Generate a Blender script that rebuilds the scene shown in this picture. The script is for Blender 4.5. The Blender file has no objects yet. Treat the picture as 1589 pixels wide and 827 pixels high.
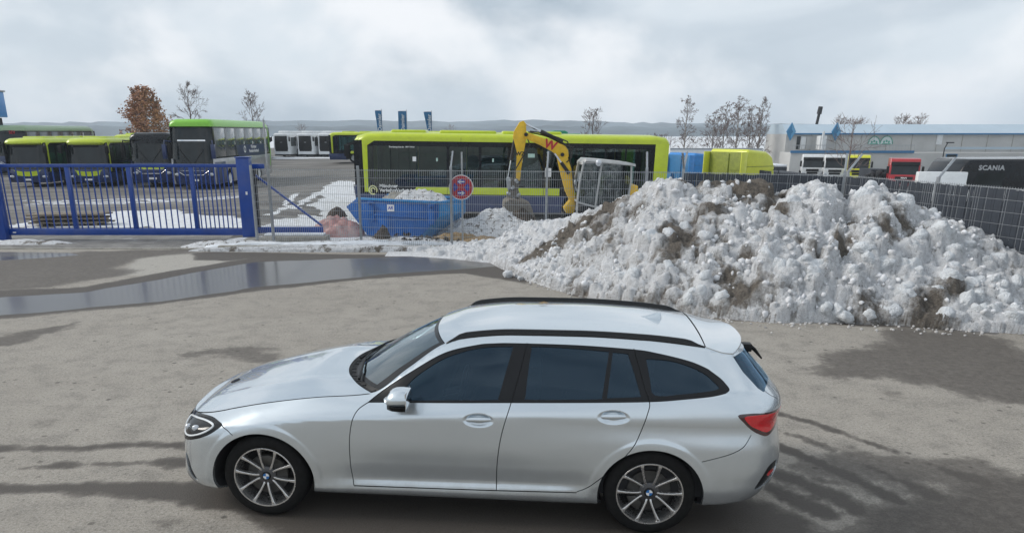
import bpy, bmesh, math, random
import numpy as np
from mathutils import Vector, Matrix, Euler
from mathutils.geometry import delaunay_2d_cdt
R = math.radians
rnd = random.Random(7)
scene = bpy.context.scene
col = scene.collection

# ------------------------------------------------------------------ camera
CAM_H = 2.80; PITCH = R(17.34); FPX = 1150.0; PPX, PPY = 754.0, 565.0; PW, PH = 1589.0, 827.0
cam_data = bpy.data.cameras.new("camera"); cam = bpy.data.objects.new("camera", cam_data); col.objects.link(cam)
cam.location = (0, 0, CAM_H); cam.rotation_euler = (R(90) - PITCH, 0, 0)
cam_data.sensor_fit = 'HORIZONTAL'; cam_data.sensor_width = 36.0; cam_data.lens = FPX / PW * 36.0
cam_data.shift_x = (PW / 2 - PPX) / PW; cam_data.shift_y = (PPY - PH / 2) / PW
cam_data.clip_start = 0.05; cam_data.clip_end = 6000
scene.camera = cam
# ------------------------------------------------------------------ colour management
scene.view_settings.view_transform = 'Standard'; scene.view_settings.look = 'None'
scene.view_settings.gamma = 1.0; scene.view_settings.use_curve_mapping = False
scene.view_settings.exposure = 0.52
scene.render.engine = 'CYCLES'
try:
    scene.cycles.max_bounces = 8; scene.cycles.transparent_max_bounces = 24; scene.cycles.volume_bounces = 1
    scene.cycles.use_adaptive_sampling = True
except Exception: pass
# ------------------------------------------------------------------ world: sky under broken cloud
SUN_EL, SUN_AZ = R(33), R(-82)      # azimuth measured from +Y (ahead of the camera) towards +X
world = bpy.data.worlds.new("World"); scene.world = world; world.use_nodes = True
wt = world.node_tree; wt.nodes.clear(); WN = wt.nodes; WL = wt.links
out = WN.new('ShaderNodeOutputWorld'); bg = WN.new('ShaderNodeBackground'); bg.inputs['Strength'].default_value = 0.10
sky = WN.new('ShaderNodeTexSky'); sky.sky_type = 'NISHITA'; sky.sun_disc = False
sky.sun_elevation = SUN_EL; sky.sun_rotation = SUN_AZ; sky.dust_density = 2.0; sky.ozone_density = 1.2
tc = WN.new('ShaderNodeTexCoord')
mp = WN.new('ShaderNodeMapping'); mp.inputs['Scale'].default_value = (1.0, 1.0, 2.3); mp.inputs['Location'].default_value = (0.35, 0.1, 0.25)
WL.new(tc.outputs['Generated'], mp.inputs['Vector'])
n1 = WN.new('ShaderNodeTexNoise'); n1.inputs['Scale'].default_value = 2.6; n1.inputs['Detail'].default_value = 7; n1.inputs['Roughness'].default_value = 0.52; n1.inputs['Distortion'].default_value = 0.35
n2 = WN.new('ShaderNodeTexNoise'); n2.inputs['Scale'].default_value = 5.2; n2.inputs['Detail'].default_value = 8; n2.inputs['Roughness'].default_value = 0.5; n2.inputs['Distortion'].default_value = 0.15
mp2 = WN.new('ShaderNodeMapping'); mp2.inputs['Scale'].default_value = (1.0, 1.0, 1.5); mp2.inputs['Location'].default_value = (4.35, 2.4, 1.2)
WL.new(tc.outputs['Generated'], mp2.inputs['Vector'])
WL.new(mp.outputs[0], n1.inputs['Vector']); WL.new(mp2.outputs[0], n2.inputs['Vector'])
def wramp(fac, stops):
    r = WN.new('ShaderNodeValToRGB'); r.color_ramp.interpolation = 'EASE'
    while len(r.color_ramp.elements) > 1: r.color_ramp.elements.remove(r.color_ramp.elements[0])
    r.color_ramp.elements[0].position = stops[0][0]; r.color_ramp.elements[0].color = stops[0][1]
    for p, c in stops[1:]:
        e = r.color_ramp.elements.new(p); e.color = c
    WL.new(fac, r.inputs[0]); return r
def wmix(fac, a, b, blend='MIX'):
    m = WN.new('ShaderNodeMix'); m.data_type = 'RGBA'; m.blend_type = blend
    for sock, v in ((m.inputs[0], fac), (m.inputs[6], a), (m.inputs[7], b)):
        if hasattr(v, 'is_linked') or hasattr(v, 'node'): WL.new(v, sock)
        else: sock.default_value = v
    return m.outputs[2]
K = 8.8
grey = wramp(n1.outputs['Fac'], [(0.36, (.350, .415, .480, 1)), (0.47, (.480, .540, .600, 1)), (0.60, (.600, .655, .705, 1))])
puff = wramp(n2.outputs['Fac'], [(0.46, (0, 0, 0, 1)), (0.70, (1, 1, 1, 1))])
clouds = wmix(puff.outputs[0], grey.outputs[0], (.80, .81, .83, 1))
sc = WN.new('ShaderNodeVectorMath'); sc.operation = 'SCALE'; sc.inputs['Scale'].default_value = K; WL.new(clouds, sc.inputs[0])
# thin spots let a little blue sky through
thin = wramp(n1.outputs['Fac'], [(0.22, (.40, .40, .40, 1)), (0.42, (.07, .07, .07, 1)), (1.0, (.05, .05, .05, 1))])
final = wmix(thin.outputs[0], sc.outputs[0], sky.outputs[0])
WL.new(final, bg.inputs['Color']); WL.new(bg.outputs[0], out.inputs['Surface'])
# ------------------------------------------------------------------ sun behind thin cloud
sd = bpy.data.lights.new("sun", 'SUN'); sd.energy = 1.5; sd.angle = R(22); sd.color = (1.0, .95, .88)
sun = bpy.data.objects.new("sun", sd); col.objects.link(sun)
sdir = Vector((math.sin(SUN_AZ) * math.cos(SUN_EL), math.cos(SUN_AZ) * math.cos(SUN_EL), math.sin(SUN_EL)))
sun.rotation_euler = sdir.to_track_quat('Z', 'Y').to_euler(); sun.location = (0, 0, 50)

# ------------------------------------------------------------------ helpers
def G(px, py, z=0.0):
    """point of the place at height z seen at a pixel of the photograph"""
    dx = (px - PPX) / FPX; dy = (py - PPY) / FPX
    r = Vector((dx, math.cos(PITCH) - math.sin(PITCH) * dy, -math.sin(PITCH) - math.cos(PITCH) * dy))
    t = (z - CAM_H) / r.z
    return Vector((r.x * t, r.y * t, z))
def XatY(px, Y, z=0.0):
    depth = Y * math.cos(PITCH) + (CAM_H - z) * math.sin(PITCH)
    return (px - PPX) * depth / FPX
def ZatY(py, Y):
    a = PITCH + math.atan((py - PPY) / FPX)
    return CAM_H - Y * math.tan(a)
def tag(o, label=None, cat=None, group=None, kind=None):
    if label: o['label'] = label
    if cat: o['category'] = cat
    if group: o['group'] = group
    if kind: o['kind'] = kind
    return o
def thing(name, label, cat, loc=(0, 0, 0), rz=0.0, group=None):
    o = bpy.data.objects.new(name, None); o.empty_display_size = .2; col.objects.link(o)
    o.location = loc; o.rotation_euler = (0, 0, rz)
    return tag(o, label, cat, group)
def kids(o): return [c for c in bpy.data.objects if c.parent is o]
KID = {}
def copy_tree(o, parent=None):
    c = o.copy(); col.objects.link(c); c.parent = parent
    for ch in list(o.children): copy_tree(ch, c)
    return c
def link_mesh(name, me, parent=None):
    o = bpy.data.objects.new(name, me); col.objects.link(o)
    if parent is not None: o.parent = parent
    return o
class MB:
    def __init__(s): s.v = []; s.f = []; s.m = []
    def add(s, vs, fs, m=0, M=None):
        b = len(s.v)
        s.v += [tuple(M @ Vector(p)) if M is not None else tuple(p) for p in vs]
        s.f += [tuple(i + b for i in f) for f in fs]; s.m += [m] * len(fs)
    def box(s, x0, x1, y0, y1, z0, z1, m=0, M=None):
        vs = [(x, y, z) for z in (z0, z1) for y in (y0, y1) for x in (x0, x1)]
        s.add(vs, [(0, 2, 3, 1), (4, 5, 7, 6), (0, 1, 5, 4), (2, 6, 7, 3), (0, 4, 6, 2), (1, 3, 7, 5)], m, M); return s
    def prism(s, poly, c0, c1, plane='xz', m=0, M=None):
        n = len(poly)
        def P(a, b, c): return {'xz': (a, c, b), 'yz': (c, a, b), 'xy': (a, b, c)}[plane]
        vs = [P(a, b, c0) for a, b in poly] + [P(a, b, c1) for a, b in poly]
        fs = [tuple(range(n)), tuple(range(2 * n - 1, n - 1, -1))]
        fs += [(i, i + n, (i + 1) % n + n, (i + 1) % n) for i in range(n)]
        s.add(vs, fs, m, M); return s
    def loft(s, rings, m=0, cap=True, close=True, M=None):
        n = len(rings[0]); vs = [p for r in rings for p in r]; fs = []
        for k in range(len(rings) - 1):
            for i in range(n if close else n - 1):
                j = (i + 1) % n; fs.append((k * n + i, k * n + j, (k + 1) * n + j, (k + 1) * n + i))
        if cap: fs += [tuple(range(n - 1, -1, -1)), tuple(range((len(rings) - 1) * n, len(rings) * n))]
        s.add(vs, fs, m, M); return s
    def tube(s, p, q, r0, r1=None, n=8, m=0, M=None, cap=True):
        p = Vector(p); q = Vector(q); r1 = r0 if r1 is None else r1
        d = (q - p)
        if d.length < 1e-7: return s
        d.normalize(); a = d.orthogonal().normalized(); b = d.cross(a)
        rg = [[tuple(c + (a * math.cos(t) + b * math.sin(t)) * r) for t in [2 * math.pi * i / n for i in range(n)]] for c, r in ((p, r0), (q, r1))]
        return s.loft(rg, m, cap, True, M)
    def path(s, pts, r, n=8, m=0, M=None, up=(0, 0, 1)):
        pts = [Vector(p) for p in pts]; rg = []; a = None
        for i, p in enumerate(pts):
            d = (pts[min(i + 1, len(pts) - 1)] - pts[max(i - 1, 0)]).normalized()
            if a is None: a = d.orthogonal().normalized()
            a = (a - d * a.dot(d)).normalized(); b = d.cross(a)
            rr = r[i] if isinstance(r, (list, tuple)) else r
            rg.append([tuple(p + (a * math.cos(t) + b * math.sin(t)) * rr) for t in [2 * math.pi * k / n for k in range(n)]])
        return s.loft(rg, m, True, True, M)
    def lathe(s, prof, axis='y', c=(0, 0, 0), n=32, m=0, M=None, cap=False):
        c = Vector(c); rg = []
        for r, h in prof:
            ring = []
            for i in range(n):
                t = 2 * math.pi * i / n; a, b = r * math.cos(t), r * math.sin(t)
                ring.append(tuple(c + Vector({'y': (a, h, b), 'z': (a, b, h), 'x': (h, a, b)}[axis])))
            rg.append(ring)
        return s.loft(rg, m, cap, True, M)
    def ball(s, c, r, n=10, k=6, m=0, M=None):
        rx, ry, rz = r if isinstance(r, (tuple, list)) else (r, r, r)
        rg = []
        for j in range(k + 1):
            ph = math.pi * j / k; q = max(math.sin(ph), .02)
            rg.append([(c[0] + rx * q * math.cos(2 * math.pi * i / n), c[1] + ry * q * math.sin(2 * math.pi * i / n), c[2] - rz * math.cos(ph)) for i in range(n)])
        return s.loft(rg, m, True, True, M)
    def build(s, name, mats, parent=None, smooth=False, bevel=0, seg=2, angle=40):
        me = bpy.data.meshes.new(name)
        mats = mats if isinstance(mats, (list, tuple)) else [mats]
        me.from_pydata(s.v, [], s.f)
        for mt in mats: me.materials.append(mt)
        me.polygons.foreach_set('material_index', s.m)
        bm = bmesh.new(); bm.from_mesh(me)
        bmesh.ops.recalc_face_normals(bm, faces=bm.faces)
        if bevel:
            ed = [e for e in bm.edges if len(e.link_faces) == 2 and e.calc_face_angle(0) > R(30)]
            bmesh.ops.bevel(bm, geom=ed, offset=bevel, segments=seg, affect='EDGES', profile=.5, clamp_overlap=True)
        if smooth or bevel:
            for f in bm.faces: f.smooth = True
            for e in bm.edges:
                if len(e.link_faces) == 2 and e.calc_face_angle(0) > R(angle): e.smooth = False
        bm.to_mesh(me); bm.free()
        return link_mesh(name, me, parent)
def part(name, mat, parent, fn, **kw):
    mb = MB(); fn(mb); return mb.build(name, mat, parent, **kw)
def boxpart(name, mat, parent, *b, bevel=0, label=None):
    mb = MB()
    for i in range(0, len(b), 6): mb.box(*b[i:i + 6])
    o = mb.build(name, mat, parent, bevel=bevel)
    if label: o['label'] = label
    return o
def text_part(name, s, size, mat, parent, M, extrude=.002, bold=0.0, spacing=1.0, align='CENTER'):
    cu = bpy.data.curves.new(name, 'FONT'); cu.body = s; cu.size = size; cu.extrude = extrude; cu.offset = bold
    cu.align_x = align; cu.align_y = 'CENTER'; cu.space_character = spacing; cu.space_line = .9; cu.resolution_u = 3
    t = bpy.data.objects.new(name, cu); col.objects.link(t)
    dg = bpy.context.evaluated_depsgraph_get(); me = bpy.data.meshes.new_from_object(t.evaluated_get(dg))
    bpy.data.objects.remove(t); me.name = name; me.materials.clear(); me.materials.append(mat); me.transform(M)
    return link_mesh(name, me, parent)
# text facing -Y (towards a viewer standing on the -Y side), at p
def face_minus_y(p): return Matrix.Translation(p) @ Matrix.Rotation(R(90), 4, 'X')
def face_minus_x(p): return Matrix.Translation(p) @ Matrix.Rotation(R(-90), 4, 'Z') @ Matrix.Rotation(R(90), 4, 'X')

# ------------------------------------------------------------------ materials
def new_mat(name):
    m = bpy.data.materials.new(name); m.use_nodes = True; nt = m.node_tree
    return m, nt, nt.nodes['Principled BSDF']
def nnode(nt, typ, **kw):
    n = nt.nodes.new(typ)
    for k, v in kw.items():
        if k in n.inputs: n.inputs[k].default_value = v
        else: setattr(n, k, v)
    return n
def mixrgb(nt, fac, a, b, blend='MIX'):
    m = nt.nodes.new('ShaderNodeMix'); m.data_type = 'RGBA'; m.blend_type = blend
    for sock, v in ((m.inputs[0], fac), (m.inputs[6], a), (m.inputs[7], b)):
        if isinstance(v, bpy.types.NodeSocket): nt.links.new(v, sock)
        else: sock.default_value = v if not (isinstance(v, tuple) and len(v) == 3) else (*v, 1)
    return m.outputs[2]
def mth(nt, op, a, b=None, clamp=False):
    m = nt.nodes.new('ShaderNodeMath'); m.operation = op; m.use_clamp = clamp
    for sock, v in ((m.inputs[0], a), (m.inputs[1], b)):
        if v is None: continue
        if isinstance(v, bpy.types.NodeSocket): nt.links.new(v, sock)
        else: sock.default_value = v
    return m.outputs[0]
def ramp(nt, fac, stops, interp='LINEAR'):
    r = nt.nodes.new('ShaderNodeValToRGB'); r.color_ramp.interpolation = interp
    e = r.color_ramp.elements
    while len(e) > 1: e.remove(e[0])
    f = lambda c: (c, c, c, 1) if isinstance(c, (int, float)) else (*c, 1)
    e[0].position = stops[0][0]; e[0].color = f(stops[0][1])
    for p, c in stops[1:]:
        x = e.new(p); x.color = f(c)
    nt.links.new(fac, r.inputs[0]); return r.outputs[0]
def noise(nt, scale, detail=4, rough=.55, vec=None, dist=0.0):
    n = nnode(nt, 'ShaderNodeTexNoise', Scale=scale, Detail=detail, Roughness=rough, Distortion=dist)
    if vec is None:
        t = nt.nodes.get('TC') or nt.nodes.new('ShaderNodeTexCoord'); t.name = 'TC'; vec = t.outputs['Object']
    nt.links.new(vec, n.inputs['Vector']); return n.outputs['Fac']
def bump(nt, b, h, dist=.01, strength=.5):
    n = nnode(nt, 'ShaderNodeBump', Strength=strength, Distance=dist); nt.links.new(h, n.inputs['Height']); nt.links.new(n.outputs[0], b.inputs['Normal'])
def simple(name, c, rough=.5, metal=0.0, coat=0.0, var=.12, vscale=6.0, dirt=0.0, bmp=0.0, bscale=60, spec=None, dirtcol=(.20, .18, .15)):
    """one surface: base colour with slight uneven tone, patches of road dirt and fine relief"""
    m, nt, b = new_mat(name)
    b.inputs['Roughness'].default_value = rough; b.inputs['Metallic'].default_value = metal
    b.inputs['Coat Weight'].default_value = coat; b.inputs['Coat Roughness'].default_value = .06
    if spec is not None: b.inputs['Specular IOR Level'].default_value = spec
    f = noise(nt, vscale, 5)
    lo = tuple(x * (1 - var) for x in c); hi = tuple(min(1, x * (1 + var)) for x in c)
    base = mixrgb(nt, ramp(nt, f, [(.3, 0), (.7, 1)]), lo, hi)
    if dirt:
        g = noise(nt, vscale * .6, 8, .7)
        k = ramp(nt, g, [(.48, 0), (.75, dirt)])
        base = mixrgb(nt, k, base, dirtcol)
        nt.links.new(mth(nt, 'ADD', rough, mth(nt, 'MULTIPLY', k, .35)), b.inputs['Roughness'])
    nt.links.new(base, b.inputs['Base Color'])
    if bmp: bump(nt, b, noise(nt, bscale, 4), bmp, .6)
    return m
def glass(name, tint, gloss=(.9, .95, 1.0), fac=.10, grazing=.75, rough=.01):
    m, nt, b = new_mat(name); nt.nodes.remove(b)
    o = nt.nodes['Material Output']
    tr = nnode(nt, 'ShaderNodeBsdfTransparent'); tr.inputs[0].default_value = (*tint, 1)
    gl = nnode(nt, 'ShaderNodeBsdfGlossy', Roughness=rough); gl.inputs[0].default_value = (*gloss, 1)
    lw = nnode(nt, 'ShaderNodeLayerWeight', Blend=.35)
    f = mth(nt, 'ADD', mth(nt, 'MULTIPLY', mth(nt, 'POWER', lw.outputs['Facing'], 3.0), grazing), fac, True)
    mx = nt.nodes.new('ShaderNodeMixShader'); nt.links.new(f, mx.inputs[0]); nt.links.new(tr.outputs[0], mx.inputs[1]); nt.links.new(gl.outputs[0], mx.inputs[2])
    nt.links.new(mx.outputs[0], o.inputs['Surface']); return m
M_ = {}
def mats():
    M_['yellow'] = simple('lime_yellow_paint', (.52, .63, .02), .35, coat=.25, var=.06, dirt=.14)
    M_['navy'] = simple('navy_paint', (.008, .026, .105), .35, coat=.4, var=.1, dirt=.12)
    M_['busblack'] = simple('black_glass_surround', (.008, .010, .013), .15, spec=.35, var=.2)
    M_['busglass'] = glass('bus_window_glass', (.46, .60, .58), fac=.08)
    M_['farglass'] = simple('dark_window_glass', (.012, .018, .021), .06, coat=.15, spec=.35, var=.4, vscale=1.2)
    M_['white'] = simple('white_paint', (.72, .74, .75), .35, coat=.3, var=.05, dirt=.2)
    M_['rubber'] = simple('tyre_rubber', (.010, .010, .010), .8, var=.25, vscale=30, bmp=.001, spec=.18)
    M_['black'] = simple('black_plastic', (.010, .010, .011), .45, spec=.25, var=.2, vscale=30)
    M_['dark'] = simple('dark_grey_plastic', (.030, .031, .033), .6, spec=.3, var=.2)
    M_['steel'] = simple('galvanised_steel', (.40, .42, .44), .42, .75, var=.18, vscale=14, dirt=.2)
    M_['chrome'] = simple('chrome', (.75, .76, .78), .12, 1.0, var=.05)
    M_['gateblue'] = simple('gate_blue_paint', (.002, .050, .29), .38, coat=.25, var=.10, vscale=2.5, dirt=.18)
    M_['skipblue'] = simple('skip_blue_paint', (.005, .10, .36), .5, spec=.3, var=.20, vscale=3, dirt=.35, bmp=.004, bscale=9, dirtcol=(.10, .09, .08))
    M_['skipblue_lit'] = simple('skip_lit_blue_paint', (.015, .22, .52), .5, spec=.3, var=.20, vscale=5, dirt=.5)  # skip blue with daylight painted in, for end faces and rim rail
    M_['exyellow'] = simple('excavator_yellow_paint', (.80, .50, .02), .42, var=.12, vscale=5, dirt=.45, dirtcol=(.16, .12, .07))
    M_['exgrey'] = simple('cab_grey_paint', (.42, .43, .43), .45, var=.12, dirt=.35)
    M_['exdirt'] = simple('muddy_steel', (.17, .155, .135), .75, .3, var=.35, vscale=14, dirt=.7, bmp=.012, bscale=25)
    M_['hose'] = simple('hydraulic_hose', (.02, .02, .022), .5)
    M_['red'] = simple('red_paint', (.40, .012, .02), .35, coat=.4, var=.1, dirt=.15)
    M_['signred'] = simple('sign_red', (.46, .02, .035), .5, var=.04)
    M_['signblue'] = simple('sign_blue', (.02, .05, .38), .5, var=.04)
    M_['signwhite'] = simple('sign_white', (.80, .80, .80), .5, var=.03)
    M_['lettering'] = simple('white_lettering', (.85, .86, .84), .5, var=.02)
    M_['concrete'] = simple('weathered_concrete', (.30, .285, .25), .85, var=.25, vscale=8, dirt=.4, bmp=.006, bscale=50)
    M_['snow'] = simple('snow', (.80, .83, .87), .6, var=.07, vscale=7, dirt=.35, bmp=.03, bscale=16, dirtcol=(.42, .41, .40))
    M_['soil'] = simple('dark_soil', (.055, .042, .032), .95, var=.5, vscale=9, bmp=.05, bscale=14)
    M_['sand'] = simple('brown_sand', (.26, .18, .09), .95, var=.35, vscale=12, bmp=.03, bscale=30)
    M_['blue'] = simple('bright_blue_paint', (.01, .22, .62), .35, coat=.4, var=.1)
    M_['facade'] = simple('light_grey_render', (.46, .46, .45), .85, var=.09, vscale=.5, bmp=.004, bscale=4)
    M_['fascia'] = simple('pale_blue_fascia', (.46, .56, .64), .5, var=.05, vscale=.6)
    M_['trimblue'] = simple('blue_trim', (.03, .17, .36), .5, var=.1)
    M_['diamond'] = simple('blue_diamond_panel', (.04, .20, .38), .4, var=.1, vscale=2)
    M_['diamond2'] = simple('light_blue_diamond_panel', (.13, .36, .58), .4, var=.1, vscale=2)
    M_['slat'] = simple('anthracite_privacy_strip', (.030, .038, .052), .55, var=.2, vscale=8)
    M_['bark'] = simple('grey_brown_bark', (.15, .112, .100), .9, var=.3, vscale=10)
    M_['birch'] = simple('pale_birch_bark', (.30, .28, .26), .85, var=.4, vscale=6)
    M_['brownleaf'] = simple('dry_oak_leaf', (.36, .18, .105), .8, var=.45, vscale=1.5)
    M_['pinkbag'] = simple('pink_plastic_sheet', (.45, .25, .235), .75, var=.3, vscale=5, dirt=.9, bmp=.03, bscale=9, dirtcol=(.62, .58, .55))
    M_['lamp'] = simple('headlamp_glass', (.55, .58, .62), .08, .2, coat=1)
    M_['green'] = simple('green_tarpaulin', (.02, .27, .14), .5)
    M_['greylow'] = simple('silver_coach_paint', (.42, .42, .43), .3, .3, coat=.4, var=.15, vscale=1.2, dirt=.5)
    M_['coachgreen'] = simple('bright_green_roof_paint', (.22, .56, .04), .35, coat=.3, var=.05)
    M_['palegreen'] = simple('pale_green_grey_paint', (.30, .42, .26), .4, coat=.2, var=.08)
    M_['flag'] = simple('blue_flag_cloth', (.02, .14, .30), .8, var=.1)
    M_['seat'] = simple('seat_fabric', (.03, .05, .09), .9)
    M_['tarp'] = simple('dark_tarpaulin', (.03, .035, .045), .7, var=.2)
mats()
M = M_
# ------------------------------------------------------------------ terrain height and ground sheet
def ss(t): t = np.clip(t, 0, 1); return t * t * (3 - 2 * t)
def terrain(x, y):
    x = np.asarray(x, float); y = np.asarray(y, float)
    xf = np.where(y < 16, 7.7 + .26 * (16 - y), 7.7) + .25
    lot = ss((x - xf) / 1.5) * (-1.5 - 1.1 * ss((y - 30) / 50))
    lot = lot * (1 - ss((y - 150) / 150))
    dip = -.4 * ss((-x - 8) / 8) * ss((y - 24) / 18) * (1 - ss((y - 62) / 25))
    bus = -.22 * ss((y - 21.5) / 4) * (1 - ss((y - 36) / 12)) * ss((x + 9) / 5) * (1 - ss((x - 7.5) / 1.5))
    return lot + dip + bus
def lattice(seed):
    g = np.random.RandomState(seed).rand(256, 256)
    def f(x, y):
        xi = np.floor(x).astype(int); yi = np.floor(y).astype(int); u = x - xi; v = y - yi
        u = u * u * (3 - 2 * u); v = v * v * (3 - 2 * v)
        a = g[xi % 256, yi % 256]; b = g[(xi + 1) % 256, yi % 256]; c = g[xi % 256, (yi + 1) % 256]; d = g[(xi + 1) % 256, (yi + 1) % 256]
        return (a * (1 - u) + b * u) * (1 - v) + (c * (1 - u) + d * u) * v
    return f
LAT = [lattice(i) for i in range(6)]
def fbm(x, y, f=1.0, o=4, k=0, g=.5):
    s = 0; a = 1; t = 0
    for i in range(o):
        s = s + a * LAT[(i + k) % 6](x * f + 13.7 * i, y * f + 7.3 * i); t += a; a *= g; f *= 2.03
    return s / t
def grow(a, step, end, k=1.12):
    r = [a]
    while (r[-1] < end) if step > 0 else (r[-1] > end):
        r.append(r[-1] + step); step *= k
    return r[1:]
gx = sorted(grow(-15, -.08, -1600, 1.10)) + list(np.arange(-15, 9.5, .052)) + grow(9.5, .08, 1600, 1.10)
gy = sorted(grow(2.2, -.08, -400, 1.13)) + list(np.arange(2.2, 9, .040)) + list(np.arange(9, 21, .066)) + grow(21, .07, 1800, 1.022)
gx = np.array(gx); gy = np.array(gy)
GX, GY = np.meshgrid(gx, gy); GXf, GYf = GX.ravel(), GY.ravel(); GZ = terrain(GXf, GYf)
def sdf(poly):
    """signed distance of the ground grid to a polygon (metres, negative inside), far points = 9"""
    P = np.array([(p[0], p[1]) for p in poly]); lo = P.min(0) - 1.5; hi = P.max(0) + 1.5
    idx = np.nonzero((GXf > lo[0]) & (GXf < hi[0]) & (GYf > lo[1]) & (GYf < hi[1]))[0]
    x = GXf[idx]; y = GYf[idx]; d = np.full(len(idx), 9.0); ins = np.zeros(len(idx), bool)
    for i in range(len(P)):
        a = P[i]; b = P[(i + 1) % len(P)]; e = b - a
        t = np.clip(((x - a[0]) * e[0] + (y - a[1]) * e[1]) / (e @ e + 1e-12), 0, 1)
        d = np.minimum(d, np.hypot(x - a[0] - t * e[0], y - a[1] - t * e[1]))
        c = ((a[1] > y) != (b[1] > y)) & (x < (b[0] - a[0]) * (y - a[1]) / (b[1] - a[1] + 1e-12) + a[0]); ins ^= c
    return idx, np.where(ins, -d, d)
def sdl(line, w):
    """same for a streak: a polyline with a half-width"""
    P = np.array([(p[0], p[1]) for p in line]); W = w if isinstance(w, (list, tuple)) else [w] * len(P)
    lo = P.min(0) - 1.5; hi = P.max(0) + 1.5
    idx = np.nonzero((GXf > lo[0]) & (GXf < hi[0]) & (GYf > lo[1]) & (GYf < hi[1]))[0]
    x = GXf[idx]; y = GYf[idx]; d = np.full(len(idx), 9.0)
    for i in range(len(P) - 1):
        a = P[i]; b = P[i + 1]; e = b - a
        t = np.clip(((x - a[0]) * e[0] + (y - a[1]) * e[1]) / (e @ e + 1e-12), 0, 1)
        d = np.minimum(d, np.hypot(x - a[0] - t * e[0], y - a[1] - t * e[1]) - (W[i] * (1 - t) + W[i + 1] * t))
    return idx, d
WET = np.zeros(len(GXf)); PUD = np.zeros(len(GXf)); SNO = np.zeros(len(GXf)); YARD = np.zeros(len(GXf)); DRY = np.zeros(len(GXf))
def paint(A, r, blur, amp=0.0, f=2.0, val=1.0, k=0, sx=1.0):
    idx, d = r
    n = (fbm(GXf[idx] * sx, GYf[idx], f, 5, k, .6) - .5) * 2 * amp
    A[idx] = np.maximum(A[idx], val * ss(.5 - (d + n) / blur / 2))
def px(*pts): return [G(a, b) for a, b in pts]
# long puddle along the entrance, and the one by the gate post
paint(PUD, sdf(px((-260, 492), (0, 462), (130, 453), (240, 434), (330, 418), (400, 407), (560, 401), (640, 398), (700, 399), (790, 404), (800, 411), (700, 419), (600, 424), (560, 429), (400, 446), (250, 468), (100, 481), (0, 490), (-260, 530))), .10, .16, .8)
paint(PUD, sdf(px((-120, 391), (10, 391), (110, 392), (125, 396), (60, 401), (0, 404), (-120, 412))), .10, .15, .8)
paint(WET, sdf(px((-300, 480), (0, 450), (130, 446), (240, 425), (400, 399), (560, 395), (800, 398), (845, 425), (815, 440), (720, 424), (560, 434), (400, 451), (250, 473), (0, 494), (-300, 540))), .12, .15, .9, .9)
paint(WET, sdf(px((-200, 405), (0, 400), (150, 390), (330, 384), (345, 388), (250, 396), (205, 402), (200, 415), (215, 420), (170, 430), (75, 448), (-20, 455), (-200, 470))), .25, .5, .8, .62, 1, .5)
paint(WET, sdf(px((300, 393), (340, 391), (420, 392), (640, 396), (640, 400), (420, 399), (350, 405), (300, 404))), .12, .2, 1.0, .85)
paint(WET, sdf(px((700, 396), (860, 396), (860, 440), (800, 438), (775, 425), (700, 420))), .15, .2, 1.0, .9)
# melt water below the snow heap
paint(WET, sdf(px((820, 430), (900, 462), (1040, 486), (1160, 497), (1300, 503), (1400, 508), (1600, 520), (1700, 500), (1700, 480), (900, 420))), .15, .22, 1.2, .9)
paint(PUD, sdf(px((1190, 497), (1300, 499), (1420, 508), (1550, 520), (1550, 514), (1420, 502), (1300, 494))), .08, .15, 1.0, .9)
paint(WET, sdf(px((1300, 548), (1345, 538), (1400, 517), (1520, 520), (1640, 560), (1640, 630), (1508, 612), (1465, 594), (1390, 588), (1335, 590), (1220, 585), (1225, 574), (1290, 568))), .25, .60, 1.3, .62, 2)
paint(WET, sdf(px((1370, 608), (1400, 606), (1415, 620), (1385, 618))), .1, .2, 2.0, .35, 2)
# tyre marks running away from the back of the car
paint(WET, sdl(px((1195, 638), (1260, 655), (1330, 680), (1395, 702)), [.045, .05, .045, .03]), .05, .06, 5, .9)
paint(WET, sdl(px((1190, 662), (1250, 680), (1330, 715)), [.035, .045, .035]), .05, .08, 5, .7)
paint(WET, sdl(px((1190, 686), (1240, 704), (1310, 735), (1385, 772), (1400, 780)), [.07, .075, .07, .08, .04]), .05, .06, 5, 1.0)
paint(WET, sdl(px((1345, 722), (1390, 742), (1450, 768)), [.03, .07, .10]), .05, .10, 5, .85)
paint(WET, sdl(px((1432, 716), (1470, 730), (1520, 745)), [.03, .06, .10]), .05, .08, 5, .85)
paint(WET, sdl(px((1190, 728), (1240, 748), (1300, 770), (1330, 792)), [.07, .09, .10, .12]), .06, .10, 5, .9)
paint(WET, sdl(px((1185, 752), (1230, 772), (1275, 793)), [.07, .09, .11]), .06, .10, 5, .9)
for q in ((1262, 742), (1297, 748), (1262, 770), (1290, 795), (1318, 776)): paint(WET, sdl(px(q, (q[0] + 14, q[1] + 2)), .035), .05, .08, 6, .7)
paint(WET, sdf(px((1180, 780), (1240, 803), (1300, 822), (1370, 800), (1440, 776), (1508, 748), (1700, 700), (1700, 1000), (900, 1000), (900, 800))), .22, .5, 1.6, .72)
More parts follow.
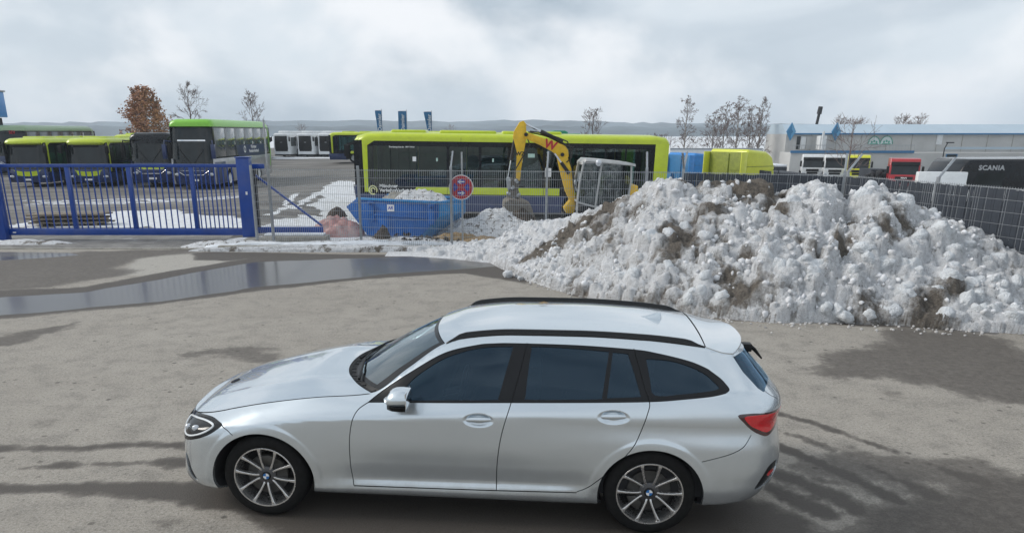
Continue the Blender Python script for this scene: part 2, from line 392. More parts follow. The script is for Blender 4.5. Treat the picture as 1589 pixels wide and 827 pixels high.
# damp bands crossing in front of the car, darker ground under it
paint(WET, sdl(px((-80, 695), (30, 697), (120, 695), (200, 690), (300, 690), (700, 660)), [.06, .06, .05, .07, .11, .2]), .08, .10, 4, .9)
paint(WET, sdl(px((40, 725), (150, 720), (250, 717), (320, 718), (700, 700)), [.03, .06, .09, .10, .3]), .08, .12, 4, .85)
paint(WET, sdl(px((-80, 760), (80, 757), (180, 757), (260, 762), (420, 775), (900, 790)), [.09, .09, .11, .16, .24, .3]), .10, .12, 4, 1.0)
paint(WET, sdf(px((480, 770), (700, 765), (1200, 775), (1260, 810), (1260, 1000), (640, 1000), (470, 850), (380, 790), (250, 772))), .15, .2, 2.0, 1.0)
paint(WET, sdf(px((230, 806), (262, 800), (275, 810), (250, 818))), .1, .15, 3, .5)
paint(WET, sdf(px((-60, 530), (0, 520), (60, 510), (120, 499), (130, 503), (60, 520), (55, 531), (-60, 545))), .12, .22, 3, .62)
paint(WET, sdf(px((40, 650), (90, 648), (80, 662), (45, 664))), .15, .2, 3, .35)
# rest of the street keeps a broken pattern of faint dampness
WET = np.maximum(WET, .55 * ss((fbm(GXf * .6, GYf, .55, 5, 3, .6) - .66) / .10) * (GYf < 19) * (GYf > 1.5))
DRY = np.zeros(len(GXf))
paint(DRY, sdf(px((205, 402), (290, 391), (345, 396), (420, 400), (640, 397), (640, 399), (420, 405), (330, 414), (240, 426), (190, 428))), .15, .18, 1.0)
# snow lying in the yard and by the kerb
def snow_poly(pts, amp=.5, f=.9, val=1.0, blur=.15): paint(SNO, sdf(px(*pts)), blur, amp, f, val, 4)
snow_poly(((494, 300), (520, 282), (545, 278), (560, 300), (560, 335), (530, 345), (498, 335), (480, 322)), .8, .6)
snow_poly(((400, 372), (420, 345), (470, 330), (560, 330), (1080, 325), (1100, 372), (900, 380), (650, 380), (400, 380)), .9, .55, .9)
snow_poly(((330, 374), (400, 366), (520, 372), (700, 378), (850, 370), (850, 392), (700, 392), (500, 386), (345, 386)), .12, 1.5)
snow_poly(((0, 377), (60, 372), (95, 368), (100, 371), (60, 377), (20, 382)), .1, 1.5)
snow_poly(((20, 352), (60, 345), (140, 330), (260, 325), (330, 332), (400, 330), (400, 350), (300, 356), (120, 352)), 1.6, .45, .8, .3)
snow_poly(((30, 300), (390, 296), (390, 306), (30, 312)), 1.5, .35, .5, .4)
snow_poly(((420, 243), (560, 241), (560, 246), (420, 247)), .8, .3, 1.0, .5)
for a in (((440, 318), (460, 300)), ((455, 322), (492, 300)), ((470, 312), (512, 292)), ((420, 332), (450, 318)), ((505, 290), (530, 280))):
    paint(SNO, sdl(px(*a), .16), .08, .25, 2.0, .9)
SNO = np.maximum(SNO, .9 * ss((GYf - 125) / 40))
SNO = np.maximum(SNO, ss((terrain(GXf, GYf) * -1 - 1.2) / .6) * ss((fbm(GXf, GYf, .12, 4, 2) - .46) / .1) * .9)
WET = WET * ss((GYf - 4.05) / .35); YARD = ss((GYf - 19.6) / .3)
gv = np.stack([GXf, GYf, GZ + .012 * (fbm(GXf, GYf, .35, 3, 1) - .5) * (1 - PUD)], 1)
nx, ny = len(gx), len(gy)
ii = (np.arange(ny - 1)[:, None] * nx + np.arange(nx - 1)[None]).ravel()
gf = np.stack([ii, ii + 1, ii + nx + 1, ii + nx], 1)
def grid_mesh(name, V, F, smooth=True):
    me = bpy.data.meshes.new(name); me.vertices.add(len(V)); me.vertices.foreach_set('co', np.ascontiguousarray(V, dtype=np.float32).ravel())
    k = F.shape[1]; me.loops.add(F.size); me.loops.foreach_set('vertex_index', F.ravel().astype(np.int32))
    me.polygons.add(len(F)); me.polygons.foreach_set('loop_start', np.arange(0, F.size, k, dtype=np.int32))
    me.polygons.foreach_set('loop_total', np.full(len(F), k, dtype=np.int32))
    me.update(calc_edges=True); me.validate()
    me.polygons.foreach_set('use_smooth', np.full(len(me.polygons), smooth)); return me
def attr(me, name, A):
    a = me.attributes.new(name, 'FLOAT', 'POINT'); a.data.foreach_set('value', np.ascontiguousarray(A, dtype=np.float32))
def asphalt_material():
    m, nt, b = new_mat('asphalt')
    A = lambda n: nnode(nt, 'ShaderNodeAttribute', attribute_name=n).outputs['Fac']
    big = noise(nt, .35, 6, .6); mid = noise(nt, 3.0, 8, .68); fine = noise(nt, 55, 3, .7); grit = noise(nt, 95, 3, .75); peb = noise(nt, 34, 4, .8)
    base = mixrgb(nt, ramp(nt, big, [(.35, 0), (.65, 1)]), (.290, .260, .220), (.362, .330, .285))
    base = mixrgb(nt, ramp(nt, mid, [(.38, 0), (.5, .25), (.64, 1)]), base, (.215, .195, .168))
    base = mixrgb(nt, ramp(nt, A('dry'), [(0, 0), (1, .75)]), base, (.43, .41, .37))
    base = mixrgb(nt, ramp(nt, fine, [(.40, .0), (.66, .55)]), base, (.44, .42, .385))
    base = mixrgb(nt, ramp(nt, grit, [(.50, 0), (.66, .5)]), base, (.12, .105, .088))
    base = mixrgb(nt, ramp(nt, peb, [(.36, .70), (.45, 0)]), base, (.10, .088, .075))
    base = mixrgb(nt, ramp(nt, peb, [(.57, 0), (.67, .5)]), base, (.50, .475, .43))
    # small crumbs and dark specks
    vo = nnode(nt, 'ShaderNodeTexVoronoi', Scale=5.0); nt.links.new(nt.nodes['TC'].outputs['Object'], vo.inputs['Vector'])
    spk = mth(nt, 'MULTIPLY', ramp(nt, vo.outputs['Distance'], [(.09, 1), (.17, 0)]), ramp(nt, noise(nt, .8, 3), [(.46, 0), (.56, 1)]))
    base = mixrgb(nt, mth(nt, 'MULTIPLY', spk, .75), base, (.06, .052, .045))
    # yard: darker, greyer tarmac with pale dried salt streaks
    mpn = nnode(nt, 'ShaderNodeMapping'); mpn.inputs['Scale'].default_value = (.18, 1.1, 1); nt.links.new(nt.nodes['TC'].outputs['Object'], mpn.inputs['Vector'])
    st = noise(nt, 1.0, 7, .62, mpn.outputs[0])
    yard = mixrgb(nt, ramp(nt, st, [(.40, 0), (.62, 1)]), (.095, .09, .085), (.22, .21, .195))
    base = mixrgb(nt, A('yard'), base, yard)
    # damp asphalt: darker binder, dust washed off
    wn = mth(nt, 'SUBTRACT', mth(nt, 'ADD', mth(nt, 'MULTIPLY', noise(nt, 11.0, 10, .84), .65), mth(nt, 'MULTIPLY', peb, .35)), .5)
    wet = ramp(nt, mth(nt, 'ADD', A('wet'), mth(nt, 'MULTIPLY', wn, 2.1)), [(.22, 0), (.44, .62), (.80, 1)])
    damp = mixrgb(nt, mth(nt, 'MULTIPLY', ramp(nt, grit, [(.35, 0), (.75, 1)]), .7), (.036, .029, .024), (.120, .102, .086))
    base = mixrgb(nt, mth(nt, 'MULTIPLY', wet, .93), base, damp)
    pud = ramp(nt, mth(nt, 'ADD', A('puddle'), mth(nt, 'MULTIPLY', wn, .35)), [(.40, 0), (.56, 1)])
    base = mixrgb(nt, mth(nt, 'MULTIPLY', pud, .8), base, (.060, .056, .052))
    sn = noise(nt, 2.4, 8, .7)
    snow = ramp(nt, mth(nt, 'ADD', A('snow'), mth(nt, 'MULTIPLY', mth(nt, 'SUBTRACT', sn, .5), 1.6)), [(.46, 0), (.56, 1)])
    sc_ = mixrgb(nt, ramp(nt, noise(nt, 6, 6, .7), [(.42, 0), (.68, 1)]), (.74, .77, .81), (.52, .51, .49))
    base = mixrgb(nt, snow, base, sc_)
    nt.links.new(base, b.inputs['Base Color'])
    ro = mth(nt, 'SUBTRACT', .90, mth(nt, 'MULTIPLY', wet, .22))
    ro = mth(nt, 'SUBTRACT', ro, mth(nt, 'MULTIPLY', pud, .39), True)
    ro = mth(nt, 'MAXIMUM', ro, mth(nt, 'MULTIPLY', snow, .7))
    nt.links.new(mth(nt, 'MULTIPLY', pud, .30), b.inputs['Coat Weight']); b.inputs['Coat Roughness'].default_value = .12; b.inputs['Coat IOR'].default_value = 1.6
    nt.links.new(mth(nt, 'MAXIMUM', ro, .15), b.inputs['Roughness'])
    hb = mth(nt, 'ADD', mth(nt, 'MULTIPLY', grit, .55), mth(nt, 'MULTIPLY', fine, .6))
    hb = mth(nt, 'MULTIPLY', hb, mth(nt, 'SUBTRACT', 1.0, mth(nt, 'MULTIPLY', pud, .93)))
    hb = mth(nt, 'ADD', hb, mth(nt, 'MULTIPLY', mth(nt, 'MULTIPLY', snow, sn), 6.0))
    bump(nt, b, hb, .012, .55)
    return m
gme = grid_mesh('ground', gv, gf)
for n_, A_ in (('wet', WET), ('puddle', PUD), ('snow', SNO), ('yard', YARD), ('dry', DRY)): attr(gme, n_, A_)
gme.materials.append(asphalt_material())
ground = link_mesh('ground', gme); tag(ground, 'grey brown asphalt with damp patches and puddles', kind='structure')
def zt(x, y): return float(terrain(x, y))

# ------------------------------------------------------------------ block paving in the gateway
def paving_material():
    m, nt, b = new_mat('block_paving')
    t = nnode(nt, 'ShaderNodeTexCoord'); t.name = 'TC'
    br = nnode(nt, 'ShaderNodeTexBrick', Scale=1.0); br.inputs['Brick Width'].default_value = .20; br.inputs['Row Height'].default_value = .10
    br.inputs['Mortar Size'].default_value = .008; br.inputs['Color1'].default_value = (.24, .23, .215, 1); br.inputs['Color2'].default_value = (.31, .30, .28, 1); br.inputs['Mortar'].default_value = (.10, .095, .085, 1)
    nt.links.new(t.outputs['Object'], br.inputs['Vector'])
    c = mixrgb(nt, ramp(nt, noise(nt, 1.3, 7, .7), [(.42, 0), (.62, .7)]), br.outputs['Color'], (.10, .095, .09))
    c = mixrgb(nt, ramp(nt, noise(nt, .8, 6, .7), [(.60, 0), (.68, .8)]), c, (.55, .56, .57))
    nt.links.new(c, b.inputs['Base Color']); b.inputs['Roughness'].default_value = .75
    bump(nt, b, mth(nt, 'SUBTRACT', 1.0, br.outputs['Fac']), .008, .6); return m
pav = MB(); a0, a1, a2, a3 = G(-60, 388), G(332, 386), G(352, 367), G(10, 367)
pav.add([(a0.x - 3, a0.y, .006), (a1.x, a1.y, .006), (a2.x, a2.y + 1.2, .006), (a3.x - 3, a3.y + 1.2, .006)], [(0, 1, 2, 3)])
pv = pav.build('entrance_paving', paving_material()); tag(pv, 'grey block paved strip under the sliding gate', kind='structure')
# kerb: sunk along the entrance, raised along the fence
kerb = thing('kerb', 'raised concrete kerb edged with snow in front of the mesh fence', 'kerb', (0, 0, 0))
KY = G(560, 388).y; kx = G(338, 388).x
k_mesh = None; kx_ = kx; i = 0
while kx_ < 2.2:
    if k_mesh is None:
        k_ = MB(); k_.box(0, .97, 0, .15, -.05, .11); o = k_.build('kerb_stone', M['concrete'], kerb, bevel=.018); k_mesh = o.data
    else: o = link_mesh('kerb_stone', k_mesh, kerb)
    o.location = (kx_, KY - .02 * i + rnd.uniform(-.01, .01), rnd.uniform(-.008, .006)); o.rotation_euler = (0, 0, R(rnd.uniform(-.8, .8) - 1.1)); kx_ += .985; i += 1
low = thing('sunken_kerb', 'flush kerb line between the asphalt and the paved gateway', 'kerb', (0, 0, 0))
kx_ = kx - .99
while kx_ > -17:
    k_ = MB(); k_.box(0, .97, 0, .12, -.05, .02)
    if k_mesh is not None and kx_ == kx - .99: lo_mesh = k_.build('kerb_stone', M['concrete'], low, bevel=.01); o = lo_mesh
    else: o = link_mesh('kerb_stone', lo_mesh.data, low)
    o.location = (kx_, G(330, 387).y + rnd.uniform(-.01, .01), 0); kx_ -= .985
# ------------------------------------------------------------------ hills on the horizon
def hill(name, x0, x1, y, hfun, mat, kind='structure', label=None):
    n = 220; vs = []; fs = []
    for j, (dy, k) in enumerate(((-60, 0), (-30, .75), (0, 1), (120, .9), (400, 0))):
        for i in range(n + 1):
            x = x0 + (x1 - x0) * i / n; vs.append((x, y + dy, -3 + k * (hfun(x, i) + 3)))
    for j in range(4):
        for i in range(n): a = j * (n + 1) + i; fs.append((a, a + 1, a + n + 2, a + n + 1))
    mb = MB(); mb.add(vs, fs); o = mb.build(name, mat, smooth=True); tag(o, label, kind=kind); return o
M['hill'] = simple('wooded_hill', (.10, .13, .15), .95, var=.45, vscale=.02)
M['field'] = simple('snowy_field', (.55, .58, .62), .9, var=.2, vscale=.01)
def hf(seed, base, amp, tree):
    def f(x, i):
        a = float(fbm(np.array([x / 420.]), np.array([seed * 1.0]), 1, 3, seed % 5)[0]); t = float(fbm(np.array([x / 9.]), np.array([seed * 3.1]), 1, 3)[0])
        return base + amp * (a - .4) * 2 + tree * t
    return f
hill('hills', -1500, 1500, 1150, hf(2, 13, 9, 5), M['hill'], label='low wooded ridge on the horizon')
hill('hills', -900, 900, 620, hf(5, 4.0, 4.5, 4), M['hill'], label='nearer belt of dark woodland on the horizon')

# ------------------------------------------------------------------ trees
def bare_tree(name, label, cat, x, y, h, spread, seed, bark='bark', levels=5, droop=0.0, n0=9, leaves=None, upright=.5, trunk_h=.25, group=None, tw=.036, dens=1.45):
    rr = random.Random(seed); z0 = zt(x, y) - .15; t = thing(name, label, cat, (x, y, z0), 0, group)
    tr = MB(); cr = MB(); tips = []
    th = h * trunk_h; pts = [Vector((0, 0, 0))]
    for k in range(1, 7): pts.append(Vector((rr.gauss(0, .012) * h * k / 6, rr.gauss(0, .012) * h * k / 6, h * .97 * k / 6)))
    r0 = h * .017
    tr.path(pts, [r0 * (1 - .93 * (i / 6) ** .8) + tw * .5 for i in range(7)], 7)
    def along(q):
        f = q * 6; i = min(int(f), 5); return pts[i].lerp(pts[i + 1], f - i)
    def grow_(p, d, L, r, lv):
        k = 3; P = [p]; dd = d.copy()
        for _ in range(k):
            dd = (dd + Vector((rr.gauss(0, .13), rr.gauss(0, .13), rr.gauss(.03, .10) - droop * .22 * (levels - lv) / levels))).normalized(); P.append(P[-1] + dd * L / k)
        cr.path(P, [max(r * (1 - .6 * i / k), tw * .5) for i in range(k + 1)], 4 if lv > 2 else 3)
        if lv <= 1: tips.extend([(P[-1], dd), (P[-2], dd), (P[0], dd)]); return
        if leaves and lv <= 3: tips.extend([(P[1], dd), (P[2], dd)])
        for _ in range(max(2, int(round((3 if lv > 2 else 4) * dens)))):
            q = rr.uniform(.3, 1.0); i = min(int(q * k), k - 1); b = P[i].lerp(P[i + 1], q * k - i)
            side = dd.orthogonal().normalized(); side.rotate(Matrix.Rotation(rr.uniform(0, 6.28), 3, dd))
            nd = (dd * rr.uniform(.7, 1.1) + side * rr.uniform(.5, 1.0) + Vector((0, 0, .15 * upright))).normalized()
            grow_(b, nd, L * rr.uniform(.48, .72), max(r * .52, tw * .5), lv - 1)
    nb = int(n0 * 2.1)
    for i in range(nb):
        q = trunk_h + (1.0 - trunk_h) * (i + rr.random()) / nb; a = i * 2.4 + rr.uniform(-.4, .4)
        env = math.sin(math.pi * min(.96, max(.08, (q - trunk_h) / (1 - trunk_h) * .74 + .20))) ** .7
        d = Vector((math.cos(a), math.sin(a), upright * 1.2 + .9 * (q - .3))).normalized()
        grow_(along(min(q, .99)), d, spread * env * rr.uniform(.48, .68), r0 * .42 * (1.15 - q), levels - 1)
    tr.build('trunk', M[bark], t, smooth=True); cr.build('crown', M['bark'], t)
    if leaves:
        for _ in range(420):
            while True:
                u = Vector((rr.uniform(-1, 1), rr.uniform(-1, 1), rr.uniform(-1, 1)))
                if .25 < u.length < 1: break
            k_ = 1.0 - .30 * max(0, u.z) - .10 * max(0, -u.z)
            c = Vector((u.x * 2.45 * k_, u.y * 2.3 * k_, h * .58 + u.z * h * .40))
            if float(fbm(np.array([c.x * .9 + 7]), np.array([c.z * .9 + c.y * .6]), 1, 3)[0]) < .42: continue
            tips.extend([(c + Vector((rr.gauss(0, .16), rr.gauss(0, .16), rr.gauss(0, .14))), u) for _ in range(5)])
        lf = MB()
        for p, d in tips:
            for _ in range(leaves):
                c = p + Vector((rr.gauss(0, .11), rr.gauss(0, .11), rr.gauss(0, .11))); s = rr.uniform(.07, .14)
                u = Vector((rr.gauss(0, 1), rr.gauss(0, 1), rr.gauss(0, 1))).normalized() * s; w = u.orthogonal().normalized() * s * .6
                lf.add([c - u, c + w, c + u, c - w], [(0, 1, 2, 3)])
        o = lf.build('foliage', M['brownleaf'], t); o['kind'] = 'stuff'
    return t
TY = lambda p, Y, dz=0: XatY(p, Y, dz)
bare_tree('oak_tree', 'oak tree with brown dry leaves behind the left coaches', 'tree', TY(234, 75), 75, 7.0, 2.5, 3, levels=4, leaves=2, n0=13, upright=.30, trunk_h=.18, tw=.04, dens=1.2)
bare_tree('bare_tree', 'leafless tree just right of the brown leaved oak', 'tree', TY(303, 85), 85, 7.6, 2.7, 11, levels=5, n0=8, upright=.9, tw=.024, dens=1.0)
bare_tree('bare_tree', 'leafless tree behind the tail of the tall coach', 'tree', TY(397, 100), 100, 7.4, 2.8, 12, levels=5, n0=8, upright=.9, tw=.026, dens=1.0)
bare_tree('bare_tree', 'wide leafless tree above the rear half of the long bus', 'tree', TY(918, 80), 80, 7.6, 2.6, 21, levels=5, n0=9, upright=1.5, trunk_h=.12, tw=.026, dens=1.0)
bare_tree('bare_tree', 'small leafless tree right of the long bus roof', 'tree', TY(1000, 120), 120, 4.6, 2.6, 23, levels=4, n0=8)
bare_tree('bare_tree', 'small leafless tree left of the tall birch', 'tree', TY(1024, 115), 115, 4.9, 2.4, 24, levels=4, n0=7)
bare_tree('birch_tree', 'tall lone birch standing left of the leafless group', 'tree', TY(1058, 90, -2.3), 90, 9.6, 1.9, 31, 'birch', levels=5, droop=.9, n0=12, upright=.8, trunk_h=.18, tw=.026, dens=1.0)
for i, (p, Yd, h, s, lb) in enumerate(((1100, 92, 6.9, 2.2, 'leafless birch at the left end of the group of birches'), (1118, 96, 7.9, 2.0, 'second birch from the left in the group of birches'), (1137, 90, 8.3, 2.1, 'middle birch of the group, tall and dense'), (1158, 95, 7.4, 1.9, 'birch just right of the middle of the group'), (1172, 91, 8.1, 2.1, 'birch nearest the grey hall in the group of birches'))):
    bare_tree('birch_tree', lb, 'tree', TY(p, Yd, -2.3), Yd, h * 1.13, s * 1.1, 40 + i, 'birch', levels=5, droop=.5, n0=12, upright=1.0, trunk_h=.12, tw=.030, dens=1.0, group='birches left of the hall')
bare_tree('bare_tree', 'spreading leafless tree standing in front of the hall', 'tree', TY(1310, 62, -2.3), 62, 6.0, 3.1, 61, levels=4, n0=6, upright=.35, trunk_h=.3, dens=1.0, tw=.024)
for i, (p, h, lb) in enumerate(((1300, 7.4, 'bare treetop above the hall roof near the chimney'), (1322, 7.0, 'bare treetop above the hall roof right of the chimney'), (1395, 7.6, 'left of the two bushy bare treetops above the hall roof'), (1420, 7.6, 'right of the two bushy bare treetops above the hall roof'))):
    bare_tree('bare_tree', lb, 'tree', TY(p, 118, 0), 118, h, 3.2, 70 + i, levels=4, n0=8, upright=.9, group='trees behind the hall')
for i, (p, Yd) in enumerate(((470, 180), (985, 150), (1040, 160), (700, 200), (845, 170), (868, 175), (1075, 150))):
    bare_tree('bare_tree', ['distant low bare tree above the white buses', 'far bare bush behind the end of the bus roof', 'far bare bush at the foot of the lone birch', 'distant bare tree behind the blue flags', 'distant bare tree left of the green canopies', 'distant bare tree behind the excavator boom', 'far bare bush left of the birch group'][i], 'tree', TY(p, Yd), Yd, 4.6, 2.6, 90 + i, levels=3, n0=8, tw=.03)

# ------------------------------------------------------------------ the hall on the right
BY = 88.0
def bx(p): return XatY(p, BY, 0)
def bz(p): return ZatY(p, BY)
hall = thing('hall_building', 'long pale grey hall with light blue roof edge and blue diamonds', 'building', (bx(1216), BY, -2.7))
hz = lambda p: bz(p) + 2.7; hx = lambda p: bx(p) - bx(1216)
W_ = hx(1760)
boxpart('wall', M['facade'], hall, 0, W_, 0, 6.3, 0, hz(208), bevel=.03)
for k in range(1, 14): boxpart('wall_joint', M['concrete'], hall, k * W_ / 14 - .02, k * W_ / 14 + .02, -.03, -.003, hz(268), hz(209))
fz0, fz1 = hz(208.5), hz(193)
fb = MB(); fb.prism([(-.25, fz0), (-.25, fz0 + .12), (1.6, fz1), (6.2, fz1), (6.2, fz0)], 0, W_, 'yz'); fb.build('fascia', M['fascia'], hall)
boxpart('gutter', M['trimblue'], hall, 0, W_, -.34, -.26, fz0 - .05, fz0 + .10)
boxpart('wall_annex', M['facade'], hall, hx(1209), W_, -3.2, -.02, 0, hz(236), bevel=.03)
boxpart('balcony_edge', M['trimblue'], hall, hx(1208), hx(1392), -3.35, -3.22, hz(236.5), hz(233))
rl = MB()
for k in range(40):
    x = hx(1210) + (hx(1392) - hx(1210)) * k / 39; rl.tube((x, -3.25, hz(233)), (x, -3.25, hz(225)), .02, n=4)
rl.box(hx(1210), hx(1392), -3.28, -3.22, hz(225.5), hz(224.6)); rl.build('railing', M['steel'], hall)
for p0, p1, q0, q1, mt in ((1233, 1238, 212, 232, 'farglass'), (1239, 1247, 212, 232, 'white'), (1247.5, 1256, 211, 232, 'facade')): boxpart('door', M[mt], hall, hx(p0), hx(p1), -.10, -.004, hz(q1), hz(q0), bevel=.02)
boxpart('white_cabinet', M['white'], hall, hx(1258), hx(1268), -1.9, -.9, hz(232), hz(211), bevel=.05)
boxpart('white_pole', M['white'], hall, hx(1259), hx(1261.5), -2.3, -2.1, hz(232), hz(204))
for dpx in (1220, 1289):
    d = MB(); cx, cz = hx(dpx), hz(204.5); a, b_ = .52, .98
    d.prism([(cx - a, cz), (cx, cz + b_), (cx + a, cz), (cx, cz - b_)], -.62, -.40, 'xz'); o = d.build('diamond_sign', M['diamond'], hall, bevel=.02)
    e = MB(); e.prism([(cx, cz + b_ * .9), (cx + a * .85, cz), (cx, cz - b_ * .9), (cx, cz - .25), (cx + a * .38, cz), (cx, cz + .3)], -.65, -.622, 'xz'); e.build('diamond_facet', M['diamond2'], o)
    e = MB(); e.tube((cx, -.3, cz - b_), (cx, -.3, hz(233)), .025, n=5); e.build('bracket', M['steel'], o)
M['mural'] = simple('pale_mural_white', (.62, .68, .68), .8, var=.08)
M['muralgreen'] = simple('mural_green', (.12, .38, .30), .8, var=.3, vscale=3)
for cpx, wpx in ((1352, 9), (1371, 9.5)):
    cx = hx(cpx); w = hx(cpx + wpx) - cx; pts = [(cx + w * math.cos(R(a)), hz(224) + w * 1.25 * math.sin(R(a))) for a in range(0, 181, 15)]
    e = MB(); e.prism(pts, -.09, -.004, 'xz'); o = e.build('arched_panel', M['mural'], hall)
    e = MB()
    for i in range(len(pts) - 1): e.tube((pts[i][0], -.10, pts[i][1]), (pts[i + 1][0], -.10, pts[i + 1][1]), .05, n=5)
    for k in range(3): e.ball((cx + (k - 1) * w * .4, -.11, hz(224) + w * .35 + (k == 1) * .1), (w * .17, .03, w * .2), 7, 5)
    e.tube((cx - w * .7, -.10, hz(223.5)), (cx + w * .7, -.10, hz(223.5)), .05, n=5); e.build('arch_ornament', M['muralgreen'], o)
boxpart('door', M['white'], hall, hx(1448), hx(1457), -.08, -.004, hz(225), hz(208), bevel=.02)
boxpart('wall_ledge', M['fascia'], hall, hx(1437), W_, -3.3, -3.21, hz(231), hz(227.5))
f = boxpart('window', M['trimblue'], hall, hx(1441), hx(1458), -3.26, -3.205, hz(246), hz(238)); boxpart('pane', M['farglass'], f, hx(1442.2), hx(1456.8), -3.275, -3.262, hz(245.2), hz(238.8))
e = MB(); e.tube((hx(1283.5), 4, hz(194)), (hx(1285.5), 4, hz(175)), .16, n=10); e.tube((hx(1285.4), 4, hz(176)), (hx(1286.6), 4, hz(164)), .27, .25, n=10); e.build('chimney_pipe', M['dark'], hall, smooth=True)
# lamp post before the hall
lp = thing('street_lamp', 'thin street lamp with short arm in front of the hall', 'street lamp', (XatY(1455, 70, -2), 70, -2.5))
e = MB(); e.path([(0, 0, 0), (0, 0, 3.9), (.2, 0, 4.4)], .05, 6); e.build('pole', M['dark'], lp); boxpart('lamp_head', M['dark'], lp, .1, .75, -.1, .1, 4.38, 4.48, bevel=.02)
# blue tower building at the far left
bt = thing('workshop_building', 'bright blue clad upper storey at the far left edge', 'building', (XatY(16, 64, 3), 60, zt(-38, 60)))
boxpart('wall', M['dark'], bt, -9, -.45, 0, 3.9, 0, ZatY(182, 60) + .4)
c = MB(); zb, zt_ = ZatY(181, 60) + .4, ZatY(139, 60) + .4
c.box(-9.4, 0, -.35, 4, zb, zt_); c.build('blue_cladding', M['blue'], bt, bevel=.04)
for k in range(9): boxpart('cladding_joint', M['trimblue'], bt, -9.4 + k * 1.15, -9.36 + k * 1.15, -.362, -.351, zb, zt_)
boxpart('roof_edge', M['steel'], bt, -9.5, .1, -.45, 4.1, zt_, zt_ + .12, bevel=.02)
# three blue flags
for i, (p, w, lb) in enumerate(((588, .85, 'left of the three blue upright banner flags above the bus roof'), (625, 1.05, 'middle one of the three blue upright banner flags'), (664, 1.0, 'right of the three blue upright banner flags above the bus roof'))):
    Yf = 95; x = XatY(p, Yf, 3); fl = thing('banner_flag', lb, 'flag', (x, Yf, 0), 0, 'three blue flags behind the bus')
    top = ZatY(172 + i, Yf); bot = 2.4
    e = MB(); e.tube((w * .5, 0, 0), (w * .5, 0, top + .2), .045, .03, n=6); e.tube((-w * .45, 0, top), (w * .5, 0, top + .06), .02, n=5); e.build('pole', M['steel'], fl)
    e = MB(); nseg = 12; rows = []
    lean = (.35, .0, .55)[i]
    for k in range(nseg + 1):
        z = bot + (top - bot) * k / nseg; t_ = k / nseg; rows.append([(-w * .48 + lean * (1 - t_) , .06 * math.sin(k * 1.1), z), (0 + lean * (1 - t_) * .5, .10 * math.sin(k * 1.1 + 1), z), (w * .48, 0, z)])
    vs = [q for r_ in rows for q in r_]; fs = []
    for k in range(nseg):
        for j in range(2): a = k * 3 + j; fs.append((a, a + 1, a + 4, a + 3))
    e.add(vs, fs); e.add([(v[0], v[1] + .02, v[2]) for v in vs], [tuple(reversed(q)) for q in fs]); cl = e.build('cloth', M['flag'], fl, smooth=True)
    text_part('lettering', 'Daimler', .62, M['lettering'], cl, Matrix.Translation((.05 + lean * .3, -.10, (top + bot) / 2 + .1)) @ Matrix.Rotation(R(90), 4, 'X') @ Matrix.Rotation(R(90), 4, 'Z'), .01, .004)

# ------------------------------------------------------------------ damp winter air
hz_box = MB(); hz_box.box(-1700, 1700, -60, 1500, -5.0, 60.0)
hm = bpy.data.materials.new('haze'); hm.use_nodes = True; hm.node_tree.nodes.clear()
ho = hm.node_tree.nodes.new('ShaderNodeOutputMaterial'); hv = hm.node_tree.nodes.new('ShaderNodeVolumePrincipled')
hv.inputs['Color'].default_value = (.80, .88, .96, 1); hv.inputs['Density'].default_value = .0005; hv.inputs['Anisotropy'].default_value = .0
hm.node_tree.links.new(hv.outputs[0], ho.inputs['Volume'])
hz_o = hz_box.build('haze', hm); tag(hz_o, 'pale damp air over the whole yard', kind='stuff')
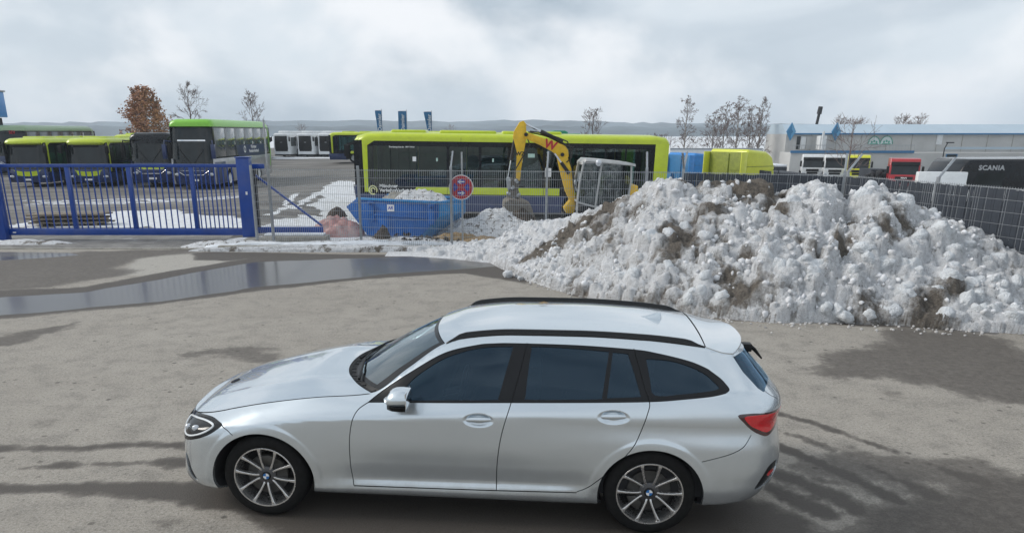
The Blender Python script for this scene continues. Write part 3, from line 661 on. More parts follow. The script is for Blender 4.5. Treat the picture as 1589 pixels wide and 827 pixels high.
# ------------------------------------------------------------------ buses
def wheel_parts(parent, x, y, r, w, sgn, hub='steel', name='wheel'):
    """a wheel with its outer face at y, looking to sgn (-1 = -Y)"""
    mb = MB(); prof = [(r * .60, 0), (r * .66, -.02), (r * .93, -.012), (r, .03), (r, w - .03), (r * .9, w)]
    mb.lathe([(a, -sgn * h) for a, h in prof], 'y', (x, y, r), 20)
    o = mb.build(name, M['rubber'], parent, smooth=True)
    h = MB(); h.lathe([(.001, -sgn * .01), (r * .22, -sgn * .005), (r * .26, -sgn * .04), (r * .50, -sgn * .05), (r * .60, -sgn * .01), (r * .63, -sgn * .02)], 'y', (x, y, r), 20)
    h.build('rim', M[hub], o, smooth=True); return o
def make_bus(label, L=11.5, H=2.98, W=2.5, detail=True):
    """low floor city bus; front at x=0 facing -X"""
    t = thing('city_bus', label, 'bus'); hw = W / 2
    roof_z0 = H - .28; belt = 1.15
    # roof: rounded section swept along the bus, dropping at the front corner
    sec = [(-hw, roof_z0), (-hw, roof_z0 + .13), (-hw + .06, roof_z0 + .21), (-hw + .25, H), (0, H + .03), (hw - .25, H), (hw - .06, roof_z0 + .21), (hw, roof_z0 + .13), (hw, roof_z0)]
    rings = []
    for x, dz, k in ((.10, -.24, .86), (.22, -.10, .95), (.50, -.02, 1), (1.0, 0, 1), (L - .5, 0, 1), (L - .12, -.05, .99), (L, -.16, .94)):
        rings.append([(x, y * k, (z + dz if z > roof_z0 + .01 else z)) for y, z in sec])
    mb = MB(); mb.loft(rings, 0, True, True); mb.build('roof', M['yellow'], t, smooth=True, angle=50)
    # lower body with wheel cut outs
    wx = (2.55, L - 3.25) ; wr = .50
    for sg in (-1, 1):
        mb = MB(); poly = [(.12, .30)]
        for cx in wx:
            poly += [(cx - .60, .30)] + [(cx + .60 * math.cos(a), .50 + .56 * math.sin(a)) for a in [math.pi * (1 - k / 8) for k in range(9)]] + [(cx + .60, .30)]
        poly += [(L - .05, .36), (L - .02, .9), (.05, .9)]
        y0, y1 = sg * hw, sg * (hw - .08); mb.prism(poly, min(y0, y1), max(y0, y1), 'xz'); mb.build('side_panel', M['navy'], t, bevel=.012)
        st = MB()
        st.prism([(2.05, .905), (L - 3.95, .905), (L - 3.95, 1.15), (2.28, 1.15)], sg * hw - .03 * (sg > 0) - .002 * (sg < 0), sg * hw + .03 * (sg < 0) + .002 * (sg > 0), 'xz')
        st.box(L - 2.15, L - .5, min(sg * hw, sg * (hw - .03)), max(sg * hw, sg * (hw - .03)), .905, 1.15); st.build('side_stripe', M['yellow'], t, bevel=.006)
        bk = MB(); yy = sorted((sg * (hw - .006), sg * (hw - .05)))
        bk.box(.30, L - .52, yy[0], yy[1], .90, 1.16)
        # black window frame: pillars and cant strip; panes between
        bk.box(.10, .34, yy[0], yy[1], .95, roof_z0 + .01); bk.box(.36, L - .50, yy[0], yy[1], roof_z0 - .17, roof_z0 + .01)
        xs = [.36, 1.32, 1.36, 2.0, 2.02, 3.38, 3.48, 4.55, 4.65, 5.62, 5.72, 6.9, 7.0, 8.35, 8.45, 9.15, 9.2, 9.9, 9.95, L - .78]
        xs = [x * (L / 11.5) for x in xs[:-1]] + [L - .72]
        for i in range(1, len(xs) - 1, 2): bk.box(xs[i], xs[i + 1], yy[0], yy[1], 1.16, roof_z0 - .16)
        bk.box(L - .74, L - .50, yy[0], yy[1], 1.16, roof_z0 - .16); bk.build('window_frame', M['busblack'], t)
        for x in (3.4, 5.67, 6.95): boxpart('stripe_joint', M['dark'], t, x, x + .012, *sorted((sg * (hw + .0035), sg * (hw - .01))), .91, 1.145)
        for x in (3.9, 7.4): boxpart('roof_joint', M['dark'], t, x, x + .012, *sorted((sg * (hw + .002), sg * (hw - .02))), roof_z0 + .005, roof_z0 + .125)
        for x in (1.3, 4.3, 5.6, 6.9): boxpart('panel_joint', M['black'], t, x, x + .012, *sorted((sg * (hw + .002), sg * (hw - .02))), .32, .895)
        for i in range(0, len(xs), 2):
            p_ = MB(); y_ = sg * (hw - .012); p_.box(xs[i] - .01, xs[i + 1] + .01, min(y_, y_ - sg * .012), max(y_, y_ - sg * .012), 1.15, roof_z0 - .155); p_.build('window_pane', M['busglass'], t)
        fr = MB()
        fr.prism([(.34, .95), (.50, .95), (.50, roof_z0 - .16), (.80, roof_z0 + .02), (.30, roof_z0 + .02)], sg * hw - (.05 if sg > 0 else 0), sg * hw + (.05 if sg < 0 else 0), 'xz'); fr.build('front_pillar', M['yellow'], t, bevel=.02)
        fr = MB(); fr.prism([(L - .52, .88), (L - .02, .88), (L - .02, roof_z0 + .03), (L - .52, roof_z0 + .03)], sg * hw - (.05 if sg > 0 else 0.002), sg * hw + (.05 if sg < 0 else .002), 'xz'); fr.build('rear_frame', M['yellow'], t, bevel=.02)
    boxpart('floor', M['dark'], t, .15, L - .06, -hw + .09, hw - .09, .34, .44)
    boxpart('ceiling', M['dark'], t, .3, L - .1, -hw + .06, hw - .06, roof_z0 - .04, roof_z0 - .01)
    # front end
    fm = MB(); ring = []
    for z, xo in ((.30, .10), (.55, .0), (.95, -.01), (1.10, .02)):
        ring.append([(xo + .22 * abs(v) ** 4, v * hw, z) for v in [k / 6 - 1 for k in range(13)]])
    fm.loft(ring, 0, False, False); fm.build('front_panel', M['navy'], t, smooth=True)
    st = MB(); ring = [[(-.03 + .22 * abs(v) ** 4 + dx, v * hw * .86, z + .16 * v * v) for v in [k / 6 - 1 for k in range(13)]] for z, dx in ((.68, .01), (.96, .0))]
    st.loft(ring, 0, False, False); st.build('front_stripe', M['yellow'], t, smooth=True)
    ws = MB(); ring = [[(.03 + (z - 1.1) * .10 + .20 * abs(v) ** 4, v * (hw - .03), z) for v in [k / 6 - 1 for k in range(13)]] for z in (1.10, 1.6, 2.1, roof_z0 + .06)]
    ws.loft(ring, 0, False, False); ws.build('windscreen', M['farglass'], t, smooth=True)
    ds = MB(); ds.box(.14, .155, -.75, .75, roof_z0 - .26, roof_z0 - .02); ds.build('destination_display', M['black'], t, bevel=.01)
    for s in (-1, 1):
        hl = MB(); hl.ball((.10, s * (hw - .28), .66), (.07, .20, .09), 10, 6); hl.build('headlight', M['lamp'], t, smooth=True)
        mi = MB(); mi.tube((.16, s * (hw - .02), roof_z0 - .05), (-.16, s * (hw + .16), roof_z0 - .16), .03, n=6); mi.box(-.24, -.10, s * hw + (.06 if s > 0 else -.26), s * hw + (.26 if s > 0 else -.06), roof_z0 - .62, roof_z0 - .16); mi.build('mirror', M['black'], t, bevel=.02)
        for cx in wx: wheel_parts(t, cx, s * (hw - .03), wr, .28, s)
    boxpart('number_plate', M['signwhite'], t, -.02, -.012, -.26, .26, .42, .53)
    # back end
    bk = MB(); bk.box(L - .10, L - .03, -hw + .05, hw - .05, .36, .92); bk.build('rear_panel', M['navy'], t, bevel=.02)
    bk = MB(); bk.box(L - .09, L - .035, -hw + .05, hw - .05, .92, roof_z0); bk.build('rear_window', M['farglass'], t)
    for x0, x1, y1 in ((1.3, 2.6, .7), (3.1, 5.2, .85), (5.4, 7.6, .85)): 
        p_ = MB(); p_.box(x0, x1, -y1, y1, H - .04, H + .10); p_.build('roof_unit', M['yellow'], t, bevel=.07, seg=3)
    if detail:
        st = MB()
        for r_ in range(9):
            for s in (-1, 1):
                x = 2.6 + r_ * .85; y = s * .72
                st.box(x, x + .42, y - .4, y + .4, .62, .72); st.box(x + .38, x + .46, y - .4, y + .4, .7, 1.42)
        st.build('seat_row', M['seat'], t)
        po = MB()
        for k in range(5): po.tube((2.2 + k * 1.9, .35 * (-1) ** k, .44), (2.2 + k * 1.9, .35 * (-1) ** k, roof_z0), .02, n=5)
        po.build('grab_pole', M['exyellow'], t)
    return t
def main_bus_marks(t, L=11.5):
    y = -1.2535
    e = MB(); ring = [(.165 * math.cos(R(a)), .165 * math.sin(R(a))) for a in range(0, 360, 15)]
    cx, cz = .66, 1.02
    o = MB()
    for i in range(24):
        a, b = R(15 * i), R(15 * i + 15)
        if 300 <= 15 * i < 330: continue
        for r0, r1 in ((.12, .165),): o.add([(cx + r0 * math.cos(a), y, cz + r0 * math.sin(a)), (cx + r1 * math.cos(a), y, cz + r1 * math.sin(a)), (cx + r1 * math.cos(b), y, cz + r1 * math.sin(b)), (cx + r0 * math.cos(b), y, cz + r0 * math.sin(b))], [(0, 1, 2, 3)])
        if i < 16: o.add([(cx + .05 * math.cos(a), y, cz + .05 * math.sin(a)), (cx + .09 * math.cos(a), y, cz + .09 * math.sin(a)), (cx + .09 * math.cos(b), y, cz + .09 * math.sin(b)), (cx + .05 * math.cos(b), y, cz + .05 * math.sin(b))], [(0, 1, 2, 3)])
    o.build('emblem', M['emblem'], t)
    text_part('lettering', 'Münchner\nVerkehrsVerbund', .165, M['lettering'], t, face_minus_y((.90, y, cz + .07)), .001, .004, 1.0, 'LEFT')
    text_part('lettering', 'Ebersberg-linie.de   MVV 9410', .075, M['lettering'], t, face_minus_y((1.75, y - .001, 2.50)), .001, .001)
    for k, (x, w, h, z) in enumerate(((2.14, .13, .16, 2.02), (3.0, .06, .12, 2.03), (7.0, .22, .30, 1.55), (5.05, .06, .12, 2.03), (6.35, .25, .13, 2.2), (6.1, .06, .12, 2.03))):
        boxpart('sticker', M['signwhite'] if k in (0, 2) else M['muralgreen2'], t, x, x + w, y + .009, y + .013, z, z + h)
M['emblem'] = simple('pale_yellow_emblem', (.72, .74, .35), .5)
M['muralgreen2'] = simple('pale_green_sticker', (.45, .62, .55), .5)
mb_ = make_bus('long lime yellow and navy city bus seen from the side behind the excavator')
BUSY = 27.0
mb_.location = (XatY(549, BUSY, 1.5), BUSY + 1.25, -.16); mb_.rotation_euler = (0, R(.75), R(0)); mb_.scale = (.962, 1, 1)
proto_bus = make_bus('lime and navy city bus directly behind the long one, only its front end showing', detail=False)
c2 = proto_bus; c2.location = (XatY(545, 31.3, 1.5), 31.3 + 1.25, -.2); c2.rotation_euler = (0, R(.75), 0)
main_bus_marks(mb_)
yb = copy_tree(proto_bus); yb.scale = (1, 1, .965)
yard = [(XatY(32, 46, 1) , 46.5, 'lime roofed city bus at the far left end of the front row'), (XatY(127, 46, 1), 46.6, 'second lime roofed city bus from the left in the front row')]
for i, (x, y, lb) in enumerate(yard):
    o = yb if i == 0 else copy_tree(yb)
    o.location = (x, y, zt(x, y)); o.rotation_euler = (0, 0, R(90)); tag(o, lb, group='buses parked in the front row of the yard')
for x, y, lb in ((XatY(180, 62, 2), 64, 'lime roofed bus in the second row left of the brown tree'), (XatY(246, 63, 2), 66, 'lime roofed bus in the second row below the brown tree')):
    o = copy_tree(yb); o.scale = (1, 1, 1.02); o.location = (x, y, zt(x, y)); o.rotation_euler = (0, 0, R(90)); tag(o, lb, group='buses parked in the second row of the yard')
o = copy_tree(yb); o.location = (XatY(511, 76, 1), 77.2, -.05); o.rotation_euler = (0, 0, R(-4)); tag(o, 'dark sided lime roofed bus parked crosswise beside the white buses', group='buses at the back of the yard')
o = copy_tree(yb); o.location = (XatY(560, 66, 2), 68, -.05); o.rotation_euler = (0, 0, R(6)); tag(o, 'lime roofed bus beyond the long bus, only its roof showing', group='buses at the back of the yard')

def make_coach(name, label, L=12, H=3.95, W=2.5, upper=None, side='greylow', roofm='coachgreen', low='navy', marks=False, split=True, front_stripe=None):
    """touring coach; front at x=0 facing -X"""
    t = thing(name, label, 'coach'); hw = W / 2
    mb = MB(); ring = []
    for x, zo, k in ((.15, -.20, .93), (.35, -.03, .99), (.8, 0, 1), (L - .7, -.0, 1), (L - .15, -.12, .97), (L, -.4, .92)):
        ring.append([(x, y * k, z + (zo if z > H - .3 else 0)) for y, z in ((-hw, H - .42), (-hw, H - .26), (-hw + .12, H - .08), (-hw + .4, H), (hw - .4, H), (hw - .12, H - .08), (hw, H - .26), (hw, H - .42))])
    mb.loft(ring); mb.build('roof', M[roofm], t, smooth=True, angle=50)
    wx = (2.7, L - 3.2); beltz = H * .44
    for sg in (-1, 1):
        mb = MB(); poly = [(.15, .30)]
        for cx in wx: poly += [(cx - .62, .30)] + [(cx + .62 * math.cos(a), .52 + .58 * math.sin(a)) for a in [math.pi * (1 - k / 8) for k in range(9)]] + [(cx + .62, .30)]
        poly += [(L - .1, .36), (L, 1.0), (L, beltz), (.10, beltz), (.02, 1.0)]
        y0, y1 = sorted((sg * hw, sg * (hw - .08))); mb.prism(poly, y0, y1, 'xz'); mb.build('side_panel', M[side], t, bevel=.012)
        nw = MB(); nw.box(.14, 2.0, *sorted((sg * (hw + .006), sg * (hw - .02))), .32, 1.55); nw.build('front_side_panel', M[low], t, bevel=.01)
        y0, y1 = sorted((sg * (hw - .008), sg * (hw - .05)))
        g = MB(); g.box(.30, L - .03, y0, y1, beltz, H - .42); g.build('window_band', M['busblack'], t)
        n = 6; x0 = .45
        for k in range(n):
            a = x0 + k * (L - .7) / n; p_ = MB(); p_.box(a + .03, a + (L - .7) / n - .03, *sorted((sg * (hw - .001), sg * (hw - .012))), beltz + .08, H - .50); p_.build('window_pane', M['coachglass'], t, bevel=.004)
        for cx in wx: wheel_parts(t, cx, sg * (hw - .03), .52, .28, sg, 'white')
        tb = MB(); tb.prism([(L - .55, H - .42), (L - .42, H - .42), (L + .0, 1.9), (L - .30, .9), (L - .42, .9), (L - .13, 1.9)], sg * hw - (.03 if sg > 0 else .004), sg * hw + (.004 if sg > 0 else .03), 'xz'); tb.build('tail_stripe', M[roofm], t)
    nv = 13; V = [k / 6 - 1 for k in range(nv)]
    def fr(nm, mt, zs, w=hw, dx=0.0):
        q = MB(); q.loft([[(xo + dx + .25 * abs(v) ** 4, v * w, z) for v in V] for z, xo in zs], 0, False, False); return q.build(nm, M[mt], t, smooth=True)
    fr('front_panel', low, ((.28, .12), (.55, 0), (1.0, -.02), (1.45, .02)))
    fr('windscreen', 'farglass', ((1.45, .02), (2.0, .06), (2.72 if split else H - .6, .12)), hw - .02)
    if split:
        fr('screen_divider', 'chrome', ((2.72, .10), (2.80, .11)), hw * .86, -.02); fr('upper_windscreen', 'farglass', ((2.72, .12), (3.3, .17), (H - .26, .24)), hw - .02)
    else: fr('front_header', upper or 'busblack', ((H - .62, .10), (H - .25, .20)), hw - .01, -.01)
    if front_stripe: 
        q = MB(); q.loft([[(-.04 + .25 * abs(v) ** 4, v * hw * .85, z + .12 * v * v) for v in V] for z in (1.06, 1.2)], 0, False, False); q.build('front_stripe', M[front_stripe], t, smooth=True)
    g = MB(); g.path([(-.045, -.9, 1.05), (-.05, -.55, .82), (-.05, .55, .82), (-.045, .9, 1.05)], .022, 6); g.path([(-.045, -.75, 1.07), (-.05, .75, 1.07)], .015, 6); g.build('grille_trim', M['chrome'], t)
    for s in (-1, 1):
        hl = MB(); hl.ball((.09, s * (hw - .28), .86), (.09, .2, .1), 10, 6); hl.build('headlight', M['lamp'], t, smooth=True)
        mi = MB(); mi.path([(.2, s * (hw - .05), 2.7), (-.3, s * (hw + .12), 2.75), (-.34, s * (hw + .14), 2.5)], .04, 6); mi.box(-.42, -.26, s * hw + (.04 if s > 0 else -.26), s * hw + (.26 if s > 0 else -.04), 1.75, 2.55); mi.build('mirror', M['navy' if split else 'black'], t, bevel=.04)
        wp = MB(); wp.tube((.0, s * .1, 1.5), (.03, s * .75, 2.3), .012, n=5); wp.build('wiper', M['black'], t)
    boxpart('number_plate', M['signwhite'], t, -.045, -.035, -.27, .27, .48, .60)
    boxpart('rear_wall', M[side], t, L - .10, L - .02, -hw + .04, hw - .04, .36, H - .42)
    boxpart('floor', M['dark'], t, .3, L - .1, -hw + .09, hw - .09, .34, .44)
    if marks:
        nv_ = MB(); y = -hw - .004
        nv_.prism([(4.6, beltz - .02), (10.6, beltz - .02), (10.3, 2.45), (4.2, 2.45)], y - .003, y + .004, 'xz'); o = nv_.build('livery_panel', M['navy'], t)
        text_part('lettering', 'Münchner\nVerkehrsVerbund', .30, M['lettering'], o, face_minus_y((7.9, y - .006, 2.16)), .002, .006)
        e = MB(); e.lathe([(.14, 0), (.22, 0), (.22, .004), (.14, .004)], 'y', (5.95, y - .008, 2.16), 20); e.build('emblem', M['lettering'], o)
    return t
M['coachglass'] = simple('tinted_coach_glass', (.13, .145, .15), .10, .3, coat=.6, var=.2, vscale=.4)
co = make_coach('touring_coach', 'tall coach with bright green roof edge and two stacked windscreens', marks=True)
x = XatY(295, 44.5, 2); co.location = (x, 44.6, zt(x, 44)); co.rotation_euler = (0, 0, R(90))
co3 = make_coach('touring_coach', 'dark fronted coach with thin lime chevron left of the tall coach', H=3.2, roofm='busblack', side='navy', split=False, front_stripe='yellow')
x = XatY(226, 46, 2); co3.location = (x, 46.4, zt(x, 46)); co3.rotation_euler = (0, 0, R(90))
co5 = make_coach('touring_coach', 'coach with pale green frame in the back row at far left', L=11, H=3.75, roofm='palegreen', side='palegreen', split=False)
x = XatY(14, 60, 2); co5.location = (x, 60, zt(x, 60)); co5.rotation_euler = (0, 0, R(90))
text_part('destination', 'SEV', .32, M['signred'], co5, face_minus_x((.06, -.35, 3.2)), .004, .006)
# white buses far back
def make_white_bus(label):
    t = thing('white_bus', label, 'bus'); W, H, L = 2.5, 3.0, 11.0; hw = W / 2
    mb = MB(); ring = []
    for x, k, zo in ((.0, .94, -.10), (.15, 1, 0), (L - .2, 1, 0), (L, .95, -.1)):
        ring.append([(x, y * k, z + (zo if z > 1 else 0)) for y, z in ((-hw, .32), (-hw, 2.3), (-hw + .08, 2.6), (-hw + .3, 2.72), (hw - .3, 2.72), (hw - .08, 2.6), (hw, 2.3), (hw, .32))])
    mb.loft(ring); mb.build('body', M['white'], t, smooth=True, angle=35)
    q = MB(); q.box(1.0, 6.5, -.95, .95, 2.70, 2.98); q.build('roof_unit', M['white'], t, bevel=.12, seg=3)
    q = MB(); q.prism([(-hw + .32, .66), (hw - .32, .66), (hw - .22, 1.0), (hw - .30, 2.42), (-hw + .30, 2.42), (-hw + .22, 1.0)], -.02, -.002, 'yz'); q.build('front_glazing', M['black'], t, bevel=.01)
    boxpart('badge', M['steel'], t, -.03, -.021, -.16, .16, 1.66, 1.72)
    for sg in (-1, 1):
        for k in range(6):
            a = .5 + k * 1.7; p_ = MB(); p_.box(a, a + 1.5, *sorted((sg * (hw - .01), sg * (hw + .006))), 1.25, 2.25); p_.build('window_pane', M['coachglass'], t)
        for cx in (2.5, L - 3.2): wheel_parts(t, cx, sg * (hw + .004), .48, .28, sg)
        mi = MB(); mi.tube((.1, sg * hw, 2.4), (-.15, sg * (hw + .15), 2.3), .03, n=5); mi.box(-.22, -.08, *sorted((sg * (hw + .06), sg * (hw + .24))), 1.8, 2.3); mi.build('mirror', M['black'], t, bevel=.02)
    boxpart('skirt', M['black'], t, .08, L - .1, -hw + .1, hw - .1, .15, .34)
    return t
wb = make_white_bus('')
for i, (p, lb) in enumerate(((437, 'leftmost of the three white buses with black front glazing'), (474, 'middle of the three white buses with black front glazing'), (506, 'rightmost white bus, half hidden by the dark lime roofed bus'))):
    o = wb if i == 0 else copy_tree(wb); o.location = (XatY(p, 92, 1), 92, zt(0, 92)); o.rotation_euler = (0, 0, R(80)); o.scale = (1, .80, 1); tag(o, lb, group='white buses at the back of the yard')
o = copy_tree(wb); o.location = (XatY(404, 84, 1), 84, 0); o.rotation_euler = (0, 0, R(110)); tag(o, 'white bus angled beside the tail of the tall coach', group='white buses at the back of the yard')

# ------------------------------------------------------------------ lorries in the lower lot
def make_truck(label, paint, visor='black', high=True, rear='flat', L=2.3):
    """cab over engine lorry; cab front at x=0 facing -X"""
    t = thing('lorry', label, 'lorry'); W = 2.45; hw = W / 2; H = 3.15 if high else 2.9; P = M[paint]
    mb = MB(); ring = []
    for y in (-hw, -hw + .07, hw - .07, hw):
        k = .05 if abs(y) > hw - .01 else 0
        ring.append([(.0 + k, y, .55 + k), (-.02 + k, y, 1.45), (.22 + k, y, 2.45), (.42 + k, y, H - k * .6), (.9, y, H + .08 - k), (L, y, H + .05 - k), (L, y, .95), (1.75, y, .95), (1.75, y, 1.25), (.6, y, 1.25), (.6, y, .55 + k)])
    mb.loft(ring, 0, True, True); cab = mb.build('cab', P, t, bevel=.03, seg=2)
    q = MB(); q.add([(-.012, -hw + .12, 1.52), (-.012, hw - .12, 1.52), (.215, hw - .14, 2.50), (.215, -hw + .14, 2.50)], [(0, 1, 2, 3)]); q.add([(.02, -hw + .12, 1.52), (.02, hw - .12, 1.52), (.245, hw - .14, 2.50), (.245, -hw + .14, 2.50)], [(3, 2, 1, 0)]); q.build('windscreen', M['farglass'], cab)
    q = MB(); q.prism([(.02, 2.50), (.12, 2.52), (.28, 2.86), (.10, 2.84)], -hw + .08, hw - .08, 'xz'); q.build('sun_visor', M[visor], cab, bevel=.01)
    q = MB(); q.box(-.05, -.005, -.72, .72, 1.0, 1.32); q.box(-.05, -.005, -.62, .62, .66, .94); q.build('grille', M['black'], cab, bevel=.015)
    for z in (1.08, 1.16, 1.24): boxpart('grille_bar', M['dark'], cab, -.062, -.052, -.68, .68, z, z + .02)
    q = MB(); q.box(-.12, .3, -hw, hw, .32, .58); q.build('bumper', P, t, bevel=.05)
    boxpart('number_plate', M['signwhite'], t, -.135, -.123, -.26, .26, .42, .52)
    for s in (-1, 1):
        hl = MB(); hl.prism([(.80, .60), (1.16, .62), (1.16, .95), (.86, .82)] if s > 0 else [(-1.16, .62), (-.80, .60), (-.86, .82), (-1.16, .95)], -.03, .03, 'yz'); hl.build('headlight', M['lamp'], cab, bevel=.01)
        w = MB(); y0, y1 = sorted((s * (hw + .006), s * (hw - .02))); w.prism([(.38, 1.58), (1.20, 1.58), (1.20, 2.36), (.50, 2.36)], y0, y1, 'xz'); w.build('side_window', M['farglass'], cab)
        mi = MB(); mi.path([(.15, s * hw, 2.45), (-.05, s * (hw + .2), 2.42), (-.05, s * (hw + .2), 1.6), (.12, s * hw, 1.6)], .02, 5); mi.box(-.12, .0, *sorted((s * (hw + .08), s * (hw + .28))), 1.65, 2.38); mi.build('mirror', M['black'], cab, bevel=.02)
        for cx in (1.15,) + ((4.2,) if rear else ()): wheel_parts(t, cx, s * (hw - .03), .50, .28, s)
        st = MB(); st.box(.35, .85, *sorted((s * (hw - .1), s * (hw - .01))), .35, .42); st.box(.35, .85, *sorted((s * (hw - .1), s * (hw - .01))), .65, .70); st.build('step', M['dark'], t)
    if rear: boxpart('chassis', M['dark'], t, 1.9, 5.6, -.45, .45, .62, .88, bevel=.02); boxpart('fifth_wheel', M['dark'], t, 3.7, 4.7, -.5, .5, .88, 1.05, bevel=.02)
    return t
def place(o, p, Y, rz, dz=0.0, z=None):
    x = XatY(p, Y, 0); o.location = (x, Y, (zt(x, Y) if z is None else z) + dz); o.rotation_euler = (0, 0, R(rz)); return o
# row of four facing the camera
tr1 = make_truck('white lorry cab at the left end of the row before the hall', 'white'); place(tr1, 1262, 76, 72, .98); tr1.scale = (.74, .8, .72)
tr2 = copy_tree(tr1); tag(tr2, 'white lorry cab with pale grille between the white and the yellow cabs'); place(tr2, 1297, 74, 72, .98)
M['lemon'] = simple('lemon_yellow_paint', (.72, .72, .03), .35, coat=.3)
tr3 = make_truck('lemon yellow lorry cab in the row in front of the hall', 'lemon'); place(tr3, 1333, 73, 70, .98); tr3.scale = (.74, .8, .72)
tr4 = make_truck('dark red lorry cab facing the camera right of the yellow one', 'red'); place(tr4, 1404, 58, 68, 0, -1.32); tr4.scale = (.8, .84, .70)
text_part('lettering', 'MAN', .22, M['lettering'], tr4, face_minus_x((-.066, 0, 1.17)), .003, .006)
# lime cab seen from behind at its side, roof and sleeper
M['lime'] = simple('pale_lime_paint', (.66, .70, .05), .34, coat=.4, var=.05)
M['darklime'] = simple('dull_green_yellow_plastic', (.22, .26, .03), .55, var=.2)
def cab_from_behind(label, paint, dark, x, y, z, rz, H=3.4):
    """sleeper cab facing +X, its back to -X"""
    t = thing('lorry', label, 'lorry', (x, y, z), R(rz)); t.scale = (.88, 1, 1); P = M[paint]; hw = 1.22
    mb = MB(); ring = []
    for yy, k in ((-hw, .10), (-hw + .10, 0), (hw - .10, 0), (hw, .10)):
        ring.append([(-.9, yy, .9), (-.9, yy, H - .1 - k), (-.8, yy, H - k), (.55, yy, H - .10 - k), (1.0, yy, H - .32 - k), (1.25 - k * .4, yy, H - .85), (1.36 - k * .4, yy, 1.5), (1.36 - k * .4, yy, .6), (.6, yy, .6), (.5, yy, .9)])
    mb.loft(ring); cab = mb.build('cab', P, t, bevel=.035, seg=3)
    bk = MB(); bk.box(-.94, -.905, -hw + .06, hw - .06, .9, H - .14)
    for k in range(3): bk.box(-.97, -.93, -hw + .25, -.25, 1.2 + k * .62, 1.24 + k * .62)
    bk.box(-1.0, -.92, -.12, .12, .9, H - .2); bk.box(-1.15, -.91, .55, 1.05, 1.0, 2.1); bk.build('rear_wall', M[dark], t, bevel=.01)
    sp = MB(); sp.box(-1.35, -.9, -hw, -hw + .05, .9, H - .12); sp.build('side_air_deflector', P, t, bevel=.015)
    sp = MB(); sp.box(-1.35, -.9, hw - .05, hw, .9, H - .12); sp.build('side_air_deflector', P, t, bevel=.015)
    w = MB(); w.prism([(.10, 1.75), (1.02, 1.75), (1.06, 2.38), (.10, 2.46)], -hw - .006, -hw + .02, 'xz'); w.build('side_window', M['farglass'], cab, bevel=.01)
    l = MB(); l.box(-.9, 1.25, -hw - .004, -hw + .01, 2.60, 2.63); l.build('panel_joint', M[dark], cab)
    w = MB(); w.prism([(1.14, H - .90), (1.24, H - 1.0), (1.38, 1.55), (1.32, 1.55)], -hw + .15, hw - .15, 'xz'); w.build('windscreen', M['farglass'], cab)
    mi = MB(); mi.path([(1.15, -hw, 2.45), (1.32, -hw - .22, 2.42), (1.32, -hw - .22, 1.6)], .02, 5); mi.box(1.26, 1.38, -hw - .3, -hw - .1, 1.6, 2.3); mi.build('mirror', M['black'], cab, bevel=.02)
    for s in (-1, 1):
        wheel_parts(t, .3, s * (hw - .04), .5, .28, s); wheel_parts(t, -3.0, s * (hw - .04), .5, .28, s)
    boxpart('chassis', M['dark'], t, -4.2, -.9, -.45, .45, .6, .85); return t
cab_from_behind('lime green sleeper cab seen from its side above the snow heap', 'lime', 'darklime', XatY(1151, 37, 1), 37.5, -1.36, 29)
cab_from_behind('bright blue sleeper cab at the end of the long bus', 'blue', 'trimblue', XatY(1076, 45, 1), 45.5, -1.62, 25, 3.3)
# white trailer roof behind them, dark covered lorry, white flat trailer, black cab
tl = thing('box_trailer', 'long white box trailer behind the blue and lime cabs', 'trailer', (XatY(1037, 50, 0), 50, -2.15))
boxpart('box_body', M['white'], tl, 0, 6.0, 0, 2.5, 1.0, 3.95, bevel=.04); boxpart('roof_rail', M['steel'], tl, 0, 6.0, -.02, .05, 3.90, 3.98); boxpart('chassis', M['dark'], tl, .2, 5.8, .6, 1.9, .6, 1.0)
for s in (1.2, 4.8): wheel_parts(tl, s, .05, .5, .3, -1)
tt = thing('covered_trailer', 'dark tarpaulin covered trailer with snow on its rim left of the white cabs', 'trailer', (XatY(1222, 50, 0), 50, -2.4))
q = MB(); q.prism([(-1.6, .9), (2.0, .9), (2.0, 2.55), (-.9, 2.7)], 0, 6, 'xz'); q.build('tarpaulin', M['tarp'], tt, bevel=.06)
boxpart('snowy_rim', M['snow'], tt, -1.75, 2.1, -.25, .02, 1.12, 1.36, bevel=.06); boxpart('chassis', M['dark'], tt, -1.5, 1.9, .2, 5.8, .5, .9)
for s in (-1.0, 1.4): wheel_parts(tt, s, .05, .45, .3, -1)
t5 = thing('flat_trailer', 'dark box trailer behind the lime cab', 'trailer', (XatY(1200, 70, 0), 70, -2.5))
boxpart('box_body', M['tarp'], t5, -1.3, 1.3, 0, 6, .9, 2.3, bevel=.04); boxpart('snow_cover', M['snow'], t5, -1.3, 1.3, 0, 6, 2.3, 2.5, bevel=.07); wheel_parts(t5, -.8, .02, .45, .3, -1); wheel_parts(t5, .8, .02, .45, .3, -1)
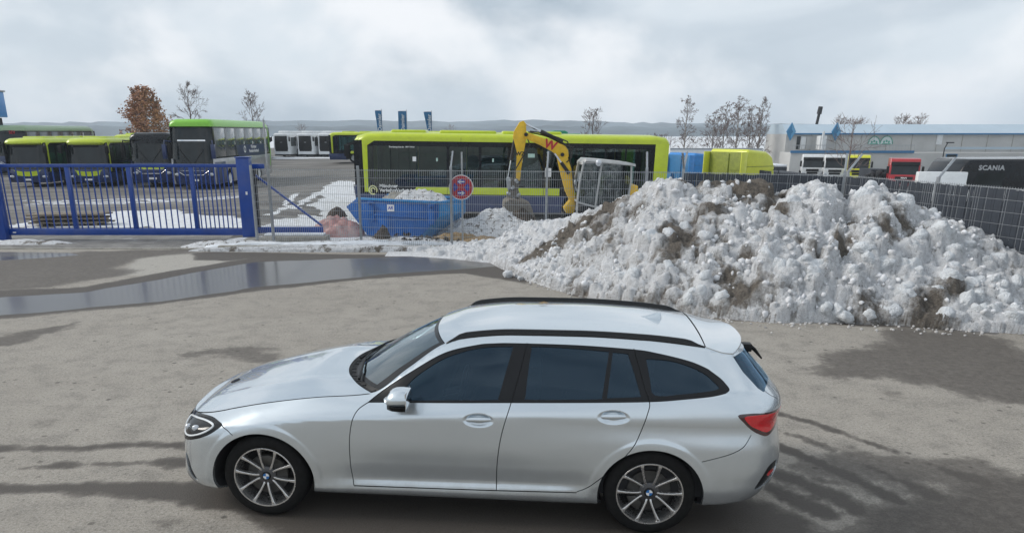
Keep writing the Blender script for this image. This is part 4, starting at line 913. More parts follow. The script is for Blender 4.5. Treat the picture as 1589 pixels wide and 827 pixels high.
# pallets / machine between yellow and red
mc = thing('steel_rack', 'grey rack of machine parts between the yellow and red cabs', 'rack', (XatY(1362, 60, 0), 60, -2.4))
q = MB(); rr = random.Random(4)
for k in range(7): q.tube((-1.0 + k * .33, 0, .6), (-1.0 + k * .33, 0, 1.6), .05, n=5)
q.box(-1.1, 1.2, -.1, 1.2, .5, .62); q.build('rack_frame', M['steel'], mc)
q = MB()
for k in range(16): q.ball((rr.uniform(-.6, 1.1), rr.uniform(0, 1), rr.uniform(1.5, 2.2)), (rr.uniform(.12, .3), .2, rr.uniform(.1, .25)), 7, 5)
q.build('machine_part', M['dark'], mc)
bt2 = thing('container', 'dark box beside the red lorry cab', 'container', (XatY(1374, 60, 0), 61, -2.4)); boxpart('box_body', M['tarp'], bt2, -.6, .9, 0, 2, .2, 2.4, bevel=.03)
for k in range(4): boxpart('rib', M['dark'], bt2, -.5 + k * .42, -.45 + k * .42, -.03, -.001, .25, 2.35)
# red lorry load and black cab near the right edge
ft = thing('flatbed_trailer', 'white decked flatbed beside the black cab beyond the dark fence', 'trailer', (XatY(1420, 24, 0), 24.6, -1.6), R(-8))
boxpart('deck', M['white'], ft, .05, 9.5, 0, 2.4, 2.28, 2.50, bevel=.03); boxpart('chassis', M['dark'], ft, .4, 9, .5, 1.9, 1.6, 2.27)
boxpart('headboard', M['white'], ft, 1.0, 2.6, 2.1, 2.35, 2.5, 3.1, bevel=.03)
for s in (1.5, 2.7, 7.0): wheel_parts(ft, s, .05, .5, .3, -1)
bc = thing('lorry', 'black high roofed lorry cab at the right edge beyond the fence', 'lorry', (XatY(1457, 27, 0), 28, -1.55), R(-4))
q = MB(); ring = []
for y, k in ((-1.2, .08), (-1.1, 0), (1.1, 0), (1.2, .08)):
    ring.append([(.0 + k, y, .8), (.0 + k, y, 2.05), (.55 + k, y, 3.28), (.75, y, 3.46 - k), (4.8, y, 3.50 - k), (4.9, y, .8)])
q.loft(ring); cb = q.build('cab', M['busblack'], bc, bevel=.04)
q = MB(); q.prism([(.75, 2.15), (1.9, 2.15), (1.9, 3.0), (1.05, 3.0)], -1.21, -1.19, 'xz'); q.build('side_window', M['farglass'], cb)
q = MB(); q.box(1.92, 4.7, -1.23, -1.2, .9, 2.35); q.build('lower_panel', M['tarp'], cb, bevel=.01)
text_part('lettering', 'SCANIA', .22, M['steel'], cb, face_minus_y((1.45, -1.215, 3.17)), .004, .01, 1.15)
for s in (1.0, 3.8): wheel_parts(bc, s, -1.15, .5, .3, -1)
# green canopies beyond the long bus
for i, (p0, p1, y0, lb) in enumerate(((861, 875, 203, 'taller green canopy showing over the long bus roof'), (883, 898, 207.5, 'lower green canopy showing over the long bus roof'))):
    Yc = 60; g_ = thing('green_canopy', lb, 'canopy', (XatY((p0 + p1) / 2, Yc, 2), Yc, 0), 0, 'green canopies behind the bus'); w = (XatY(p1, Yc, 2) - XatY(p0, Yc, 2)) / 2 + .35; h = ZatY(y0, Yc)
    q = MB(); q.prism([(-w, h - .45), (w, h - .45), (w * .9, h - .1), (w * .6, h), (-w * .6, h), (-w * .9, h - .1)], 0, 2.5, 'xz'); q.build('canopy_cover', M['green'], g_, bevel=.05)
    q = MB()
    for a in (-w * .85, w * .85):
        for b in (.1, 2.4): q.tube((a, b, 0), (a, b, h - .4), .05, n=6)
    q.build('leg', M['steel'], g_)
# ------------------------------------------------------------------ gate
GYd = G(390, 372).y; gl, gr = G(24, 369).x, G(384, 369).x
gate = thing('sliding_gate', 'bright blue sliding gate of thin upright bars, closed across the entrance', 'gate', (gl, GYd, 0)); GL = gr - gl
top = 2.0; b0, b1 = .13, .31
boxpart('bottom_beam', M['gateblue'], gate, -.05, GL + .05, -.07, .07, b0, b1, bevel=.008)
boxpart('top_rail', M['gateblue'], gate, -.05, GL + .05, -.045, .045, top - .085, top, bevel=.006)
boxpart('sticker', M['signwhite'], gate, .25, .34, -.075, -.071, .19, .22)
vx = [0.0] + [XatY(p, GYd, .3) - gl for p in (119, 212, 307)]; upm = None
for x in vx:
    o = boxpart('upright', M['gateblue'], gate, -.055, .055, -.05, .05, b1, top - .085, bevel=.006) if upm is None else link_mesh('upright', upm, gate)
    upm = o.data; o.location.x = x
ends = vx + [GL + .0]; bm_ = None
for k in range(len(ends) - 1):
    for j in range(1, 10):
        x = ends[k] + (ends[k + 1] - ends[k]) * j / 10
        if bm_ is None:
            o = boxpart('bar', M['gateblue'], gate, -.0135, .0135, -.0135, .0135, b1 - .01, top - .08); bm_ = o.data
        else: o = link_mesh('bar', bm_, gate)
        o.location.x = x
# counterbalance tail of the gate, seen through the mesh
tx = G(508, 366).x - gl
boxpart('tail_beam', M['gateblue'], gate, GL + .28, tx, .24, .36, b0 + .02, b1, bevel=.006)
q = MB(); q.tube((GL + .30, .30, top - .22), (tx - .02, .30, b1 + .03), .035, n=4); q.build('tail_brace', M['gateblue'], gate)
boxpart('tail_upright', M['dark'], gate, GL + .34, GL + .42, .26, .34, b0, top - .1); boxpart('tail_stub', M['gateblue'], gate, GL + .28, GL + .66, .25, .35, top - .13, top - .01, bevel=.006)
po = thing('gate_post', 'thick blue post at the right end of the gate on a concrete block', 'gate post', (G(393, 371).x, GYd - .08, 0))
boxpart('post', M['gateblue'], po, -.17, .17, -.14, .14, 0.10, top + .16, bevel=.012); boxpart('label_plate', M['signwhite'], po, .02, .07, -.146, -.142, 1.22, 1.30)
boxpart('top_plate', M['gateblue'], po, -.19, .19, -.16, .16, top + .165, top + .19, bevel=.006); boxpart('base_plate', M['steel'], po, -.2, .2, -.17, .17, .085, .099)
po2 = thing('gate_post', 'leaning looking blue post at the left end of the gate', 'gate post', (G(4, 374).x - .02, GYd - .12, 0))
boxpart('post', M['gateblue'], po2, -.13, .13, -.12, .12, 0, top + .02, bevel=.012)
for nm, a, b, h, lb in (('concrete_block', 377, 404, .10, 'short concrete block under the right gate post'), ('concrete_block', 405, 506, .17, 'long concrete foundation block under the tail of the gate')):
    p0, p1 = G(a, 378), G(b, 378); o = boxpart(nm, M['concrete'], None, p0.x, p1.x, p0.y + .05, p0.y + .6, -.03, h, bevel=.015); tag(o, lb, 'concrete block', 'concrete blocks at the gate')
    if b > 500:
        o2 = boxpart('snow_cover', M['snow'], o, p0.x + .03, p1.x - .1, p0.y + .2, p0.y + .56, h, h + .05, bevel=.02); o2['kind'] = 'stuff'

# ------------------------------------------------------------------ mesh fence
FT = 1.92
fence = thing('mesh_fence', 'grey double wire mesh fence running from the gate behind the snow heap', 'fence', (0, 0, 0))
FA = Vector((G(404, 380).x, 19.15, 0)); FB = Vector((4.55, 17.75, 0)); FC = Vector((7.68, 16.35, 0)); FD = Vector((11.3, 2.6, 0))
def wire_panel(L, H=FT, z0=.10, mat='steel', r=.0032, name='mesh_panel', parent=None):
    mb = MB(); n = int(round(L / .05))
    for i in range(n + 1):
        x = L * i / n; mb.box(x - r, x + r, -r, r, z0, H + .02)
    k = 0; z = z0 + .03
    while z < H:
        for s in (-1, 1): mb.box(0, L, s * .008 - r * .8, s * .008 + r * .8, z - r, z + r)
        z += .2
    mb.box(0, L, -.006, .006, H - .012, H + .0)
    return mb.build(name, M[mat], parent)
def run(A, B, fence, slats=False, arms=None, z0=.10, step=2.5):
    d = B - A; L = d.length; n = max(1, int(round(L / step))); ang = math.atan2(d.y, d.x); pl = L / n; mesh = None; sl = None
    for i in range(n):
        p = A + d * i / n
        if mesh is None: o = wire_panel(pl - .03, parent=fence, z0=z0); mesh = o.data
        else: o = link_mesh('mesh_panel', mesh, fence)
        o.location = p + Vector((math.cos(ang), math.sin(ang), 0)) * .015; o.rotation_euler = (0, 0, ang)
        if slats:
            m_ = int((pl - .05) / .05)
            for j in range(m_):
                if sl is None:
                    mb = MB(); mb.box(-.0235, .0235, -.004, .004, z0 + .04, FT - .02); s_ = mb.build('privacy_strip', M['slat'], fence); sl = s_.data
                else:
                    s_ = link_mesh('privacy_strip', sl, fence)
                s_.location = p + Vector((math.cos(ang), math.sin(ang), 0)) * (.025 + (j + .5) * .05) + Vector((0, 0, rnd.uniform(-.008, .008))); s_.rotation_euler = (rnd.uniform(-.004, .004), 0, ang + rnd.uniform(-.02, .02))
    for i in range(n + 1):
        p = A + d * i / n; out = Vector((-math.sin(ang), math.cos(ang), 0))
        post(p + out * .045, out, fence, (arms or (lambda k: 1))(i), ang)
def post(p, out, parent, arm, ang):
    mb = MB(); mb.box(-.03, .03, -.02, .02, -.1, 2.02)
    M4 = Matrix.Translation(p) @ Matrix.Rotation(ang, 4, 'Z'); q = MB(); q.add(mb.v, mb.f, 0, M4)
    def arm_(s):
        a = Vector((0, 0, 2.0)); b = Vector((0, s * .30, 2.36)); pts = []
        q.tube(M4 @ a, M4 @ b, .026, .026, n=4)
        for k in range(3):
            c = a.lerp(b, .35 + .3 * k); q.box(c.x - .035, c.x - .028, c.y - .01, c.y + .01, c.z - .012, c.z + .012, M=M4)
    if arm == 5: return
    if arm in (1, 2): arm_(1)
    if arm == 2: arm_(-1)
    if arm == 3:
        q.tube(M4 @ Vector((0, 0, 2.0)), M4 @ Vector((0, 0, 3.1)), .02, n=5)
    q.build('post', M['steel'], parent)
run(FA, Vector((FA.x + .42, FA.y, 0)) , fence, step=.4, arms=lambda k: 0 if k == 0 else 3)
def on_line(p):
    Y_ = 18.6
    for _ in range(5):
        x = XatY(p, Y_, 1); Y_ = FA.y + (FB.y - FA.y) * (x - FA.x - .42) / (FB.x - FA.x - .42)
    return Vector((x, Y_, 0))
run(Vector((FA.x + .42, FA.y, 0)), on_line(1000), fence, arms=lambda k: 3 if k == 0 else (0 if k == 1 else 1), step=(on_line(1000) - on_line(430)).length / 4)
run(on_line(1000) + Vector((.02, 0, 0)), FB, fence, arms=lambda k: 5, step=2.5)
fence2 = thing('privacy_fence', 'mesh fence closed with dark anthracite strips behind the snow heap', 'fence', (0, 0, 0))
run(FB + Vector((.03, 0, 0)), FC, fence2, True, arms=lambda k: 2 if k % 2 == 0 else 1, z0=-.1)
fence3 = thing('privacy_fence', 'dark strip filled fence running towards the camera at the right edge', 'fence', (0, 0, 0))
run(FC + Vector((.01, -.03, 0)), FD, fence3, True, arms=lambda k: 1, z0=-.1)
# ------------------------------------------------------------------ no stopping sign
SX, SY, SZ = XatY(715.5, 18.55, 1.5), 18.62, 1.52
sg = thing('traffic_sign', 'round red and blue no stopping sign with two white arrows', 'sign', (SX, SY, 0))
q = MB(); q.tube((0.02, .03, 0), (0.02, .03, 2.35), .022, n=10); q.build('pole', M['steel'], sg, smooth=True)
def disc(nm, mt, r, y, th=.004, parent=sg):
    q = MB(); q.prism([(r * math.cos(R(a)), SZ + r * math.sin(R(a))) for a in range(0, 360, 8)], y, y + th, 'xz'); return q.build(nm, M[mt], parent)
disc('sign_back', 'steel', .298, -.012, .010); disc('rim', 'signwhite', .300, -.018); disc('red_disc', 'signred', .278, -.023)
for a0 in (0, 180):
    q = MB(); pts = [(.065 * math.cos(R(a0)), SZ)] + [(.195 * math.cos(R(a0 + a)), SZ + .195 * math.sin(R(a0 + a))) for a in range(-34, 35, 6)]
    q.prism(pts, -.027, -.024, 'xz'); q.build('blue_field', M['signblue'], sg)
for a0 in (90, 270):
    q = MB(); c = SZ + (.135 if a0 == 90 else -.135); q.prism([(-.085, c - .05), (.085, c - .05), (.1, c + .02), (.05, c + .055), (-.05, c + .055), (-.1, c + .02)] if a0 == 90 else [(-.085, c + .05), (.085, c + .05), (.1, c - .02), (.05, c - .055), (-.05, c - .055), (-.1, c - .02)], -.027, -.024, 'xz'); q.build('blue_field', M['signblue'], sg)
for s, c in ((-1, SZ + .135), (1, SZ - .135)):
    q = MB(); q.prism([(s * .085, c), (s * .02, c + .05), (s * -.005, c + .05), (s * .035, c + .014), (s * -.08, c + .014), (s * -.08, c - .014), (s * .035, c - .014), (s * -.005, c - .05), (s * .02, c - .05)], -.031, -.028, 'xz'); q.build('arrow', M['signwhite'], sg)
q = MB(); q.box(-.03, .06, -.002, .06, SZ - .15, SZ - .12); q.box(-.03, .06, -.002, .06, SZ + .12, SZ + .15); q.build('clamp', M['steel'], sg)

# ------------------------------------------------------------------ skip
sk = thing('skip', 'blue steel rubble skip heaped with snow and earth behind the mesh fence', 'skip', (XatY(680, 19.95, 1.0), 19.95, 0), R(-27))
# local: x from -2.75 (left end) to 0 (right end), y 0..1.55 away, trapezoid side
SIDE = [(-2.62, 1.06), (-3.02, .80), (-2.32, .03), (-.66, .03), (0, .66), (0, 1.02)]
for y0, y1, nm in ((0, .03, 'side_wall'), (1.50, 1.53, 'side_wall')):
    q = MB(); q.prism(SIDE, y0, y1, 'xz'); q.build(nm, M['skipblue'], sk, bevel=.006)
q = MB()
def plate(q, a, b, y0, y1, t=.025):
    a = Vector((a[0], 0, a[1])); b = Vector((b[0], 0, b[1])); n = (b - a).normalized(); n = Vector((-n.z, 0, n.x)) * t
    q.prism([(a.x, a.z), (b.x, b.z), (b.x + n.x, b.z + n.z), (a.x + n.x, a.z + n.z)], y0, y1, 'xz')
plate(q, SIDE[1], SIDE[2], .03, 1.5); plate(q, SIDE[2], SIDE[3], .03, 1.5); plate(q, SIDE[3], SIDE[4], .03, 1.5); q.build('floor_plate', M['skipblue'], sk)
q = MB(); q.box(-.03, 0.02, .03, 1.5, .66, 1.02); q.build('end_wall', M['skipblue_lit'], sk, bevel=.006)
q = MB(); plate(q, (.012, .66), (-.648, .02), .02, 1.51, -.012); q.build('end_slope', M['skipblue_lit'], sk)
q = MB(); q.box(-2.62, .05, -.04, .06, 1.01, 1.07); q.box(-2.62, .05, 1.47, 1.57, 1.01, 1.07); q.box(-.04, .06, -.04, 1.57, 1.0, 1.06); q.build('rim_rail', M['skipblue_lit'], sk, bevel=.01)
q = MB(); q.box(-2.3, -.35, -.03, .0, .60, .645); q.build('side_rib', M['skipblue'], sk, bevel=.006)
for x in (-2.15, -.2):
    q = MB(); q.tube((x, -.14, .93), (x, .0, .93), .045, n=10); q.box(x - .10, x + .10, -.03, -.0, .45, 1.0); q.build('lifting_lug', M['skipblue'], sk, bevel=.004)
boxpart('sticker', M['signwhite'], sk, -1.62, -1.40, -.008, -.001, .74, .92); text_part('lettering', 'AR', .13, M['signblue'], sk, face_minus_y((-1.51, -.010, .83)), .001, .003)
def heap(name, mat, parent, L, W, H, seed, loc, dirt=None, z0=0, n=44, pw=.8):
    vs = []; fs = []
    u = np.linspace(-1, 1, n); X, Y = np.meshgrid(u, u); r = np.sqrt(X ** 2 + Y ** 2)
    nz = fbm(X * 3 + seed, Y * 3 + seed * 2, 1.0, 5, seed % 5, .62)
    Z = H * np.clip(1 - r ** 2, 0, 1) ** pw * (.55 + .9 * nz) + H * .25 * (nz - .5) * (r < 1); Z[r >= 1] = -.03
    V = np.stack([X.ravel() * L / 2, Y.ravel() * W / 2, Z.ravel() + z0], 1)
    i2 = (np.arange(n - 1)[:, None] * n + np.arange(n - 1)[None]).ravel()
    me = grid_mesh(name, V, np.stack([i2, i2 + 1, i2 + n + 1, i2 + n], 1)); me.materials.append(mat); o = link_mesh(name, me, parent); o.location = loc; return o
def dirty_snow_material(name, dirt_scale=3.0, dirt_lo=.50, dirt_hi=.60, attrname=None):
    m, nt, b = new_mat(name)
    f = noise(nt, dirt_scale, 8, .72); g = noise(nt, 11, 8, .75); h = noise(nt, 36, 5, .7)
    base = mixrgb(nt, ramp(nt, g, [(.36, 1), (.50, .35), (.62, 0)]), (.90, .915, .94), (.66, .665, .675))
    k = ramp(nt, f, [(dirt_lo, 0), (dirt_hi, 1)])
    if attrname:
        at = nnode(nt, 'ShaderNodeAttribute', attribute_name=attrname).outputs['Fac']
        v = mth(nt, 'ADD', at, mth(nt, 'MULTIPLY', mth(nt, 'SUBTRACT', mth(nt, 'ADD', mth(nt, 'MULTIPLY', f, .35), mth(nt, 'MULTIPLY', g, .65)), .5), 2.6))
        k = ramp(nt, v, [(.46, 0), (.60, .5), (.98, 1)])
    base = mixrgb(nt, ramp(nt, noise(nt, 19, 9, .8), [(.32, .8), (.42, 0)]), base, (.30, .285, .27))
    pep = noise(nt, 60, 3, .8)
    base = mixrgb(nt, mth(nt, 'MULTIPLY', ramp(nt, pep, [(.57, 0), (.64, 1)]), ramp(nt, noise(nt, 1.7, 5, .7), [(.38, .15), (.62, .9)])), base, (.16, .145, .125))
    soil = mixrgb(nt, ramp(nt, h, [(.35, 0), (.65, 1)]), (.060, .047, .034), (.21, .175, .135))
    base = mixrgb(nt, mth(nt, 'MULTIPLY', k, .92), base, soil)
    nt.links.new(base, b.inputs['Base Color']); b.inputs['Roughness'].default_value = .92; b.inputs['Specular IOR Level'].default_value = .15
    cr = noise(nt, 24, 8, .8)
    hh = mth(nt, 'ADD', mth(nt, 'ADD', mth(nt, 'MULTIPLY', g, .9), mth(nt, 'MULTIPLY', h, .4)), mth(nt, 'MULTIPLY', cr, .8)); bump(nt, b, hh, .06, 1.0); return m
M['dsnow'] = dirty_snow_material('dirty_snow', 3.0, .52, .62)
M['spotsnow'] = dirty_snow_material('soil_speckled_snow', 7.0, .55, .59)
o = heap('snow_load', M['spotsnow'], None, 2.1, 1.3, .36, 5, (0, 0, 0), n=50); 
off = sk.matrix_basis @ Vector((-1.05, .78, .86)); o.location = off; o.rotation_euler = (0, 0, R(-27)); tag(o, 'heap of snow with dark crumbs lying in the blue skip', 'snow heap')
o = heap('rubble_load', M['concrete'], None, 1.0, .9, .30, 8, (0, 0, 0), n=26); o.location = sk.matrix_basis @ Vector((-1.9, .85, .84)); tag(o, 'grey rubble at the left end of the load in the skip', 'rubble')
# heaps around the skip and under the excavator bucket
o = heap('snow_heap', M['spotsnow'], None, 3.4, 2.4, .60, 3, (XatY(765, 21.2, .2), 21.4, 0), n=60); tag(o, 'snow heap flecked with black soil beneath the excavator bucket', 'snow heap')
o = heap('soil_heap', M['soil'], None, 1.4, 1.2, .62, 7, (XatY(812, 21.3, .2), 21.5, 0), n=40); tag(o, 'dark soil heap directly under the excavator bucket', 'soil heap')
o = heap('sand_heap', M['sand'], None, 1.5, .6, .25, 9, (XatY(705, 19.7, 0), 19.9, 0), n=30); tag(o, 'small brown earth heap at the right foot of the skip', 'soil heap')
o = heap('sand_heap', M['sand'], None, 1.7, .5, .20, 12, (XatY(755, 19.5, 0), 19.5, 0), n=30); tag(o, 'low brown earth ridge right of the sign pole', 'soil heap')
o = heap('snow_bank', M['spotsnow'], None, 5.8, .6, .15, 14, (XatY(600, 19.4, 0), 19.55, 0), n=70); tag(o, 'low snow bank along the foot of the fence before the skip', 'snow bank')
o = heap('rubble_heap', M['soil'], None, .6, .4, .42, 15, (XatY(594, 19.6, 0), 19.62, 0), n=24); tag(o, 'small dark rubble clump leaning on the skip wall', 'rubble')
o = heap('snow_bank', M['spotsnow'], None, 3.0, .7, .17, 18, (XatY(372, 19.2, 0), 19.05, 0), n=50); tag(o, 'snow strip around the foot of the right gate post', 'snow bank')
o = heap('snow_bank', M['dsnow'], None, 8.6, .30, .13, 21, (XatY(560, 18.4, 0), G(560, 389).y - .10, 0), n=90, pw=.4); tag(o, 'thin line of snow lying in the gutter in front of the kerb', 'snow bank')
o = heap('snow_bank', M['snow'], None, 8.0, .30, .17, 24, (XatY(560, 18.8, 0), G(560, 388).y + .24, 0), n=90, pw=.4); tag(o, 'thin line of snow lying on the kerb below the fence', 'snow bank')
o = heap('snow_bank', M['dsnow'], None, 2.4, .6, .10, 27, (G(40, 379).x, G(40, 379).y + .1, 0), n=40); tag(o, 'small snow patch under the left end of the gate', 'snow bank')
# stack of planks behind the gate bars at the left
pk = thing('plank_stack', 'low stack of weathered planks behind the left end of the gate', 'plank stack', (G(45, 352).x, G(45, 352).y, 0), R(8)); plm = None
M['wood'] = simple('weathered_wood', (.20, .17, .13), .85, var=.3, vscale=9)
for k in range(3):
    for j in range(5):
        if plm is None: q = MB(); q.box(0, 2.3, 0, .14, 0, .045); o = q.build('plank', M['wood'], pk, bevel=.004); plm = o.data
        else: o = link_mesh('plank', plm, pk)
        o.location = (rnd.uniform(-.15, .15), j * .16, .08 + k * .12)
for x in (.3, 1.9): boxpart('bearer', M['wood'], pk, x, x + .1, 0, .8, 0, .078)
# pink plastic sheeting heap
pbx = heap('plastic_sheet_heap', M['pinkbag'], None, 1.5, .9, .42, 19, (XatY(525, 21.2, 0), 21.3, 0), n=40, pw=.45); tag(pbx, 'crumpled pink plastic sheeting left of the blue skip', 'plastic sheeting')
o = heap('soil_heap', M['soil'], None, .6, .5, .22, 22, (XatY(523, 22.5, 0), 22.6, .42), n=20); tag(o, 'dark lump on top of the pink sheeting', 'soil heap')
# debris in the snow below the skip
lf = MB(); rr = random.Random(5)
for c in (625, 655, 685, 700):
    for k in range(14):
        p = G(c + rr.uniform(-12, 12), 377 + rr.uniform(-5, 6)); s = rr.uniform(.04, .12); a = rr.uniform(0, 3)
        lf.add([(p.x - s * math.cos(a), p.y - s * math.sin(a), .14), (p.x, p.y - s * .3, .17 + rr.random() * .06), (p.x + s * math.cos(a), p.y + s * math.sin(a), .15), (p.x, p.y + s * .4, .13)], [(0, 1, 2, 3)])
o = lf.build('dead_leaves', M['soil']); tag(o, 'dark dead leaves and twigs scattered on the snow before the skip', kind='stuff')

# ------------------------------------------------------------------ excavator
EY = 22.6
def E_(px, py, dy=0): return Vector((XatY(px, EY + dy, ZatY(py, EY + dy)), EY + dy, ZatY(py, EY + dy)))
ex = thing('excavator', 'yellow compact excavator with grey cab digging behind the fence', 'excavator', (XatY(935, EY, 0), EY, 0))
EB = ex.matrix_basis.inverted() if False else Matrix.Translation(-Vector((XatY(935, EY, 0), EY, 0)))
def epts(l, dy=0): return [EB @ E_(a, b, dy) for a, b in l]
def eplate(name, mat, pts, w, parent=ex, yc=0.0, bevel=.012):
    p = epts(pts); q = MB(); q.prism([(v.x, v.z) for v in p], yc - w / 2, yc + w / 2, 'xz'); return q.build(name, mat, parent, bevel=bevel)
def ecyl(name, a, b, r=.055, rod=.028, split=.55, yc=0.0, parent=ex):
    p, q_ = epts([a, b]); p.y = q_.y = yc; m_ = p.lerp(q_, split); q = MB(); q.tube(m_, q_, r, n=10); o = q.build(name, M['hose'], parent, smooth=True)
    q = MB(); q.tube(p, m_, rod, n=8); q.build('piston_rod', M['chrome'], o, smooth=True); return o
# stick (vertical arm)
eplate('stick', M['exyellow'], [(806, 190), (812, 187.5), (816, 192), (817, 212), (813.5, 232), (808.5, 262), (806, 288), (801, 288), (801, 262), (802, 236), (796, 214), (797, 205)], .17)
# outer boom with knee
bo = eplate('outer_boom', M['exyellow'], [(816, 207), (822, 207), (845, 215.5), (862, 221), (876, 226), (881, 233), (882, 243), (877, 248), (868, 244), (856, 235), (838, 225.5), (820, 217.5), (814, 214)], .24)
eplate('inner_boom', M['exyellow'], [(864, 243), (880, 243), (886, 262), (888, 285), (892, 305), (892, 322), (888, 330), (880, 329), (878, 322), (884, 312), (877, 297), (870, 270)], .26)
eplate('boom_foot', M['exyellow'], [(884, 310), (892, 314), (890, 330), (878, 330), (874, 322)], .42)
ecyl('stick_cylinder', (814, 192), (873, 221), .062, .03, .42)
ecyl('bucket_cylinder', (788, 276), (799, 216), .05, .026, .45, -.02)
ecyl('boom_cylinder', (860, 238), (882, 269), .05, .028, .45, -.17)
ecyl('lift_cylinder', (884, 300), (866, 252), .05, .028, .3, .17)
text_part('lettering', 'W', .34, M['exred'] if 'exred' in M else M['signred'], bo, face_minus_y(EB @ E_(853.5, 225.5) + Vector((0, -.125, 0))) @ Matrix.Rotation(R(-18), 4, 'Z'), .002, .012)
text_part('lettering', 'WZ', .15, M['hose'], ex, face_minus_y(EB @ E_(807, 239) + Vector((0, -.09, 0))) @ Matrix.Rotation(R(80), 4, 'Z') @ Matrix.Rotation(R(-80), 4, 'Z'), .002, .006)
for a in ((816, 209), (872, 240), (888, 318), (805, 283)):
    q = MB(); p = epts([a])[0]; q.tube(p + Vector((0, -.17, 0)), p + Vector((0, .17, 0)), .055, n=12); q.build('pivot_pin', M['dark'], ex, smooth=True)
for pts, yc in (([(822, 204), (845, 207), (866, 214), (880, 220), (885, 232), (884, 250), (890, 275), (890, 300)], -.10), ([(820, 205), (842, 210), (864, 217), (878, 224), (882, 236), (880, 255), (886, 280), (888, 305)], .10), ([(817, 212), (822, 225), (813, 240), (800, 262), (795, 280)], -.10), ([(874, 225), (888, 228), (886, 245), (878, 252)], -.15)):
    q = MB(); p = epts(pts)
    for v in p: v.y = yc
    q.path(p, .018, 6); q.build('hydraulic_hose', M['hose'], ex, smooth=True)
# quick coupler, tilt rotator and bucket
eplate('coupler', M['exdirt'], [(788, 276), (803, 277), (806, 287), (803, 297), (792, 298), (788, 290)], .20)
eplate('link_arm', M['steel'], [(785, 277), (791, 275), (793, 292), (788, 296)], .26)
eplate('tilt_unit', M['exdirt'], [(789, 296), (804, 294), (808, 304), (800, 314), (792, 311), (786, 304)], .30)
q = MB()
for p in epts([(790, 280), (802, 282), (796, 290), (790, 300), (803, 303), (797, 308)]): q.tube(p + Vector((0, -.19, 0)), p + Vector((0, .1, 0)), .045, n=8); q.ball(p + Vector((rnd.uniform(-.05, .05), -.16, rnd.uniform(-.05, .05))), .05, 7, 5)
q.build('coupler_fitting', M['steel'], ex, smooth=True)
bp = epts([(779, 322), (781, 311), (790, 306), (812, 310), (822, 315), (829, 336), (815, 333), (800, 329), (788, 327)])
q = MB(); rg = []
for yy, k in ((-.55, .90), (-.50, 1), (.5, 1), (.55, .9)):
    c = sum(bp, Vector()) / len(bp); rg.append([(c.x + (v.x - c.x) * k, yy, c.z + (v.z - c.z) * k) for v in bp])
q.loft(rg); bk = q.build('bucket', M['exdirt'], ex, bevel=.03, seg=3)
q = MB()
for k in range(5):
    y = -.45 + k * .225; a, b = epts([(824, 332), (833, 343)]); q.prism([(a.x - .08, a.z), (a.x + .05, a.z + .06), (b.x, b.z)], y - .035, y + .035, 'xz')
q.build('bucket_tooth', M['exdirt'], bk)
# house and cab: the machine faces left
CY0, CY1 = -.75, .45
def E2(px, py, y): # point of the picture at local depth y
    return EB @ E_(px, py, y)
q = MB(); q.box(-.80, .90, -.70, .85, .60, .98); q.build('upper_frame', M['dark'], ex, bevel=.08, seg=3)
q = MB(); q.box(.0, .85, .46, .95, .95, 1.55); q.build('engine_cover', M['exyellow'], ex, bevel=.10, seg=3)
q = MB(); q.box(-.82, -.60, -.25, .1, 1.0, 1.18); q.build('front_console', M['exyellow'], ex, bevel=.06, seg=3)
f0, f1 = E2(906, 252, CY0), E2(896, 313, CY0); m0, m1 = E2(934, 252, CY0), E2(924, 318, CY0); r0, r1 = E2(980, 256, CY0), E2(975, 308, CY0)
cb_t = m0.z
cabp = MB()
for y in (CY0, CY1):
    for a, b in ((f0, f1), (m0, m1), (r0, r1)): cabp.path([(b.x, y, b.z - .45), (b.x, y, b.z), (a.x * .5 + b.x * .5 - (.03 if a is f0 else -.03 if a is r0 else 0), y, (a.z + b.z) / 2), (a.x, y, a.z)], .030, 8)
    cabp.path([(f1.x, y, f1.z - .02), (m1.x, y, m1.z - .06), (r1.x, y, m1.z - .06)], .030, 8)
    cabp.path([(f0.x, y, f0.z), (m0.x, y, m0.z), (r0.x, y, r0.z)], .032, 8)
for z_, p in ((f0.z, f0), (f1.z, f1), (r0.z, r0)): cabp.path([(p.x, CY0, p.z), (p.x, CY1, p.z)], .030, 8)
cab_o = cabp.build('cab_frame', M['exgrey'], ex, smooth=True)
q = MB(); rg = []
for x_, z_, k in ((f0.x - .06, f0.z + .00, .92), (f0.x + .06, f0.z + .10, 1), (m0.x, m0.z + .07, 1.02), (r0.x - .05, r0.z + .06, 1), (r0.x + .12, r0.z + .02, .94)):
    yc = (CY0 + CY1) / 2; hw_ = (CY1 - CY0) / 2 + .06; z_ -= .03; rg.append([(x_, yc - hw_ * k, z_ - .04), (x_, yc - hw_ * k * .9, z_ + .03), (x_, yc + hw_ * k * .9, z_ + .03), (x_, yc + hw_ * k, z_ - .04)])
q.loft(rg); q.build('cab_roof', M['exgrey'], cab_o, smooth=True, angle=35)
M['cabglass'] = glass('cab_window_glass', (.40, .50, .46), fac=.15)
for pts in ([f0, m0, m1, f1], [m0, r0, Vector((r1.x, r1.y, r1.z - .1)), m1]):
    for y in (CY0 + .01, CY1 - .01):
        q = MB(); q.add([(p.x, y, p.z) for p in pts] + [(p.x, y + .006, p.z) for p in pts], [(0, 1, 2, 3), (7, 6, 5, 4)]); q.build('window_pane', M['cabglass'], cab_o)
q = MB(); q.add([(f0.x, CY0, f0.z), (f0.x, CY1, f0.z), (f1.x, CY1, f1.z), (f1.x, CY0, f1.z)], [(0, 1, 2, 3)]); q.build('window_pane', M['cabglass'], cab_o)
